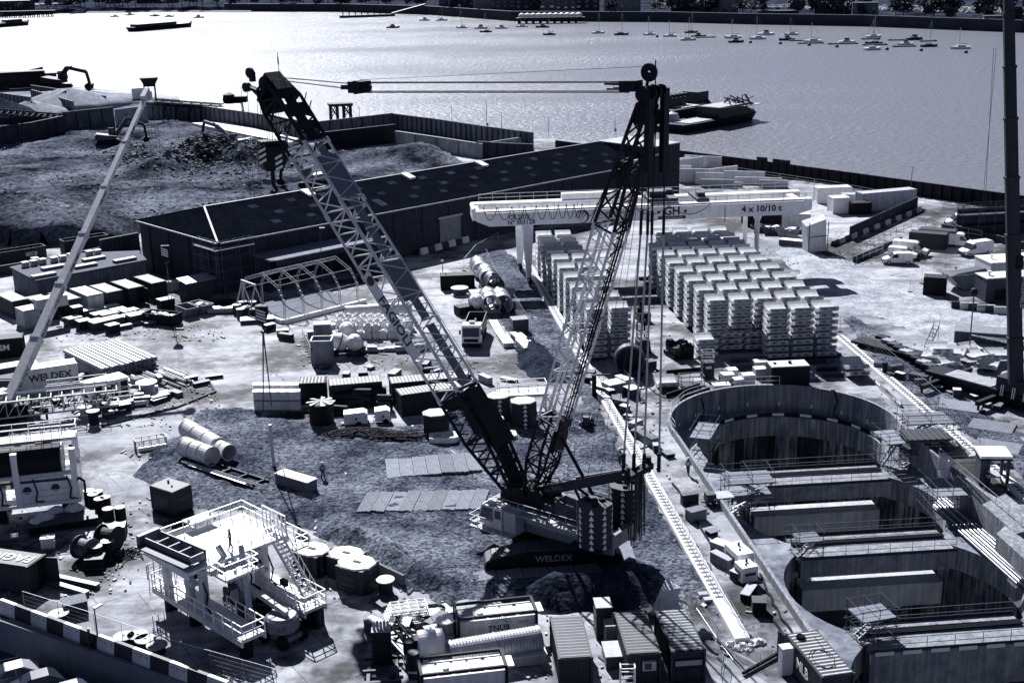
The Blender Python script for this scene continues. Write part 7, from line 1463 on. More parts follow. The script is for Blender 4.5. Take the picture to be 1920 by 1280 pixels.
person(G(433, 1030, 5.76), rad(200), 'worker bending over the white deck of the machine gantry', False, 1.75, CREAM)
person(G(1852, 915), rad(100), 'worker standing beside the operator hut right of the shaft', True, 1.8)
fence([G(568, 640), G(588, 690)], 'wire fence panel left of the tall steel box, %s from the back', 2.6, 2.0, 'fence left of the steel box')
fence([G(870, 508), G(893, 480), G(935, 457)], 'fence panel at the far edge of the gravel strip, %s from left', 4.5, 2.0, 'fence behind the gravel strip')
fence([G(912, 488), G(930, 530), G(960, 570), G(988, 615), G(1010, 650), G(1062, 690)], 'tall fence panel between tubes and gantry rail, %s from far end', 5.5, 2.0, 'fence beside the gantry rail')
# ================================================================ FOREGROUND
def portal():
 O = V3((-23.5, 92.5, 0)); t = T('machine_portal', 'white two level machine portal with stairs and railings in the left foreground', 'machine', O, rad(-45.5)); zd = 5.6
 mb=MB(); mb.box((-1.9, 1.5, zd), (6.4, 9.2, .3)); mb.box((2.2, .4, zd - .6), (2.2, 3.0, .2)); mb.build('top_deck', WHITE, t)
 mb=MB(); mb.box((-1.9, -3.05, zd - .2), (6.4, .12, .5)); mb.box((-1.9, 6.05, zd - .2), (6.4, .12, .5)); mb.box((-5.05, 1.5, zd - .2), (.12, 9.0, .5)); mb.build('deck_edge', WHITE, t)
 for (x0, x1, y0, y1) in ((-5.5, 7.2, -2.5, -.5), (-5.0, 7.0, 3.3, 5.3)):
  mb=MB(); mb.box(((x0 + x1) / 2, (y0 + y1) / 2, 2.0), (x1 - x0, y1 - y0, .25)); [mb.box(((x0 + x1) / 2, y, 1.8), (x1 - x0, .16, .5)) for y in (y0, y1)]; mb.build('walkway', CREAM, t)
  for pts in ([(x0, y0, 2.1), (x1, y0, 2.1)], [(x1, y0, 2.1), (x1, y1, 2.1)], [(2.2, y1, 2.1), (x1, y1, 2.1)], [(x0, y0, 2.1), (x0, y1, 2.1)]): mb=MB(); rails(mb, pts, 1.15, .05, 1.25); mb.build('railing', WHITE, t)
  for x in (x0 + .8, x0 + 4.5, x1 - 1.2):
   mb=MB(); mb.tube((x, (y0 + y1) / 2, 0), (x, (y0 + y1) / 2, 1.9), .5, 14); mb.build('support_drum', BLACK, t)
 for x, y in ((-4.6, -1.6), (-1.2, -1.6), (1.2, -1.8), (-4.6, 4.4), (.2, 4.4), (1.4, .6), (1.2, 3.2)): mb=MB(); mb.box((x, y, 3.8), (.55, .55, 3.5)); mb.build('column', CREAM, t)
 for pts in ([(-5, -2.9, zd + .15), (-5, 6, zd + .15)], [(-5, 6, zd + .15), (-1, 6, zd + .15)], [(1.2, 1.6, zd + .15), (1.2, 5, zd + .15)], [(1.1, -1.1, zd - .5), (3.3, -1.1, zd - .5)], [(3.3, -1.1, zd - .5), (3.3, 1.9, zd - .5)], [(3.3, 1.9, zd - .5), (1.1, 1.9, zd - .5)]): mb=MB(); rails(mb, pts, 1.15, .045, 1.1); mb.build('railing', STEEL, t)
 mb=MB(); rails(mb, [(-2.0, 6, zd + .15), (1.2, 6, zd + .15)], 1.6, .07, .55); mb.build('railing', WHITE, t)
 mb=MB(); a, b = V3((1.0, 5.2, zd + .1)), V3((5.6, 4.9, 2.15))
 for y in (-.5, .5): mb.beam(a + V3((0, y, 0)), b + V3((0, y, 0)), .08, .3); mb.tube(a + V3((0, y, 1.1)), b + V3((0, y, 1.1)), .045, 5); [mb.tube(a.lerp(b, k / 6) + V3((0, y, 0)), a.lerp(b, k / 6) + V3((0, y, 1.1)), .035, 4) for k in range(7)]
 for k in range(14): mb.box(a.lerp(b, (k + .5) / 14), (.28, 1.0, .05))
 mb.build('stair', WHITE, t)
 tr = T('trough_section', 'grey open trough section lying on the white portal deck', 'trough', O + Matrix.Rotation(rad(-45.5), 3, 'Z') @ V3((-2.2, -2.1, zd + .15)), rad(-45.5 + 6));mb=MB();[mb.box((0, y, .55), (6.0, .1, 1.0)) for y in (-.75, .75)]; mb.box((0, 0, .15), (6.0, 1.5, .1)); [mb.box((x, 0, .6), (.12, 1.5, .6)) for x in (-2.9, -1.4, 0, 1.4, 2.9)]; mb.box((-2.9, -.2, .8), (.4, 2.0, .9)); mb.build('trough', MGREY, tr);mb=MB();mb.box((.3, -1.2, .5), (6.2, .9, .12)); mb.build('side_plate', DGREY, tr)
 for p, q, r_ in (((3.6, .6, 1.2), (1.0, 1.9, 6.2), .45), ((2.4, 1.0, 3.2), (.4, .2, 6.6), .35)): mb=MB(); mb.beam(p, q, r_, r_); mb.build('diagonal_prop', CREAM, t)
 for k in range(16): mb=MB(); c = V3((R.uniform(-5, 3), R.uniform(-2.4, 5), R.uniform(2.2, 4.6))); mb.box(c, (R.uniform(.3, 1.2), R.uniform(.2, .8), R.uniform(.3, 1.0))); mb.build('equipment_box', [DGREY, BLACK, CREAM][k % 3], t)
 mb=MB()
 for k in range(7): mb.tube((-5.9, -2.6 + k * .5, R.uniform(.8, 2)), (-5.7, -2.6 + k * .5, R.uniform(3.5, 5.2)), .035, 4)
 rails(mb, [(-5.8, -2.7, 2.6), (-5.8, 1, 2.6)], 1.3, .04, .6); mb.build('scaffold_end', DSTEEL, t)
 for k in range(4): mb=MB(); y = -2.0 + k * 2.0; mb.path([(1.4, y, 4.8), (1.7, y + .2, 3.6), (1.5, y + .1, 2.6), (2.4, y, 2.3)], .07, 5); mb.build('hose', RUBBER, t)
 mb=MB(); mb.box((-.6, 7.6, 3.9), (3.0, 1.4, .16)); mb.build('side_platform', CREAM, t);mb=MB();rails(mb, [(-2, 8.2, 4), (1, 8.2, 4), (1, 7, 4)], 1.1, .04, 1); mb.build('railing', STEEL, t)
 mb=MB(); mb.box((-5.4, 2.2, zd + .8), (1.3, 2.4, .15)); mb.box((-5.4, 1.2, zd + .4), (.2, .2, 1.4)); mb.box((-5.4, 3.2, zd + .4), (.2, .2, 1.4)); mb.build('bench_frame', WHITE, t)
 bl = T('boom_lift', 'dark wheeled boom lift parked between the walkways of the white portal', 'boom lift', O + Matrix.Rotation(rad(-45.5), 3, 'Z') @ V3((6.2, 1.7, 0)), rad(-38));mb=MB();mb.lathe([(1.0, .9), (1.3, 1.2), (1.3, 2.1), (1.1, 2.3)], (0, 0, 0), n=16); mb.box((0, 0, .7), (2.6, 1.8, .4)); mb.build('turntable', MGREY, bl);mb=MB();mb.beam((.6, 0, 2.5), (-5.5, .3, 3.6), .35, .4); mb.beam((-5.4, .3, 3.5), (-3, .2, 2.8), .3, .3); mb.build('arm', CREAM, bl); text('JLG', .5, INK, bl, (.94, -.93, 1.65), (.7, .7, 0), (0, 0, 1))
 for x in (-1.0, 1.0):
  for y in (-1.0, 1.0): mb=MB(); mb.tube((x, y - .2, .55), (x, y + .2, .55), .55, 14); mb.build('wheel', RUBBER, bl)
 return t
portal()
for k, (u, v) in enumerate(((586, 1172), (594, 1175), (600, 1170))): drum(G(u, v), 'black upright drum at the right front corner of the white portal, %s' % ORD[k], 'drums beside the portal', .38, 1.7, BLACK, BLACK)
for k, (u, v) in enumerate(((170, 950), (178, 957), (186, 952), (190, 966), (200, 963), (206, 985), (228, 982))): drum(G(u, v), 'tall black drum with pale lid in the cluster at the left, %s from the left' % ORD[k], 'tall black drums at the left', .5, 1.75, BLACK, PALE if k != 6 else LGREY)
spool(G(163, 1048), 'large dark reel lying on its rim left of the other large reel', 1.05, 1.6, rad(60), DGREY, DGREY, False); spool(G(207, 1030), 'large black reel behind the two flat topped drums', 1.15, 1.7, rad(70), BLACK, BLACK, False)
for k, (u, v) in enumerate(((183, 1052), (204, 1042))): drum(G(u, v), ('left' if k == 0 else 'right') + ' broad black drum with grey lid before the large reels', 'broad drums before the reels', .55, 1.5, BLACK, LGREY)
ibc(G(92, 1027), 'caged liquid tote with rubbish bags behind it at the left', .2)
for k, (u, v, r_) in enumerate(((88, 985, .9), (108, 972, .8), (142, 968, .9), (70, 992, .7))): mb=MB(); mb.rock((0, 0, .6), r_, 9, 1); mb.rock((r_ * .7, .2, .3), r_ * .7, 8, 1); tag(mb.build('rubbish_bag', TARP, None, loc=G(u, v)), 'crumpled pale rubbish bag behind the caged tote, %s' % ['first from left pair', 'second along', 'farthest right', 'leftmost'][k], 'rubbish bag', 'rubbish bags at the left')
pallet_pile(G(120, 985), rad(20), (6, 2.4, .7), 'long dark timber pile under the rubbish bags', BLACK, DGREY, 'timber_pile', 'timber pile')
pallet_pile(G(215, 1000), rad(10), (2.0, 1.4, .8), 'dark crate with pale clutter right of the tall black drums', DGREY, LGREY, 'crate', 'crate')
pallet_pile(G(180, 1062), rad(5), (1.5, 1.2, .9), 'pile of dark pallets in front of the broad drums', BLACK, DGREY, 'pallet_pile', 'pallets'); pallet_pile(G(142, 1146), rad(25), (1.8, 1.5, 1.0), 'pile of weathered pallets beside the site fence', DGREY, TIMBER, 'pallet_pile', 'pallets')
mb=MB()
for k in range(26): a = V3((R.gauss(0, .8), R.gauss(0, .5), .1)); mb.tube(a, a + V3((R.uniform(-1, 1), R.uniform(-1, 1), R.uniform(0, .5))), .06, 4)
tag(mb.build('hose_tangle', RUBBER, None, loc=G(240, 1042)), 'tangle of black hose on the concrete right of the reels', 'hose')
a, b = G(-20, 1057, 2.6), G(66, 1076, 2.6); yw = rad(-22); c = G(20, 1075, 0); container(G(18, 1096), rad(-18), 'black container with white roof letters and an open door at the left edge', NAVY, DGREY, 6.06, open_door=1, roofwords='FAGIOLI')
for k, (u0, v0, u1, v1) in enumerate(((97, 1080, 184, 1099), (92, 1092, 164, 1113))): a, b = G(u0, v0, .2), G(u1, v1, .2);mb=MB();mb.beam(a, b, .4, .35); mb.beam(a + V3((0, 0, .2)), b + V3((0, 0, .2)), .5, .05); tag(mb.build('steel_beam', DSTEEL, None, loc=a, w=True), ('longer' if k == 0 else 'shorter') + ' dark steel beam lying before the open container', 'beam')
def cwrap(u, v, w_, h, label):
 t = T('wrapped_counterweight', label, 'counterweight', G(u, v), rad(-30)); o8 = [(math.cos(rad(22.5 + 45 * i)) * w_ * .5, math.sin(rad(22.5 + 45 * i)) * w_ * .42) for i in range(8)]
 mb=MB(); n_ = 4
 for k in range(n_): mb.hexa([(x, y, h * k / n_ + .02) for x, y in o8], [(x, y, h * (k + .94) / n_) for x, y in o8])
 mb.box((0, 0, h * .5), (w_ * .8, w_ * .7, h * .98)); mb.build('slabs', NAVY, t);mb=MB();mb.hexa([(x * 1.01, y * 1.01, h - .02) for x, y in o8], [(x * .96, y * .96, h + .1) for x, y in o8]); mb.build('pale_top', WHITE, t)
 mb=MB(); mb.box((0, 0, h + .13), (.7, .3, .06)); mb.build('lifting_slot', BLACK, t); return t
cwrap(588, 1070, 3.2, 2.0, 'octagonal counterweight stack with pale top, left of three'); cwrap(652, 1078, 3.2, 2.0, 'octagonal counterweight stack with pale top, rear right of three'); cwrap(672, 1100, 3.4, 2.2, 'octagonal counterweight stack with pale top, nearest of three')
t = T('leaning_board', 'pale board leaning against the wrapped counterweights', 'board', G(628, 1082));mb=MB();mb.beam((0, 0, 0), (.2, .3, 1.6), .9, .06, up=(0, 1, 0)); mb.build('plank', CREAM, t)
spool(G(724, 1116), 'black cable drum with white top beside the gravel edge', .75, 1.5, 0, PALE, BLACK); pallet_pile(G(726, 1130), rad(35), (2.0, 1.8, .3), 'dark steel plate pallet in front of the white topped drum', DGREY, DGREY, 'steel_plate', 'plate')
a, b = G(704, 1072), G(758, 1098);mb=MB();mb.beam(a + V3((0, 0, .5)), b + V3((0, 0, .5)), .25, 1.0); tag(mb.build('timber_edge_board', TIMBER, None, loc=a, w=True), 'long timber board retaining the gravel near the white topped drum', 'board')
t = T('edge_railing_stack', 'stack of white railing frames lying on the gravel edge', 'railing stack', G(756, 1162), rad(12))
for k in range(5): mb=MB(); z = .3 + k * .22; x = k * .12; rr = .06; [mb.tube((-1.4 + x, y, z), (1.4 + x, y, z), rr, 5) for y in (-.9, -.3, .3, .9)]; [mb.tube((q + x, -.9, z), (q + x, .9, z), rr, 5) for q in (-1.4, -.7, 0, .7, 1.4)]; mb.build('railing_frame', WHITE, t)
a, b = G(842, 1228, 1.15), G(1012, 1199, 1.15); big_tube(a, b, 1.08, 'long shiny ribbed steel tube in front of the framed tank container', STEEL, None, 3, 'ribbed_tube', 'tube', None, 32)
d_ = (b - a);mb=MB();[mb.lathe([(1.08, s_), (1.11, s_ + .05), (1.08, s_ + .1)], V3((0, 0, 0)), d_, 32) for s_ in [i * .24 for i in range(1, int(d_.length / .24))]]; ob = mb.build('tube_ribs', STEEL); ob.parent = [o for o in COL.objects if o.name.startswith('ribbed_tube')][0]
def framed_container(c, yw, label, L_=6.1, W=2.44, H=2.6, words=None):
 t = T('framed_container', label, 'container', c, yw);mb=MB();mb.box((0, 0, 1.15), (L_ - .3, W - .25, 2.1)); mb.build('body', CREAM, t)
 mb=MB(); X, Y = L_ / 2 - .08, W / 2 - .08
 for sx in (-1, 1):
  for sy in (-1, 1): mb.box((sx * X, sy * Y, H / 2), (.2, .2, H))
  for z in (.1, H - .08): mb.box((sx * X, 0, z), (.2, W - .2, .18))
 for sy in (-1, 1):
  for z in (.1, H - .08): mb.box((0, sy * Y, z), (L_, .16, .2))
 mb.build('frame', BLACK, t)
 for k in range(5): mb=MB(); x = -L_ / 2 + .7 + k * 1.1; mb.box((x + (.6 if k == 4 else 0), -.1, 2.25), (.95 if k < 4 else 1.9, 1.4, .1)); mb.build('roof_panel', [LGREY, WHITE, CREAM, LGREY, WHITE][k], t)
 mb=MB(); mb.lathe([(.25, 2.3), (.25, 2.42), (.2, 2.44), (0, 2.44)], (-1.2, -.2, 0), n=14); mb.build('hatch', WHITE, t)
 if words:
  yf = -(W - .25) / 2 - .02; text(words, .62, INK, t, (.1, yf, 1.4), (1, 0, 0), (0, 0, 1), bold=.01); text('22 K2', .3, INK, t, (2.0, yf, 1.75), (1, 0, 0), (0, 0, 1)); mb=MB()
  for k in range(13): a = rad(15 + 12.5 * k); p = V3((.3 + .75 * math.cos(a), yf, 1.7 + .6 * math.sin(a))); mb.box(p, (.06, .02, .06)); mb.beam(V3((.3 + .35 * math.cos(a), yf, 1.7 + .28 * math.sin(a))), V3((.3 + .55 * math.cos(a), yf, 1.7 + .44 * math.sin(a))), .02, .03, up=(0, 1, 0))
  mb.box((.3, yf, 1.66), (1.3, .012, .02)); mb.build('ray_emblem', INK, t)
 return t
framed_container(V3((-1.72, 89.08, 0)), rad(10), 'framed pale tank container with lettering and sun ray emblem behind the ribbed tube', words='TNUB'); framed_container(G(868, 1300), rad(10), 'framed pale container cut by the bottom edge in front of the ribbed tube')
spool(G(837, 1188), 'white cable drum standing left of the framed tank container', .8, 1.3, 0, WHITE, CREAM)
t = T('white_vessel', 'short white cylindrical vessel left of the ribbed tube', 'vessel', G(808, 1236), rad(10));mb=MB();mb.lathe([(.6, -.1), (1.1, 0), (1.15, .2), (1.15, 1.7), (1.1, 1.85), (.6, 2.0)], (-.9, 0, 1.25), (1, 0, 0), 24); mb.box((.2, 0, 2.45), (.4, .4, .3)); mb.build('shell', WHITE, t);mb=MB();[mb.box((x, 0, .3), (.25, 2.0, .6)) for x in (-.5, .6)]; mb.box((0, 0, .1), (1.4, .3, .15)); mb.build('cradle', LGREY, t)
pallet_pile(G(910, 1250), rad(10), (9, 1.3, .8), 'long pale machine bed under the ribbed tube', LGREY, CREAM, 'machine_bed', 'machine bed')
spool(G(820, 1256), 'small reel with pale flange in front of the white vessel', .55, 1.1, 0, LGREY, BLACK)
for k, (u, v) in enumerate(((768, 1245), (782, 1240), (776, 1268))): drum(G(u, v), 'tall dark drum with disc lid beside the angled plates, %s of three' % ORD[k], 'drums beside the angled plates', .42, 2.0, BLACK, DGREY)
t = T('angled_plates', 'pale angled steel plates and fittings left of the white vessel', 'plates', G(772, 1215), rad(-60));mb=MB();mb.ext([(-3.5, -.9, .5), (1.5, -1.2, .5), (2.5, 0, .5), (1.2, 1.2, .5), (-3.2, .7, .5)], (0, 0, .16)); mb.beam((-4, -1.4, .9), (3, -1.6, .9), .14, .2); mb.build('plate', LGREY, t);mb=MB();[mb.tube((R.uniform(-3, 2), R.uniform(-1, 1), .6), (R.uniform(-3, 2), R.uniform(-1, 1), 1.3), .1, 6) for k in range(14)]; mb.box((-1, 0, .35), (4, 1.2, .3)); mb.build('fittings', BLACK, t)
t = T('cutter_disc_tray', 'pale tray with round disc and hoses behind the angled plates', 'tray', G(808, 1160), rad(30));mb=MB();mb.box((0, 0, .3), (3.6, 1.8, .4)); mb.build('tray', LGREY, t);mb=MB();mb.lathe([(.8, .5), (.85, .62), (.3, .68)], (0, 0, 0), n=18); mb.build('disc', CREAM, t);mb=MB();mb.path([(1.2 * math.cos(a * .4), .8 * math.sin(a * .4), .6 + a * .01) for a in range(22)], .07, 5); mb.build('hose', RUBBER, t)
t = T('pump_unit', 'black upright pump skid with bottles on top and rail frame at the bottom edge', 'pump skid', G(718, 1246), rad(4));mb=MB();mb.box((0, 0, 1.6), (1.4, .9, 2.6)); mb.build('cabinet', BLACK, t);mb=MB();[mb.lathe([(.11, 2.9), (.11, 3.5), (.05, 3.6)], (-.5 + .25 * k, .1 * (k % 2), 0), n=8) for k in range(5)]; mb.box((0, 0, 2.92), (1.4, .8, .06)); mb.build('bottles', LGREY, t);mb=MB();[mb.beam((x, .6, .2), (x, -4.5, .2), .25, .3) for x in (-1.0, 1.0)]; [mb.beam((-1.4, y, .35), (1.4, y, .35), .2, .25) for y in (.4, -1.4, -3.0, -4.2)]; mb.build('rail_frame', DGREY, t)
def cpos(x, y, yw, label, m, mr, **k): return container(V3((x, y, 0)), rad(yw), label, m, mr, 6.06, **k)
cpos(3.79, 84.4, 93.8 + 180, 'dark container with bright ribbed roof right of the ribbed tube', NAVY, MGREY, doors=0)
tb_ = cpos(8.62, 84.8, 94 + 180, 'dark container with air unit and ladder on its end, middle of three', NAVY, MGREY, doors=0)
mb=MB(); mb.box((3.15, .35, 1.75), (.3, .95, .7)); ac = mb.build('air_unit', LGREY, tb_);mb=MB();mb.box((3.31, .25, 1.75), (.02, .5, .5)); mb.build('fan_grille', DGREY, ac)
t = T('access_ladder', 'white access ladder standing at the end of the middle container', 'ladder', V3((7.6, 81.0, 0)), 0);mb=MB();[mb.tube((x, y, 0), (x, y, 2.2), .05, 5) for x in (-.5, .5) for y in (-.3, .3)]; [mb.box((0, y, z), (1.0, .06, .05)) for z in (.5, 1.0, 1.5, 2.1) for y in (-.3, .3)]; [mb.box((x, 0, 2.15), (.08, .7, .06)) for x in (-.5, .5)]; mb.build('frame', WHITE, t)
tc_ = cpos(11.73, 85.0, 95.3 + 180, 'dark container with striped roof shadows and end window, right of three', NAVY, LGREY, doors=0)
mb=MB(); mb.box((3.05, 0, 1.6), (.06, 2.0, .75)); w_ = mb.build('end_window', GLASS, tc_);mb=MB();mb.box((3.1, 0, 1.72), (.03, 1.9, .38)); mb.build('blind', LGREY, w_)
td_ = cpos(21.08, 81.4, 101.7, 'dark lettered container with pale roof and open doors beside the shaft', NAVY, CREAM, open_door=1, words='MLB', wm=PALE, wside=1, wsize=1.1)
mb=MB(); mb.lathe([(.32, 0), (.36, .1), (.3, .2), (.2, .1)], n=14, closed=True); tag(mb.build('tyre', RUBBER, None, loc=(20.2, 83.4, 2.66)), 'small black tyre lying on the pale container roof', 'tyre')
mb=MB(); pts = [V3((20.9 + .8 * math.cos(a * .3) + a * .01, 80.5 + 1.2 * math.sin(a * .3), 2.68)) for a in range(40)]; mb.path([V3((21.2, 83.6, 2.68))] + pts, .02, 4); tag(mb.build('roof_cable', RUBBER, None, loc=pts[0], w=True), 'thin black cable looped on the pale container roof', 'cable')
t = T('switch_cabinet', 'pale upright switch cabinet beside the lettered container', 'cabinet', G(1472, 1262), rad(12));mb=MB();mb.box((0, 0, 1.1), (.85, .7, 2.1)); mb.build('body', CREAM, t);mb=MB();mb.box((0, 0, 2.2), (.9, .75, .06)); mb.build('lid', WHITE, t)
for k, (u, v, x, y, z) in enumerate(((1130, 1188, 1.2, 1.6, 2.6), (1146, 1205, 1.0, 1.2, 1.7), (1150, 1240, 1.4, 2.2, 1.0))): pallet_pile(G(u, v), rad(4), (x, y, z), 'plant cabinet between the bright roofed and middle containers, %s' % ['tall one at the back', 'grey one', 'cluttered bench in front'][k], [NAVY, MGREY, DGREY][k], LGREY, 'plant_cabinet', 'cabinet')
t = T('tarpaulin_shelter', 'white tarpaulin sheet tented over frames beside the rail beam end', 'tarpaulin', G(1262, 1138), rad(-20));mb=MB();mb.hexa([(-1.5, -1.6, 0), (1.7, -1.2, 0), (1.4, 1.5, 0), (-1.4, 1.3, 0)], [(-.9, -.9, 1.7), (.3, -.6, .9), (.5, .8, 1.4), (-.8, .9, 2.0)]); mb.build('sheet', TARP, t)
crowd_barrier(G(1235, 1148), G(1296, 1136), 'pedestrian barrier behind the right of the three containers')
for k, (p, q) in enumerate((((1305, 1142), (1345, 1200)), ((1345, 1202), (1375, 1240)), ((1376, 1225), (1425, 1250)), ((1322, 1224), (1357, 1240)), ((1357, 1242), (1352, 1275)))): crowd_barrier(G(*p), G(*q), 'pedestrian barrier around the near end of the rail beam, %s' % ORD[k])
for k in range(12): a = G(1240 + 13 * k, 930 + 22.5 * k); b = G(1253 + 13 * k, 952 + 22.5 * k); mesh_panel(a, b, 'wire fence panel along the slab left of the shaft, %s from the far end' % ORD[k], 1.3, 6, 'fence along the shaft slab')
for k, (u, v) in enumerate(((1318, 1118), (1328, 1128), (1309, 1106))): pallet_pile(G(u, v), rad(10), (.7, .5, .25), 'small concrete block stack beside the rail beam, %s' % ORD[k], LGREY, CREAM, 'block_stack', 'blocks')
mb=MB(); [mb.rock((R.gauss(0, .8), R.gauss(0, .5), 0), R.uniform(.2, .5), 7, .9) for k in range(14)]; tag(mb.build('debris_pile', CREAM, None, loc=G(1402, 1212)), 'pale debris and sacks at the near end of the rail beam', 'debris', kind='stuff')
mb=MB(); mb.tube((0, 0, .2), (3.4, 2.9, .25), .14, 8); tag(mb.build('black_pipe', BLACK, None, loc=G(1393, 1266)), 'black pipe lying aslant near the barriers right of the containers', 'pipe')
a, b = G(5, 1147), G(430, 1305); n_ = 13
for i in range(n_): barrier(a.lerp(b, (i + .5) / n_), ang(a, b), ('white' if i % 2 == 0 else 'dark') + ' plastic barrier along the bottom left parapet, %s from the left' % ORD[i], i % 2 == 0, L_=(b - a).length / n_ * .97, h=1.2)
fence([G(48, 1150), G(180, 1192), G(340, 1248), G(520, 1300)], 'wire fence panel behind the bottom left barriers, %s from left', 3.3, 2.0, 'fence behind the bottom left barriers', 12)
for k, (u, v) in enumerate(((112, 1165), (234, 1208), (260, 1206), (274, 1214), (296, 1225))): spool(G(u, v), 'flat cable reel behind the bottom left fence, %s from the left' % ORD[k], .8, .8, 0, MGREY, BLACK, True, 'reels behind the fence')
lamp_post(G(186, 1215), 3.4, 'short floodlight post beside the bottom left barriers', rad(60), None)
CAR = [(-2.05, .3), (2.0, .3), (2.15, .55), (2.0, .78), (1.15, .95), (.35, 1.42), (-.9, 1.46), (-1.75, 1.05), (-2.1, .85)]
CG = {'side': [[(1.0, .97), (.35, 1.36), (-.3, 1.39), (-.3, .95)], [(-.38, .95), (-.38, 1.39), (-.88, 1.38), (-1.55, 1.02)]], 'screen': [(1.1, .99, .4, 1.41)]}
CPAINT = [mat('car_paint_silver', .42, .25, .3, .05, 1, rnd=0, spec=.6), mat('car_paint_black', .02, .2, 0, .05, 1, rnd=0, spec=.7), mat('car_paint_grey', .08, .2, .2, .05, 1, rnd=0, spec=.7), mat('car_paint_dark', .03, .2, 0, .05, 1, rnd=0, spec=.7)]
for k, (u, v) in enumerate(((18, 1247), (66, 1263), (122, 1284), (184, 1302))):
 q = G(u, v, -1.15); q.z = -2.59; c = vehicle('parked_car', ['silver', 'black', 'dark grey', 'black glossy'][k] + ' car parked below the grey parapet, %s from the left' % ORD[k], 'car', q, rad(205), CAR, 1.78, CPAINT[k], CG, (-1.3, 1.3), .31, None, 'cars parked below the parapet', .62, .22)
for k, (u, v) in enumerate(((45, 1228), (100, 1247), (152, 1268))): a = G(u, v, -2.6);mb=MB();d = V3((math.cos(rad(205)), math.sin(rad(205)), 0)); mb.beam(a - d * 2.4, a + d * 2.4, .12, .012); o = tag(mb.build('bay_marking', PALE, None, loc=a, w=True), kind='structure'); o.location.z += .012
# ================================================================ RIGHT SIDE
mbase = G(1899, 765); mbase.z = 3.0; mtop = onplane(1889, -60, mbase + V3((.5, 0, 0)), V3((0, 1, 0)))
telescopic(mbase, mtop, 'dark near vertical telescopic boom of a mobile crane at the right edge', (1.2, .75), NAVY, None, (0, .12, .38, .52, .66, .78, .9, 1.0), 'telescopic_boom', False)
t = [o for o in COL.objects if o.name.startswith('telescopic_boom')][-1]
text('BRONZESHIELD', .62, PALE, t, mbase + V3((-.45, -.9, 11.0)) , (0, 0, -1), (1, 0, 0), w=True, sx=1.0)
mb=MB(); c = mbase + V3((-1.0, -.3, 13.8)); mb.box(c, (.7, .9, 1.4)); mb.build('cable_reel', BLACK, t, w=True)
mb=MB(); p = mbase + V3((1.3, -.6, 0)); [mb.tube(p + V3((x, 0, 2)), p + V3((x, 0, 20)), .06, 5) for x in (0, .5)]; [mb.tube(p + V3((0, 0, 2 + k * .6)), p + V3((.5, 0, 2 + k * .6)), .04, 4) for k in range(30)]; mb.build('side_ladder', BLACK, t, w=True)
for k in range(2): a = onplane(1868 - k * 5, 90, mbase + V3((0, 1, 0)), V3((0, 1, 0)));mb=MB();b = G(1838 + k * 4, 520); b.z = .5; mb.tube(a, onplane(1839 + k * 6, 420, mbase + V3((0, 1, 0)), V3((0, 1, 0))), .025, 4); mb.build('hoist_rope', ROPE, t, w=True)
mc = T('mobile_crane_carrier', 'dark striped mobile crane carrier under the vertical boom at the right edge', 'mobile crane', (mbase.x + 1, mbase.y + .5, 0), rad(-52));mb=MB();mb.box((-5, 0, 1.5), (13, 2.9, .5)); mb.box((-4, 0, 1.0), (12, 2.4, .6)); mb.build('chassis', BLACK, mc);mb=MB();mb.box((0, 0, 2.6), (4.6, 3.0, 1.5)); mb.box((2.6, 0, 2.4), (1.6, 3.4, 2.0)); mb.build('superstructure', NAVY, mc);mb=MB();mb.box((-6, 0, 1.8), (6, 2.7, .12)); mb.build('deck', LGREY, mc)
for x in (-10, -8.5, -5, -3.5, -1, .5):
 for y in (-1.2, 1.2): mb=MB(); mb.tube((x, y - .22, .7), (x, y + .22, .7), .7, 16); mb.build('wheel', RUBBER, mc)
def stripes(par, o, x, L_, h, n_, m=.0):
 mb=MB(); x = Vector(x).normalized(); up = V3((0, 0, 1)); st = L_ / n_
 for k in range(n_): a = Vector(o) + x * (k * st); mb.face([a, a + x * st * .5, a + x * st * .95 + up * h, a + x * st * .45 + up * h])
 mb.build('hazard_stripes', PALE, par)
for y in (-1.75,):
 for q in (-1.6, -.2, 1.2, 2.6): stripes(mc, (q, y - .02, 1.3), (1, 0, 0), .5, 1.3, 2)
for x, l in ((-2.2, 4.6), (-9.5, 4.2)):
 for s_ in (-1, 1): mb=MB(); mb.box((x, s_ * 2.8, .95), (.5, l, .5)); mb.tube((x, s_ * 4.8, .1), (x, s_ * 4.8, 1.0), .14, 8); mb.box((x, s_ * 4.8, .08), (1.2, 1.2, .14)); mb.build('outrigger', BLACK, mc);
 stripes(mc, (x - .27, -4.9, .72), (0, 1, 0), 2.4, .46, 5)
for (u, v) in ((1800, 762), (1860, 800), (1870, 838)): q = G(u, v);mb=MB();mb.box((0, 0, .08), (4.5, 3.2, .15)); tag(mb.build('bog_mat', TIMBER, None, loc=q), 'pale spreader mat under the right crane outriggers, %s' % {1800: 'farthest', 1860: 'middle', 1870: 'nearest'}[u], 'mat', 'spreader mats'); COL.objects[-1].rotation_euler = (0, 0, rad(-30))
pallet_pile(G(1805, 722), rad(-52), (6, 2.4, 1.0), 'flat trailer with dark fittings behind the right crane carrier', BLACK, DGREY, 'flat_trailer', 'trailer')
t = T('low_trailer', 'long black low trailer carrying plates beside the wire fence at the right', 'trailer', G(1700, 668), rad(-50));mb=MB();mb.box((0, 0, .6), (15, 2.6, .3)); [mb.box((x, 0, .35), (1.0, 2.4, .4)) for x in (-6, -3, 0, 3, 6)]; mb.build('bed', BLACK, t)
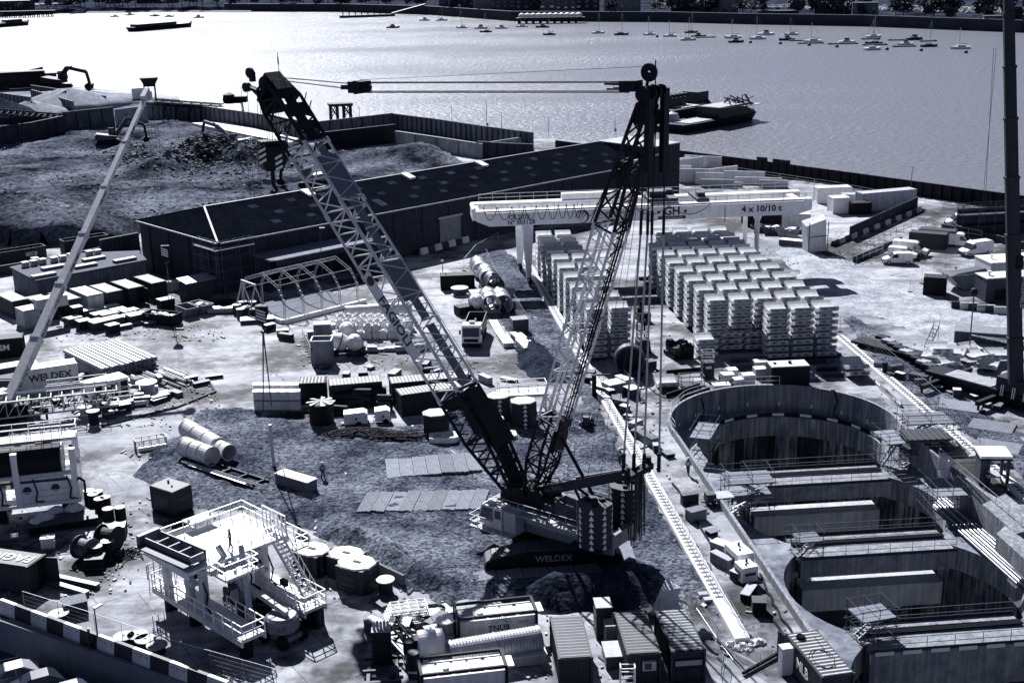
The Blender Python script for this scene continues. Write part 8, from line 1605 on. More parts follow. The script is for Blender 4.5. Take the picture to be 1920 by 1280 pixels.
for k in range(11): q = G(1655 + k * 11, 632 + k * 6.6, 1.0);mb=MB();mb.box((0, 0, 0), (1.5, 1.2, .35)); tag(mb.build('steel_plate_block', [BLACK, LGREY, DGREY][k % 3], None, loc=q), 'steel plate block on the low trailer, %s from the far end' % ORD[k], 'block', 'blocks on the low trailer'); COL.objects[-1].rotation_euler = (0, 0, rad(-50))
for k, (u, v, z, x) in enumerate(((1745, 676, .6, 3), (1762, 660, 1.4, 3.2), (1768, 686, .5, 3.4), (1788, 668, 1.2, 3.0), (1785, 690, .4, 2.8), (1832, 672, .9, 4.2), (1850, 690, .3, 4.0), (1868, 672, .8, 4.0), (1825, 660, .5, 2.4))):
 o = bpy.data.objects.new('pale_slab', SEGM); COL.objects.link(o); o.location = G(u, v, z * .6) ; o.location.z = z * .6 + .02; o.rotation_euler = (0, 0, rad(-30 + 25 * (k % 3))); tag(o, 'loose pale curved segment beside the low trailer, %s' % ['leftmost', 'top of the left heap', 'low in the left heap', 'right top of the left heap', 'nearest of the left heap', 'big one in the right heap', 'low in the right heap', 'rightmost by the crane boom', 'farthest of the right heap'][k], 'tunnel segment', 'loose segments at the right')
t = T('step_ladder', 'pale step ladder platform behind the low trailer', 'ladder', G(1748, 648), rad(40));mb=MB();[mb.beam((-1.2, y, 0), (.6, y, 2.6), .08, .14) for y in (-.4, .4)]; [mb.tube((.6, y, 0), (.6, y, 3.5), .04, 5) for y in (-.4, .4)]; [mb.box((-1.2 + .3 * k, 0, .43 * k), (.28, .8, .05)) for k in range(7)]; mb.build('frame', STEEL, t)
t = T('signal_post', 'dark post with round black head standing by the loose segments', 'post', G(1817, 660), 0); h = HT(1817, 660, 556);mb=MB();mb.tube((0, 0, 0), (0, 0, h), .08, 6); mb.box((.8, 0, h - 1.3), (1.8, .1, .1)); mb.box((.8, 0, h - .9), (1.8, .1, .08)); [mb.tube((.1 + .2 * k, 0, h - 1.3), (.1 + .2 * k, 0, h - .9), .03, 4) for k in range(9)]; mb.build('pole', DGREY, t);mb=MB();mb.lathe([(0, 0), (.42, .2), (.5, .6), (.35, 1.0), (0, 1.15)], (0, 0, h), n=12); mb.build('head', BLACK, t)
pallet_pile(G(1850, 640), rad(-20), (8, 3.2, 1.5), 'dark edged rack of pale tubes behind the loose segments', DGREY, STEEL, 'tube_rack', 'rack')
for k in range(9): a = G(1822 + k * 9, 628 + k * 2, 1.8);mb=MB();dd = V3((4.5, -3.0 + R.uniform(-1, 1), 0)); mb.tube(a, a + dd, .09, 6); tag(mb.build('steel_tube', STEEL, None, loc=a, w=True), 'loose pale tube on the rack behind the segments, %s from left' % ORD[k], 'tube', 'tubes on the right rack')
def livery(t):
 mb=MB()
 for s_ in (-1,):
  for k in range(3):
   pts = [V3((-.9 + .1 * k, s_ * .935, 1.45 - .1 * k)), V3((-.7 + .06 * k, s_ * .94, .75 + .12 * k)), V3((-.35, s_ * .935, 1.0 + .1 * k)), V3((-.05 - .05 * k, s_ * .94, .72 + .12 * k)), V3((.25, s_ * .93, 1.5 - .1 * k))]; mb.path(pts, .03, 4)
 mb.build('wave_livery', INK, t)
def opened(t):
 for x0, nm in ((.5, 'open_side_door'), (-2.0, 'open_rear_section')): mb=MB(); mb.box((x0 - .3, -1.02, 1.35), (1.2, .03, 1.6)) if nm == 'open_side_door' else mb.box((x0 - .2, -1.02, 1.35), (.9, .03, 1.6)); mb.build(nm, BLACK, t)
def side_sign(t): mb=MB(); mb.box((-1.9, -1.0, 1.75), (.9, .03, .6)); mb.box((-.4, -1.0, 1.7), (.5, .03, .3)); o = mb.build('side_sign', DGREY, t)
van(G(1682, 494), rad(172), 'small white van with black wave pattern on its side', low=True, ex=livery)
van(G(1692, 484), rad(-25), 'small white van partly hidden behind the wave patterned van', low=True)
van(G(1707, 478), rad(-28), 'large white van beside the two dark containers'); van(G(1793, 462), rad(-28), 'white van nose showing beyond the two dark containers'); van(G(1828, 478), rad(200), 'white van with small side sign facing left near the cabins', ex=side_sign); van(G(1803, 424), rad(176), 'white van with open side door by the scaffold wall', ex=opened)
container(G(1740, 464), rad(152 + 180), 'dark container behind the large white van, nearer of two', NAVY, NAVY, 6.06); container(G(1757, 458), rad(152 + 180), 'dark container behind the large white van, farther of two', NAVY, NAVY, 6.06)
container(G(1752, 550), rad(-20), 'small black container with dark roof inside the right wire fence', BLACK, DGREY, 3.2, 2.4, 2.6)
fence([G(1706, 548), G(1728, 532), G(1792, 503), G(1850, 510)], 'wire fence panel behind the small black container, %s from left', 4.2, 2.4, 'fence round the small black container', 5)
t = T('tipping_skip', 'large grey skip with torn sheet behind the small black container', 'skip', G(1812, 540), rad(10));mb=MB();mb.hexa([(-1.4, -1.5, .2), (2.4, -1.5, .2), (2.4, 1.5, .2), (-1.4, 1.5, .2)], [(-3.6, -1.7, 2.4), (2.8, -1.7, 2.7), (2.8, 1.7, 2.7), (-3.6, 1.7, 2.4)]); mb.build('bin', MGREY, t);mb=MB();mb.hexa([(-3.5, -1.6, 2.42), (2.7, -1.6, 2.72), (2.7, 1.6, 2.72), (-3.5, 1.6, 2.42)], [(-2, -1.2, 2.7), (2.2, -1, 3.1), (2.2, 1, 3.0), (-2, 1, 2.6)]); mb.build('torn_sheet', DGREY, t)
for k, (u, v, x, y, z, lb, m1, m2) in enumerate(((1892, 520, 9, 5, 3.0, 'cream flat roofed cabin with ribbed roof at the right edge', CREAM, WHITE), (1885, 558, 8, 3.4, 3.4, 'dark grey cabin with white pipe in front of the cream cabin', DGREY, CREAM))):
 t = T('site_cabin', lb, 'cabin', G(u, v), rad(8));mb=MB();mb.box((0, 0, z / 2), (x, y, z)); mb.build('walls', m1, t);mb=MB();mb.box((0, 0, z + .06), (x + .2, y + .2, .14)); [mb.box((-x / 2 + .5 + q * .8, 0, z + .15), (.12, y, .06)) for q in range(int(x / .8))] if k == 0 else None; mb.lathe([(.14, z), (.14, z + .6), (.35, z + .6), (.35, z + .75)], (-x * .35, 0, 0), n=10); mb.build('roof', m2, t)
 mb=MB(); mb.box((-x * .2, -y / 2 - .02, z * .3), (2.2, .06, 1.6)); mb.build('dark_opening', BLACK, t);mb=MB();mb.path([(-x * .12, -y / 2 - .08, z), (-x * .12, -y / 2 - .08, z * .6), (0, -y / 2 - .08, z * .6), (0, -y / 2 - .08, .2)], .05, 5); mb.build('pipe', WHITE, t)
for k in range(6): p = G(1800 + k * 16, 578 + k * 2); barrier(p, rad(-12), ('dark', 'white')[k % 2] + ' concrete barrier before the right cabins, %s from left' % ORD[k], k % 2 == 1, 'barriers before the right cabins', 2.4)
t = T('scaffold_wall', 'dark scaffolded wall with boarded lifts at the right edge behind the vans', 'scaffold', G(1888, 440), rad(8));mb=MB();[mb.tube((x, y, 0), (x, y, 6), .07, 5) for x in (-9, -6, -3, 0, 3, 6, 9) for y in (-1, 1)]; [mb.tube((-9.5, y, z), (9.5, y, z), .06, 5) for y in (-1, 1) for z in (2, 3, 4, 5, 5.8)]; mb.build('tubes', DSTEEL, t);mb=MB();[mb.box((0, 0, z), (18.5, 1.9, .12)) for z in (2, 4)]; mb.box((-1, 1.2, 2.4), (16, .1, 4.8)); [mb.box((x, 1.1, 2), (.2, .2, 4)) for x in (-8, 0, 7)]; mb.build('boards', DGREY, t)
wall([(1765, 432), (1840, 446), (1930, 470)], 1.2, 'low dark plinth wall with railing before the scaffold wall', WALLD, posts=0); P_ = [G(1765, 436), G(1840, 450)]; t = T('plinth_railing', 'pale railing in front of the low dark plinth wall', 'railing', P_[0]);mb=MB();rails(mb, P_, 1.6, .05, 3); mb.build('rails', STEEL, t, w=True)
P_ = [G(1586, 486), G(1625, 467), G(1680, 440), G(1748, 420)]; t = T('ramp_railing', 'pale railing along the long ramp left of the vans', 'railing', P_[0]);mb=MB();rails(mb, P_, 1.3, .05, 2.6); mb.build('rails', STEEL, t, w=True); P_ = [G(1600, 492), G(1650, 470), G(1690, 455)];mb=MB();[mb.beam(a + V3((0, 0, .5)), b + V3((0, 0, .5)), .3, 1.0) for a, b in zip(P_, P_[1:])]; tag(mb.build('ramp_kerb', DGREY, None, loc=P_[0], w=True), 'dark kerb wall of the ramp left of the vans', 'kerb'); P_ = [G(1606, 492), G(1655, 472)]; t = T('ramp_railing', 'short pale railing at the foot of the ramp kerb', 'railing', P_[0]);mb=MB();rails(mb, P_, 1.2, .05, 2.2); mb.build('rails', STEEL, t, w=True)
NET = mat('dark_netting', .03, .8, 0, .3, 2)
fence([G(1592, 450), G(1650, 424), G(1720, 392)], 'dark netted fence panel left of the ramp, %s from near end', 4.5, 2.4, 'netted fence by the ramp', 5, NET)
a, b = G(1560, 462), G(1726, 396)
for i in range(16): barrier(a.lerp(b, (i + .5) / 16), ang(a, b), ('white' if i % 2 else 'dark') + ' barrier under the netted fence, %s' % ('%s from the near end' % ORD[i] if i < 13 else ['third from far end', 'second from far end', 'farthest'][i - 13]), i % 2 == 1, 'barriers under the netted fence', (b - a).length / 16 * .95, .9)
for k, (u, v, x, y, z, lb, m1, m2, yw) in enumerate(((1560, 378, 7, 2.6, 3.0, 'white plant container with black vents by the river railing', WHITE, WHITE, 5), (1572, 398, 3.4, 3, 3.0, 'white switch house with pale emblem beyond the gantry end', WHITE, WHITE, 8), (1605, 388, 6, 2.6, 2.6, 'low grey container right of the white switch house', LGREY, LGREY, -5), (1610, 400, 4, 2.6, 2.2, 'black generator box in front of the low grey container', BLACK, BLACK, 5), (1660, 390, 12, 2.6, 3.4, 'long ribbed pale container with dark roof by the netted fence', CREAM, MGREY, 18), (1492, 430, 5, 2.6, 3.0, 'pale ribbed container beside the gantry leg skips', CREAM, CREAM, -12), (1440, 420, 9, 4, 3.0, 'black sheeted store under the right end of the gantry', BLACK, DGREY, 8))): container(G(u, v), rad(yw), lb, m1, m2, x, y, z, smooth_roof=k != 4)
skip_bin(G(1477, 444), rad(-10), 'grey chain skip in front of the pale ribbed container', MGREY, 4.5, 2.2, 1.6, True); skip_bin(G(1447, 438), rad(-8), 'dark chain skip with scrap beside the gantry leg', DGREY, 4, 2, 1.4, True); skip_bin(G(1425, 434), rad(-8), 'low dark skip just right of the gantry leg', DGREY, 3.4, 1.8, 1.1, True)
t = T('sheeted_screen', 'bright white sheeted frame panel standing beside the haul road', 'screen', G(1528, 468), rad(20));mb=MB();mb.hexa([(-2.0, -1.2, 0), (1.2, -1.6, 0), (1.4, .8, 0), (-1.8, 1.0, 0)], [(-2.6, -1.0, 4.4), (1.0, -1.4, 5.4), (1.6, .6, 6.0), (-2.4, .8, 5.0)]); mb.build('sheet', TARP, t);mb=MB();[mb.tube((x, y, 0), (x, y, 5), .08, 5) for x, y in ((-2.1, -1.3), (1.3, -1.7))]; mb.box((-.4, -1.55, 2.6), (3.4, .1, .1)); mb.build('frame', DGREY, t)
fence([G(1476, 456), G(1520, 470)], 'pale fence panel by the white sheeted frame, %s from left', 4, 1.6, 'fence by the sheeted frame', 6)
pallet_pile(G(1500, 462), rad(-30), (7, 1.6, 1.0), 'heap of pale pipes and fittings before the white sheeted frame', DGREY, TARP, 'pipe_heap', 'pipes')
fence([G(1575, 622), G(1640, 668), G(1720, 735), G(1800, 805), G(1875, 880), G(1960, 960)], 'tall wire fence panel beside the right rail beam, %s from the far end', 5.2, 2.2, 'fence beside the right rail', 5)
t = T('black_bollard', 'short black post standing on the right rail beam', 'bollard', G(1658, 704), 0);mb=MB();mb.lathe([(.3, 0), (.3, 1.5), (.36, 1.5), (.36, 1.7), (0, 1.75)], n=12); mb.build('post', BLACK, t)
t = T('cutter_ring', 'big dark round ring standing at the near end of the left segment block', 'ring', G(1180, 702), rad(12));mb=MB();mb.lathe([(1.9, -.6), (1.9, .6), (1.6, .6), (1.6, -.6)], (0, 0, 1.95), (.25, 1, 0), 30, True); mb.build('ring', DGREY, t);mb=MB();mb.lathe([(1.62, .2), (1.62, .3), (.4, .35), (0, .35)], (0, 0, 1.95), (.25, 1, 0), 30); [mb.box((x, -.6, .3), (.3, 1.8, .6)) for x in (-1.2, 1.2)]; mb.build('inner_disc', BLACK, t)
t = T('fork_lift', 'dark forklift with tall mast near the round cutter ring', 'forklift', G(1205, 658), rad(95));mb=MB();mb.box((0, 0, .9), (2.6, 1.5, 1.2)); mb.box((-.9, 0, 1.2), (.7, 1.5, .9)); mb.build('body', NAVY, t);mb=MB();[mb.beam((1.4, y, .1), (1.4, y, 3.6), .14, .2, up=(0, 1, 0)) for y in (-.5, .5)]; mb.box((1.4, 0, 2.4), (.1, 1.0, .12)); mb.box((1.4, 0, 3.5), (.1, 1.0, .12)); mb.build('mast', BLACK, t);mb=MB();[mb.tube((x, y, 1.4), (x, y, 2.4), .05, 5) for x in (-.5, .7) for y in (-.6, .6)]; mb.box((.1, 0, 2.42), (1.5, 1.4, .08)); mb.build('cab_guard', DGREY, t)
for x in (-.9, .9):
 for y in (-.7, .7):
  for o in (t,): mb=MB(); mb.tube((x, y - .14, .42), (x, y + .14, .42), .42, 12); mb.build('wheel', RUBBER, o)
excavator(G(1268, 668), rad(110), 'dark telescopic handler between the segment blocks', .75, NAVY, ((.8, 0, 2.0), (-2.4, 0, 3.4), (-3.6, 0, 3.6), (-3.8, 0, 3.2))); excavator(G(1205, 600), rad(100), 'small dark machine with beacon in the aisle of the segment yard', .6, BLACK, ((1.0, 0, 1.8), (2.2, 0, 3.6), (2.8, 0, 2.6), (3.0, 0, 1.6)))
pallet_pile(G(1287, 672), rad(10), (1.5, 1.4, 1.8), 'black open mesh crate in front of the telescopic handler', BLACK, BLACK, 'mesh_crate', 'crate'); pallet_pile(G(1215, 690), rad(20), (1.8, 1.2, .9), 'dark tool chest right of the round cutter ring', DGREY, DGREY, 'tool_chest', 'chest')
t = T('crew_hoist', 'dark upright hoist cabin with cage beside the railed basket', 'hoist', G(1326, 708), rad(5));mb=MB();mb.box((0, 0, 1.1), (1.4, 1.3, 2.0)); mb.build('cabin', NAVY, t);mb=MB();rails(mb, [(-.7, -.6, 2.1), (.7, -.6, 2.1), (.7, .6, 2.1), (-.7, .6, 2.1)], 1.3, .04, .7, closed=True); mb.build('cage', STEEL, t);mb=MB();mb.box((0, -.67, 1.5), (.7, .03, .3)); mb.build('notice', PALE, t)
t = T('work_basket', 'open railed work basket on the slab behind the shaft rim', 'basket', G(1296, 722), rad(5));mb=MB();rails(mb, [(-1.4, -.8, .1), (1.4, -.8, .1), (1.4, .8, .1), (-1.4, .8, .1)], 1.2, .05, 1.4, closed=True); mb.box((0, 0, .12), (2.9, 1.7, .1)); mb.build('frame', DGREY, t)
t = T('plant_room', 'large black plant enclosure with pale roof on the far rim of the round shaft', 'plant enclosure', G(1476, 722), rad(4));mb=MB();mb.box((0, 0, 1.3), (4.6, 2.4, 2.6)); mb.build('body', BLACK, t);mb=MB();mb.box((0, 0, 2.66), (4.5, 2.3, .14)); mb.build('roof', CREAM, t);mb=MB();mb.tube((.2, 0, 2.7), (.2, 0, 3.0), .2, 10); mb.box((-1.6, 0, 2.8), (.3, .3, .16)); mb.build('roof_vent', BLACK, t)
for k, (u, v, x, z) in enumerate(((1362, 716, 1.6, 1.0), (1384, 722, 1.2, .8), (1402, 720, 1.4, 1.2), (1424, 708, 1.4, 1.2), (1372, 704, 1.2, .8), (1352, 728, 2, .5), (1425, 690, 1.6, .9))): pallet_pile(G(u, v), rad(8), (x, 1.2, z), 'pallet of pale goods on the far shaft rim, %s' % ['left', 'second', 'third', 'beside the plant enclosure', 'behind the left one', 'low one nearest the rim', 'farthest back'][k], LGREY if k % 2 else CREAM, TARP, 'goods_pallet', 'pallet', 'pallets on the shaft rim')
for k, (u0, v0, u1, v1) in enumerate(((1250, 742, 1312, 722), (1275, 748, 1330, 730), (1250, 698, 1318, 692), (1650, 725, 1690, 760), (1640, 715, 1680, 752))): a, b = G(u0, v0, .2), G(u1, v1, .2);mb=MB();mb.beam(a, b, .3, .3); mb.beam(a + V3((0, 0, .2)), b + V3((0, 0, .2)), .12, .2); tag(mb.build('long_beam', BLACK if k < 3 else STEEL, None, loc=a, w=True), ['upper black beam by the left shaft rim', 'lower black beam by the left shaft rim', 'black beam behind the railed basket', 'pale rail length right of the round shaft', 'second pale rail length right of the round shaft'][k], 'beam')
for k, (u, v, x, y, z, lb) in enumerate(((1150, 735, 1.8, 2.2, 1.2, 'pale switch box beside the left rail beam'), (1170, 720, 2.2, 1.2, .8, 'pale pallet of fittings beside the left rail beam'), (1138, 752, 1.0, 1.8, .4, 'white low block beside the left rail beam'), (1185, 742, 1.6, 1.4, 1.0, 'pallet of tubes at the foot of the crane pendants'))): pallet_pile(G(u, v), rad(-60), (x, y, z), lb, [MGREY, LGREY, CREAM, DGREY][k], TARP, 'pallet_load', 'pallet')
t = T('rail_stop', 'black upright rail stop on the left rail beam', 'rail stop', G(1114, 742), 0);mb=MB();mb.box((0, 0, 1.3), (.5, .5, 2.6)); mb.box((.8, .2, 2.5), (2.2, .2, .15)); mb.build('post', BLACK, t)
fence([G(1150, 668), G(1172, 712), G(1205, 755), G(1240, 770)], 'low fence panel between the rail beam and shaft yard, %s from far end', 3, 1.2, 'low fence in the shaft yard', 6)
mb=MB(); pts = [G(1200 + 8 * k, 708 + 24 * math.sin(k * .28) + k * 2.2, .08) for k in range(11)]; mb.path(pts, .06, 5); tag(mb.build('yard_hose', RUBBER, None, loc=pts[0], w=True), 'thin black hose curving over the slab behind the round shaft', 'hose')
mb=MB()
for u0, v0, u1, v1, n_ in ((100, 580, 420, 640, 260), (180, 720, 420, 800, 240), (0, 940, 260, 1120, 200), (560, 600, 820, 700, 200), (470, 700, 960, 860, 300), (230, 780, 880, 1020, 420), (680, 1110, 1240, 1270, 260), (1110, 690, 1270, 900, 140), (1230, 900, 1480, 1230, 130), (1420, 430, 1640, 500, 140), (1640, 640, 1900, 860, 300), (860, 480, 1080, 700, 200), (1180, 520, 1560, 720, 200), (600, 1010, 860, 1130, 160)):
 for k in range(n_):
  p = G(R.uniform(u0, u1), R.uniform(v0, v1), .04)
  if inpoly(p.x, p.y, TRENCH): continue
  s = abs(R.gauss(0, .11)) + .05; mb.c = R.choice((0, 0, 1, 2)); mb.box(p + V3((0, 0, .03)), (s * R.uniform(.8, 5 if R.random() < .25 else 1.6), s * R.uniform(.5, 1), s * R.uniform(.3, .8)), M=Matrix.Rotation(R.uniform(0, 3), 3, 'Z') @ Matrix.Rotation(R.uniform(-.3, .3), 3, 'X'))
tag(mb.build('site_litter', [DGREY, TIMBER, LGREY]), 'scattered stones, offcuts and scraps over the yard', 'litter', kind='stuff')
for u0, v0, u1, v1, n_, lb in ((110, 700, 400, 770, 14, 'among the beams and sheet piles at the left'), (1105, 700, 1250, 860, 16, 'between the left rail beam and the shaft yard'), (600, 690, 960, 725, 12, 'behind the dark containers in the middle'), (1640, 690, 1880, 770, 14, 'beside the right rail fence'), (700, 1150, 840, 1275, 12, 'in the bottom centre fittings'), (1270, 930, 1440, 1160, 8, 'on the slab left of the shaft wall'), (480, 610, 640, 640, 6, 'near the tall steel box')):
 for k in range(n_):
  t_ = (k + .5) / n_; p = G(lerp(u0, u1, t_) + R.uniform(-14, 14), lerp(v0, v1, t_ if u0 > 1000 else R.random()), 0)
  if not inpoly(p.x, p.y, TRENCH): pallet_pile(p, R.uniform(0, 3), (R.uniform(.7, 2.2), R.uniform(.5, 1.1), R.uniform(.25, 1.0)), 'small goods crate ' + lb, R.choice((DGREY, BLACK, MGREY, NAVY)), R.choice((LGREY, TARP, TIMBER, DSTEEL, DGREY)), 'goods_crate', 'crate', 'crates ' + lb)
for P_, lb in (([V3((x - .2, y, .75)) for x, y in TRENCH[18:41]] , 'tubular railing on the left rim of the shaft wall'), ([V3((42.0, 121, 0)), V3((44.6, 100, 0)), V3((47, 78, 0))], 'tubular railing along the right shaft wall')):
 t = T('rim_railing', lb, 'railing', P_[0]);mb=MB();rails(mb, P_[::4] + P_[-1:] if len(P_) > 4 else [p + V3((.2, 0, .75)) for p in P_], 1.1, .03, 2.4); mb.build('rails', STEEL, t, w=True)
# ================================================================ RIVER TRAFFIC AND THE FAR BANK
def hull(mb, L_, W, h, bow=.3, sheer=.25, n=8):
 lo, hi = [], []
 for i in range(n + 1):
  f_ = i / n; x = -L_ / 2 + L_ * f_; t_ = max(0, (f_ - (1 - bow)) / bow); w_ = W / 2 * (1 - t_ ** 2) * (1 if f_ > .05 else .85); lo.append((x * .95, w_ * .7)); hi.append((x, w_, h + sheer * h * t_))
 b = [V3((x, y, -.3)) for x, y in lo] + [V3((x, -y, -.3)) for x, y in reversed(lo)]; t_ = [Vector(p) for p in hi] + [V3((p[0], -p[1], p[2])) for p in reversed(hi)]
 mb.hexa(b, t_)
def boat(u, v, yw, label, L_=9, kind='sail', dark=False, mast=11):
 t = T('moored_boat', label, 'boat', G(u, v, WATERZ), yw, 'boats moored on the far side of the river'); W = L_ * .3; m = NAVY if dark else WHITE
 mb=MB(); hull(mb, L_, W, L_ * .12); mb.build('hull', m, t)
 mb=MB(); mb.box((-L_ * .05, 0, L_ * .155), (L_ * .4, W * .6, L_ * .08)); mb.build('cabin', CREAM if not dark else LGREY, t)
 if kind == 'sail': mb=MB(); mb.tube((L_ * .05, 0, 0), (L_ * .05, 0, mast), .12, 5); mb.tube((L_ * .05, 0, L_ * .25), (-L_ * .38, 0, L_ * .24), .16, 5); mb.tube((L_ * .05, 0, mast), (L_ * .48, 0, L_ * .15), .035, 3); mb.tube((L_ * .05, 0, mast), (-L_ * .48, 0, L_ * .13), .035, 3); mb.build('mast', LGREY, t)
 else: mb=MB(); mb.box((-L_ * .02, 0, L_ * .24), (L_ * .24, W * .5, L_ * .1)); mb.build('wheelhouse', NAVY, t)
 return t
BT = [(215, 32, 's', 0), (243, 29, 'm', 0), (290, 31, 's', 1), (318, 32, 's', 0), (373, 34, 'm', 0), (737, 53, 'm', 1), (796, 39, 'm', 0), (828, 39, 's', 0), (866, 53, 's', 0), (902, 54, 'm', 0), (911, 61, 's', 1), (940, 54, 'm', 0), (978, 51, 's', 0), (1017, 52, 'm', 1), (1030, 66, 's', 1), (1122, 63, 's', 0), (1165, 66, 's', 1), (1217, 66, 's', 0), (1256, 69, 's', 0), (1296, 62, 's', 1), (1290, 76, 's', 0), (1310, 70, 'm', 1), (1374, 72, 's', 0), (1380, 80, 'm', 1), (1420, 74, 's', 0), (1437, 66, 'm', 0), (1475, 76, 'm', 1), (1483, 66, 's', 0), (1523, 80, 's', 0), (1588, 81, 'm', 0), (1638, 71, 's', 0), (1638, 83, 's', 1), (1636, 94, 's', 0), (1697, 85, 'm', 0), (1715, 75, 'm', 1), (1742, 88, 's', 1), (1800, 92, 's', 0)]
for k, (u, v, kd, dk) in enumerate(BT):
 nm = '%s %s moored %s' % ('dark' if dk else 'white', 'sailing boat' if kd == 's' else 'motor boat', 'near the left bank' if u < 500 else ('mid river off the dark terrace' if u < 1060 else ('left of the right hand group' if u < 1330 else 'in the right hand group')))
 grp = [q for q in range(len(BT)) if (BT[q][0] < 500, BT[q][0] < 1060, BT[q][0] < 1330, BT[q][2], BT[q][3]) == (u < 500, u < 1060, u < 1330, kd, dk)]
 boat(u, v, rad(R.choice((5, 185)) + R.uniform(-12, 12)), nm + (', %s from left' % ORD[grp.index(k)] if len(grp) > 1 else ''), R.uniform(7.5, 9.5) * (1.1 if u > 1300 else 1), 'sail' if kd == 's' else 'motor', dk, R.uniform(9, 13))
for k, (u, v, l) in enumerate(((1320, 71, 13), (1500, 77, 12), (1520, 82, 14), (1580, 83, 16), (1632, 74, 10), (1640, 85, 13), (1684, 76, 11), (1695, 88, 12), (1740, 78, 9))): mb=MB(); mb.box((0, 0, .3), (l, 2.2, .6)); [mb.box((x, 0, .7), (.3, 2.3, .4)) for x in (-l * .4, l * .4)]; tag(mb.build('mooring_pontoon', DGREY, None, loc=G(u, v, WATERZ)), 'low dark mooring pontoon among the right hand boats, %s from left' % ORD[k], 'pontoon', 'mooring pontoons')
for k, (u, v) in enumerate(((1407, 81), (1463, 83), (1517, 86), (1569, 89), (1727, 96), (1811, 100), (1663, 94), (1232, 70))): mb=MB(); mb.lathe([(.3, -.2), (.9, .2), (.9, .9), (.3, 1.3), (0, 1.3)], n=10); tag(mb.build('mooring_buoy', BLACK, None, loc=G(u, v, WATERZ)), 'round dark mooring buoy on the river, %s' % ('left of all' if k == 7 else ORD[k]), 'buoy', 'mooring buoys')
def barge(u0, v0, u1, v1, label, W, h, hatch):
 a, b = G(u0, v0, WATERZ), G(u1, v1, WATERZ); L_ = (b - a).length; t = T('cargo_barge', label, 'barge', (a + b) / 2, ang(a, b));mb=MB();hull(mb, L_, W, h, .12, .5); mb.build('hull', BLACK, t);mb=MB();hatch(mb, L_, W, h); mb.build('hatches', NAVY, t);mb=MB();mb.box((L_ * .18, 0, h + .06), (L_ * .5, W * .8, .1)); mb.build('deck', LGREY, t); return t
barge(243, 60, 361, 50, 'long black barge moored in the upper left of the river', 9, 3, lambda mb, L_, W, h: mb.box((-L_ * .12, 0, h + .9), (L_ * .62, W * .8, 1.8))); barge(-60, 56, 56, 47, 'black barge with a row of hatch covers at the upper left edge', 9, 3, lambda mb, L_, W, h: [mb.box((L_ * (.1 + .055 * k), 0, h + 1.1), (L_ * .035, W * .7, 2.2)) for k in range(5)] and mb.box((L_ * .2, 0, h + .3), (L_ * .4, W * .6, .6)))
a, b = G(1262, 250, WATERZ), G(1412, 222, WATERZ); d = (b - a).normalized(); yw = ang(a, b); L_ = (b - a).length
t = T('deck_barge', 'nearer dark flat barge with pale deck moored right of the crane mast', 'barge', (a + b) / 2, yw);mb=MB();hull(mb, L_, 9, 2.6, .1, .3); mb.build('hull', BLACK, t);mb=MB();mb.hexa([(-L_ * .08, -4.2, 2.6), (L_ * .4, -4.2, 2.6), (L_ * .4, 4, 2.6), (-L_ * .08, 4, 2.6)], [(-L_ * .1, -4.6, 6.0), (L_ * .25, -4.4, 5.2), (L_ * .25, 4.2, 5.2), (-L_ * .1, 4.4, 6.0)]); mb.build('cargo_box', NAVY, t);mb=MB();mb.box((L_ * .34, 0, 5.0), (L_ * .26, 8, .2)); mb.box((-L_ * .28, -.5, 2.75), (L_ * .28, 6, .14)); mb.box((L_ * .08, 0, 5.9), (L_ * .3, 7.5, .2)); mb.build('deck', LGREY, t);mb=MB();[mb.tube((L_ * R.uniform(.1, .46), R.uniform(-3, 3), 5), (L_ * R.uniform(.1, .46), R.uniform(-3, 3), R.uniform(6.5, 8.5)), .2, 5) for k in range(16)]; mb.box((L_ * .3, 0, 5.3), (L_ * .24, 4, .6)); mb.build('deck_gear', DGREY, t)
t = T('hopper_barge', 'farther black hopper barge with raised ends moored behind the flat barge', 'barge', (a + b) / 2 + V3((-d.y, d.x, 0)) * 14 + d * 1, yw);mb=MB();hull(mb, L_ * .7, 9, 4.6, .15, .3); mb.build('hull', BLACK, t);mb=MB();mb.box((L_ * .12, 0, 4.8), (L_ * .38, 7, .2)); mb.build('deck', CREAM, t);mb=MB();mb.box((L_ * .26, 2, 6.5), (L_ * .14, 6, 3.8)); mb.box((0, 2.6, 6.2), (L_ * .2, 4, 2.6)); [mb.box((L_ * (-.08 + .05 * k), 2.6, 7.8), (1.2, 3, 1.2)) for k in range(5)]; mb.build('wheelhouse', NAVY, t)
t = T('tug_boat', 'small round topped tug at the left end of the flat barge', 'tug', a + V3((-d.y, d.x, 0)) * 5 + d * 6, yw);mb=MB();hull(mb, 13, 5, 1.8, .4, .5); mb.build('hull', BLACK, t);mb=MB();mb.lathe([(2.2, 1.8), (2.2, 3.6), (1.7, 4.8), (0, 5.4)], n=12); mb.build('wheelhouse', LGREY, t)
P_ = G(1032, 44, WATERZ); t = T('covered_pier', 'long dark pier with white billowing roof on the far bank', 'pier', P_, rad(-8));mb=MB();mb.box((0, 0, 3), (48, 9, 2)); [mb.tube((x, y, -3), (x, y, 3), .6, 6) for x in range(-22, 23, 5) for y in (-4, 4)]; mb.build('deck', BLACK, t)
for k in range(11): mb=MB(); mb.lathe([(2.4, 0), (2.6, 1.0), (1.9, 2.2), (0, 2.8)], (-20 + k * 4, 0, 4.4), n=12); mb.build('roof_bay', WHITE, t)
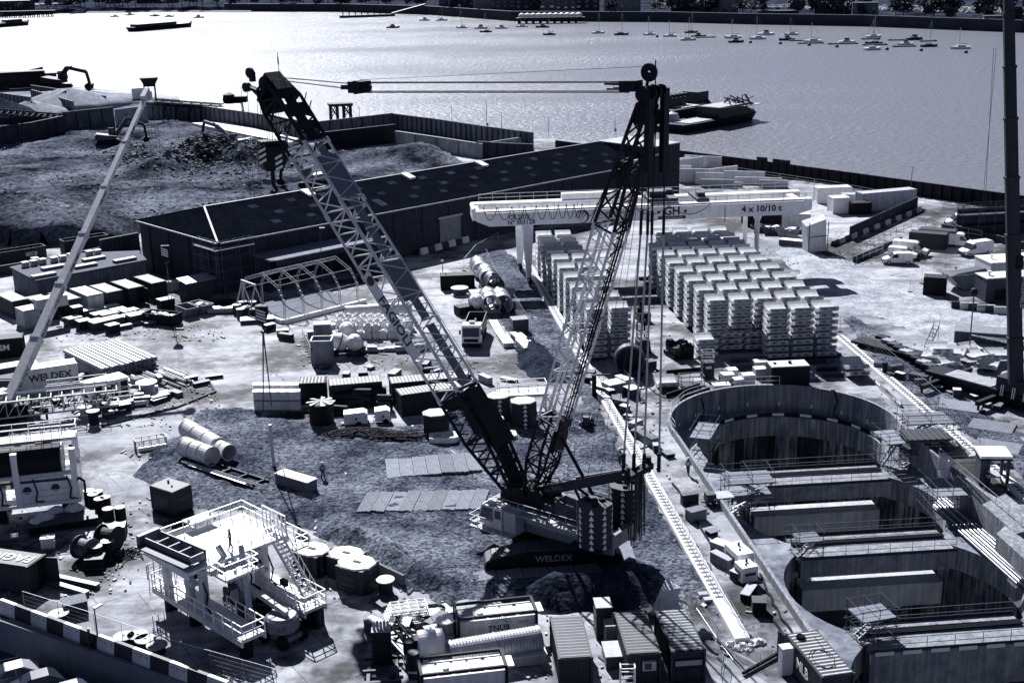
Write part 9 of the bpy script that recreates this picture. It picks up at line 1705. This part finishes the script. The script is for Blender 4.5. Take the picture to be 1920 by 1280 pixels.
P_ = G(700, 32, WATERZ); t = T('landing_stage', 'dark floating landing stage with sloping bridge on the far bank', 'pier', P_, rad(14));mb=MB();mb.box((-5, 0, 1), (44, 6, 1.6)); [mb.tube((x, 2, -1), (x, 2, 6), .4, 6) for x in range(-24, 16, 5)]; mb.build('pontoon', BLACK, t);mb=MB();mb.beam((15, 0, 2), (44, 8, 8), 3, 1.2); mb.build('bridge', DGREY, t)
P_ = G(40, 33, WATERZ); t = T('timber_jetty', 'old timber pile jetty on the far bank at the upper left', 'pier', P_, rad(4));mb=MB();mb.box((0, 0, 5), (60, 7, 1.2)); [mb.tube((x, y, -2), (x, y, 5.5), .5, 5) for x in range(-29, 30, 4) for y in (-3, 3)]; mb.build('frame', BLACK, t)
q = G(140, 26, WATERZ); t = T('slipway', 'pale slipway ramp running down the far bank at the left', 'slipway', q, rad(25));mb=MB();mb.hexa([(-9, -8, 0), (12, -6, 0), (22, 14, 0), (6, 14, 0)], [(-9, -8, .5), (12, -6, .5), (22, 14, 7), (6, 14, 7)]); mb.build('ramp', BANK, t); t.scale = (.55,) * 3
for lab, pts in (('pale narrow beach on the far bank at the left', [(150, 25), (300, 23), (470, 23)]),):
 P_ = [G(u, v, WATERZ) for u, v in pts];mb=MB();[mb.ext([a + V3((0, -3, 0)), b + V3((0, -3, 0)), b + V3((0, 6, .9)), a + V3((0, 6, .9))], (0, 0, .3)) for a, b in zip(P_, P_[1:])]; tag(mb.build('beach', SAND), kind='structure')
P_ = [V3((p.x, p.y + 4, 0)) for p in FB[3:-1]]; t = T('embankment_wall', 'dark river embankment wall along the far bank', 'wall', P_[0]);mb=MB();[mb.beam(a + V3((0, 0, -1)), b + V3((0, 0, -1)), 1, 7) for a, b in zip(P_, P_[1:])]; mb.build('panels', mat('embankment_stone', .035, .9, 0, .3, .1), t, w=True);mb=MB();[mb.beam(a + V3((0, 0, 2.7)), b + V3((0, 0, 2.7)), 1.2, .3) for a, b in zip(P_, P_[1:])]; mb.build('coping', MGREY, t, w=True)
def crown(n, r, h):
 mb=MB()
 blobs = [(R.uniform(-.55, .55) * r, R.uniform(-.55, .55) * r, h * R.uniform(.35, .9), R.uniform(.3, .5) * r) for _ in range(9)]
 for _ in range(n):
  x, y, z, s = R.choice(blobs); a, b = R.uniform(0, 6.28), R.uniform(-1, 1); q = s * R.uniform(.75, 1.05); c = math.sqrt(1 - b * b); p = V3((x + q * c * math.cos(a), y + q * c * math.sin(a), z + q * b * .8)); e = r * R.uniform(.10, .2); u = V3((R.gauss(0, 1), R.gauss(0, 1), R.gauss(0, 1))).normalized(); w_ = u.orthogonal().normalized(); mb.face([p - u * e, p + w_ * e * .7, p + u * e, p - w_ * e * .7])
 return mb
protos = []
for k in range(4):
 t = T('bank_tree', 'dark leafy tree on the far bank', 'tree', (0, 0, 0), 0, 'trees along the far bank'); h = R.uniform(9, 13); crown(420, 4.6 + k * .5, h).build('crown', LEAF, t);mb=MB();mb.tube((0, 0, -1), (.2, .1, h * .55), .35, 6, r2=.18); mb.tube((.1, 0, h * .35), (1.4, .6, h * .65), .15, 5); mb.tube((.1, 0, h * .4), (-1.2, -.5, h * .7), .13, 5); mb.build('trunk', DGREY, t); protos.append(t)
def bank(u, off):
 for i in range(len(fbpx) - 1):
  if fbpx[i][0] <= u <= fbpx[i + 1][0]: p = FB[i].lerp(FB[i + 1], (u - fbpx[i][0]) / (fbpx[i + 1][0] - fbpx[i][0])); return V3((p.x * (1 + off / p.y), p.y + off, 0))
n_t = 0
for k in range(190):
 u = R.uniform(-60, 1990); off = R.choice((14, 22, 34, 50, 75, 105)) * R.uniform(.8, 1.25)
 if 800 < u < 1230 and off < 60 and R.random() < .7: continue
 if 1380 < u < 1600 and 45 < off and R.random() < .6: continue
 p = bank(u, off); zone = 'behind the left beach' if u < 500 else ('behind the landing stage' if u < 820 else ('before the terraced houses' if u < 1250 else ('along the right embankment' if u < 1620 else 'at the far right bank'))); dp = 'near the water' if off < 30 else ('in the middle rows' if off < 70 else 'in the rear rows')
 o = protos[n_t] if n_t < 4 else dup(protos[n_t % 4], (0, 0, 0)); o.location = p + V3((0, 0, .5)); o.rotation_euler = (0, 0, R.uniform(0, 6)); s = R.uniform(.7, 1.3); o.scale = (s * 1.15, s * 1.15, s); o['label'] = 'dark leafy tree %s, %s' % (zone, dp); n_t += 1
def house(u, off, L_, D, h, label, m, floors=3, yw=-6, roof=True, group=None):
 p = bank(u, off); t = T('far_building', label, 'building', p, rad(yw), group);mb=MB();mb.box((0, 0, h / 2), (L_, D, h)); mb.build('wall', m, t)
 mb=MB()
 if roof: mb.hexa([(-L_ / 2 - .4, -D / 2 - .4, h), (L_ / 2 + .4, -D / 2 - .4, h), (L_ / 2 + .4, D / 2 + .4, h), (-L_ / 2 - .4, D / 2 + .4, h)], [(-L_ / 2, -.3, h + 3), (L_ / 2, -.3, h + 3), (L_ / 2, .3, h + 3), (-L_ / 2, .3, h + 3)])
 else: mb.box((0, 0, h + .2), (L_ + .6, D + .6, .5))
 mb.build('roof', DGREY, t); k = max(2, int(L_ / 5))
 for f_ in range(floors):
  for i in range(k): mb=MB(); mb.box((-L_ / 2 + L_ * (i + .5) / k, -D / 2 - .05, h * (f_ + .55) / floors), (L_ / k * .4, .2, h / floors * .5)); mb.build('window', GLASS, t)
BM = [mat('far_brick', .07, .9, 0, .2, .5), mat('far_render', .16, .9, 0, .2, .5), mat('far_dark', .03, .9, 0, .2, .5)]
for k, (u, L_) in enumerate(((845, 14), (878, 16), (915, 18), (950, 16), (990, 18), (1030, 14), (1065, 16), (1105, 18))): house(u, 30 + (k % 2) * 8, L_, 10, R.uniform(11, 16), 'dark terrace block on the far bank, %s from the left' % ORD[k], BM[(0, 2, 1)[k % 3]], 4, -5, k % 2 == 0, 'terrace on the far bank')
house(1170, 34, 26, 10, 14, 'pale framed open building at the right end of the far terrace', BM[1], 4, -8, False); house(1300, 40, 30, 12, 14, 'dark apartment block behind the moored boats left of the car rows', BM[2], 4, -10, False); house(1360, 46, 18, 10, 15, 'narrow pale apartment block behind the moored boats', BM[1], 4, -10, False); house(1575, 60, 34, 12, 10, 'wide dark shed behind the parked rows on the far bank', BM[2], 2, -12, False); house(1620, 26, 16, 8, 9, 'striped pale block on the far right bank', BM[1], 4, -12, False); house(1895, 16, 30, 8, 4, 'long low pale boathouse at the far right bank', BM[1], 1, -14, False); house(25, 30, 36, 14, 9, 'dark wharf shed on the far bank at the upper left corner', BM[2], 2, 3, True); house(300, 120, 40, 12, 10, 'dark shed behind the trees of the left far bank', BM[2], 2, 0, True); house(1460, 22, 26, 6, 3.5, 'low dark pavilion on the far embankment', BM[2], 1, -11, False)
mb=MB()
for k in range(520):
 z = R.random(); u = R.uniform(1390, 1560) if z < .45 else (R.uniform(1640, 1990) if z < .85 else R.uniform(60, 150)); p = bank(u, R.choice((60, 68, 78, 90, 104)) + R.uniform(-1, 1) if u > 200 else R.uniform(30, 60)); a = rad(-12); mb.c = R.choice((0, 0, 1, 2)); mb.box(p + V3((0, 0, 3.1)), (4.2, 1.8, .9), a); mb.box(p + V3((-.2, 0, 3.8)), (2.2, 1.6, .7), a)
tag(mb.build('parked_vehicles', [WHITE, LGREY, DGREY]), 'rows of parked vehicles glinting behind the far embankment', 'parked vehicles', kind='stuff')
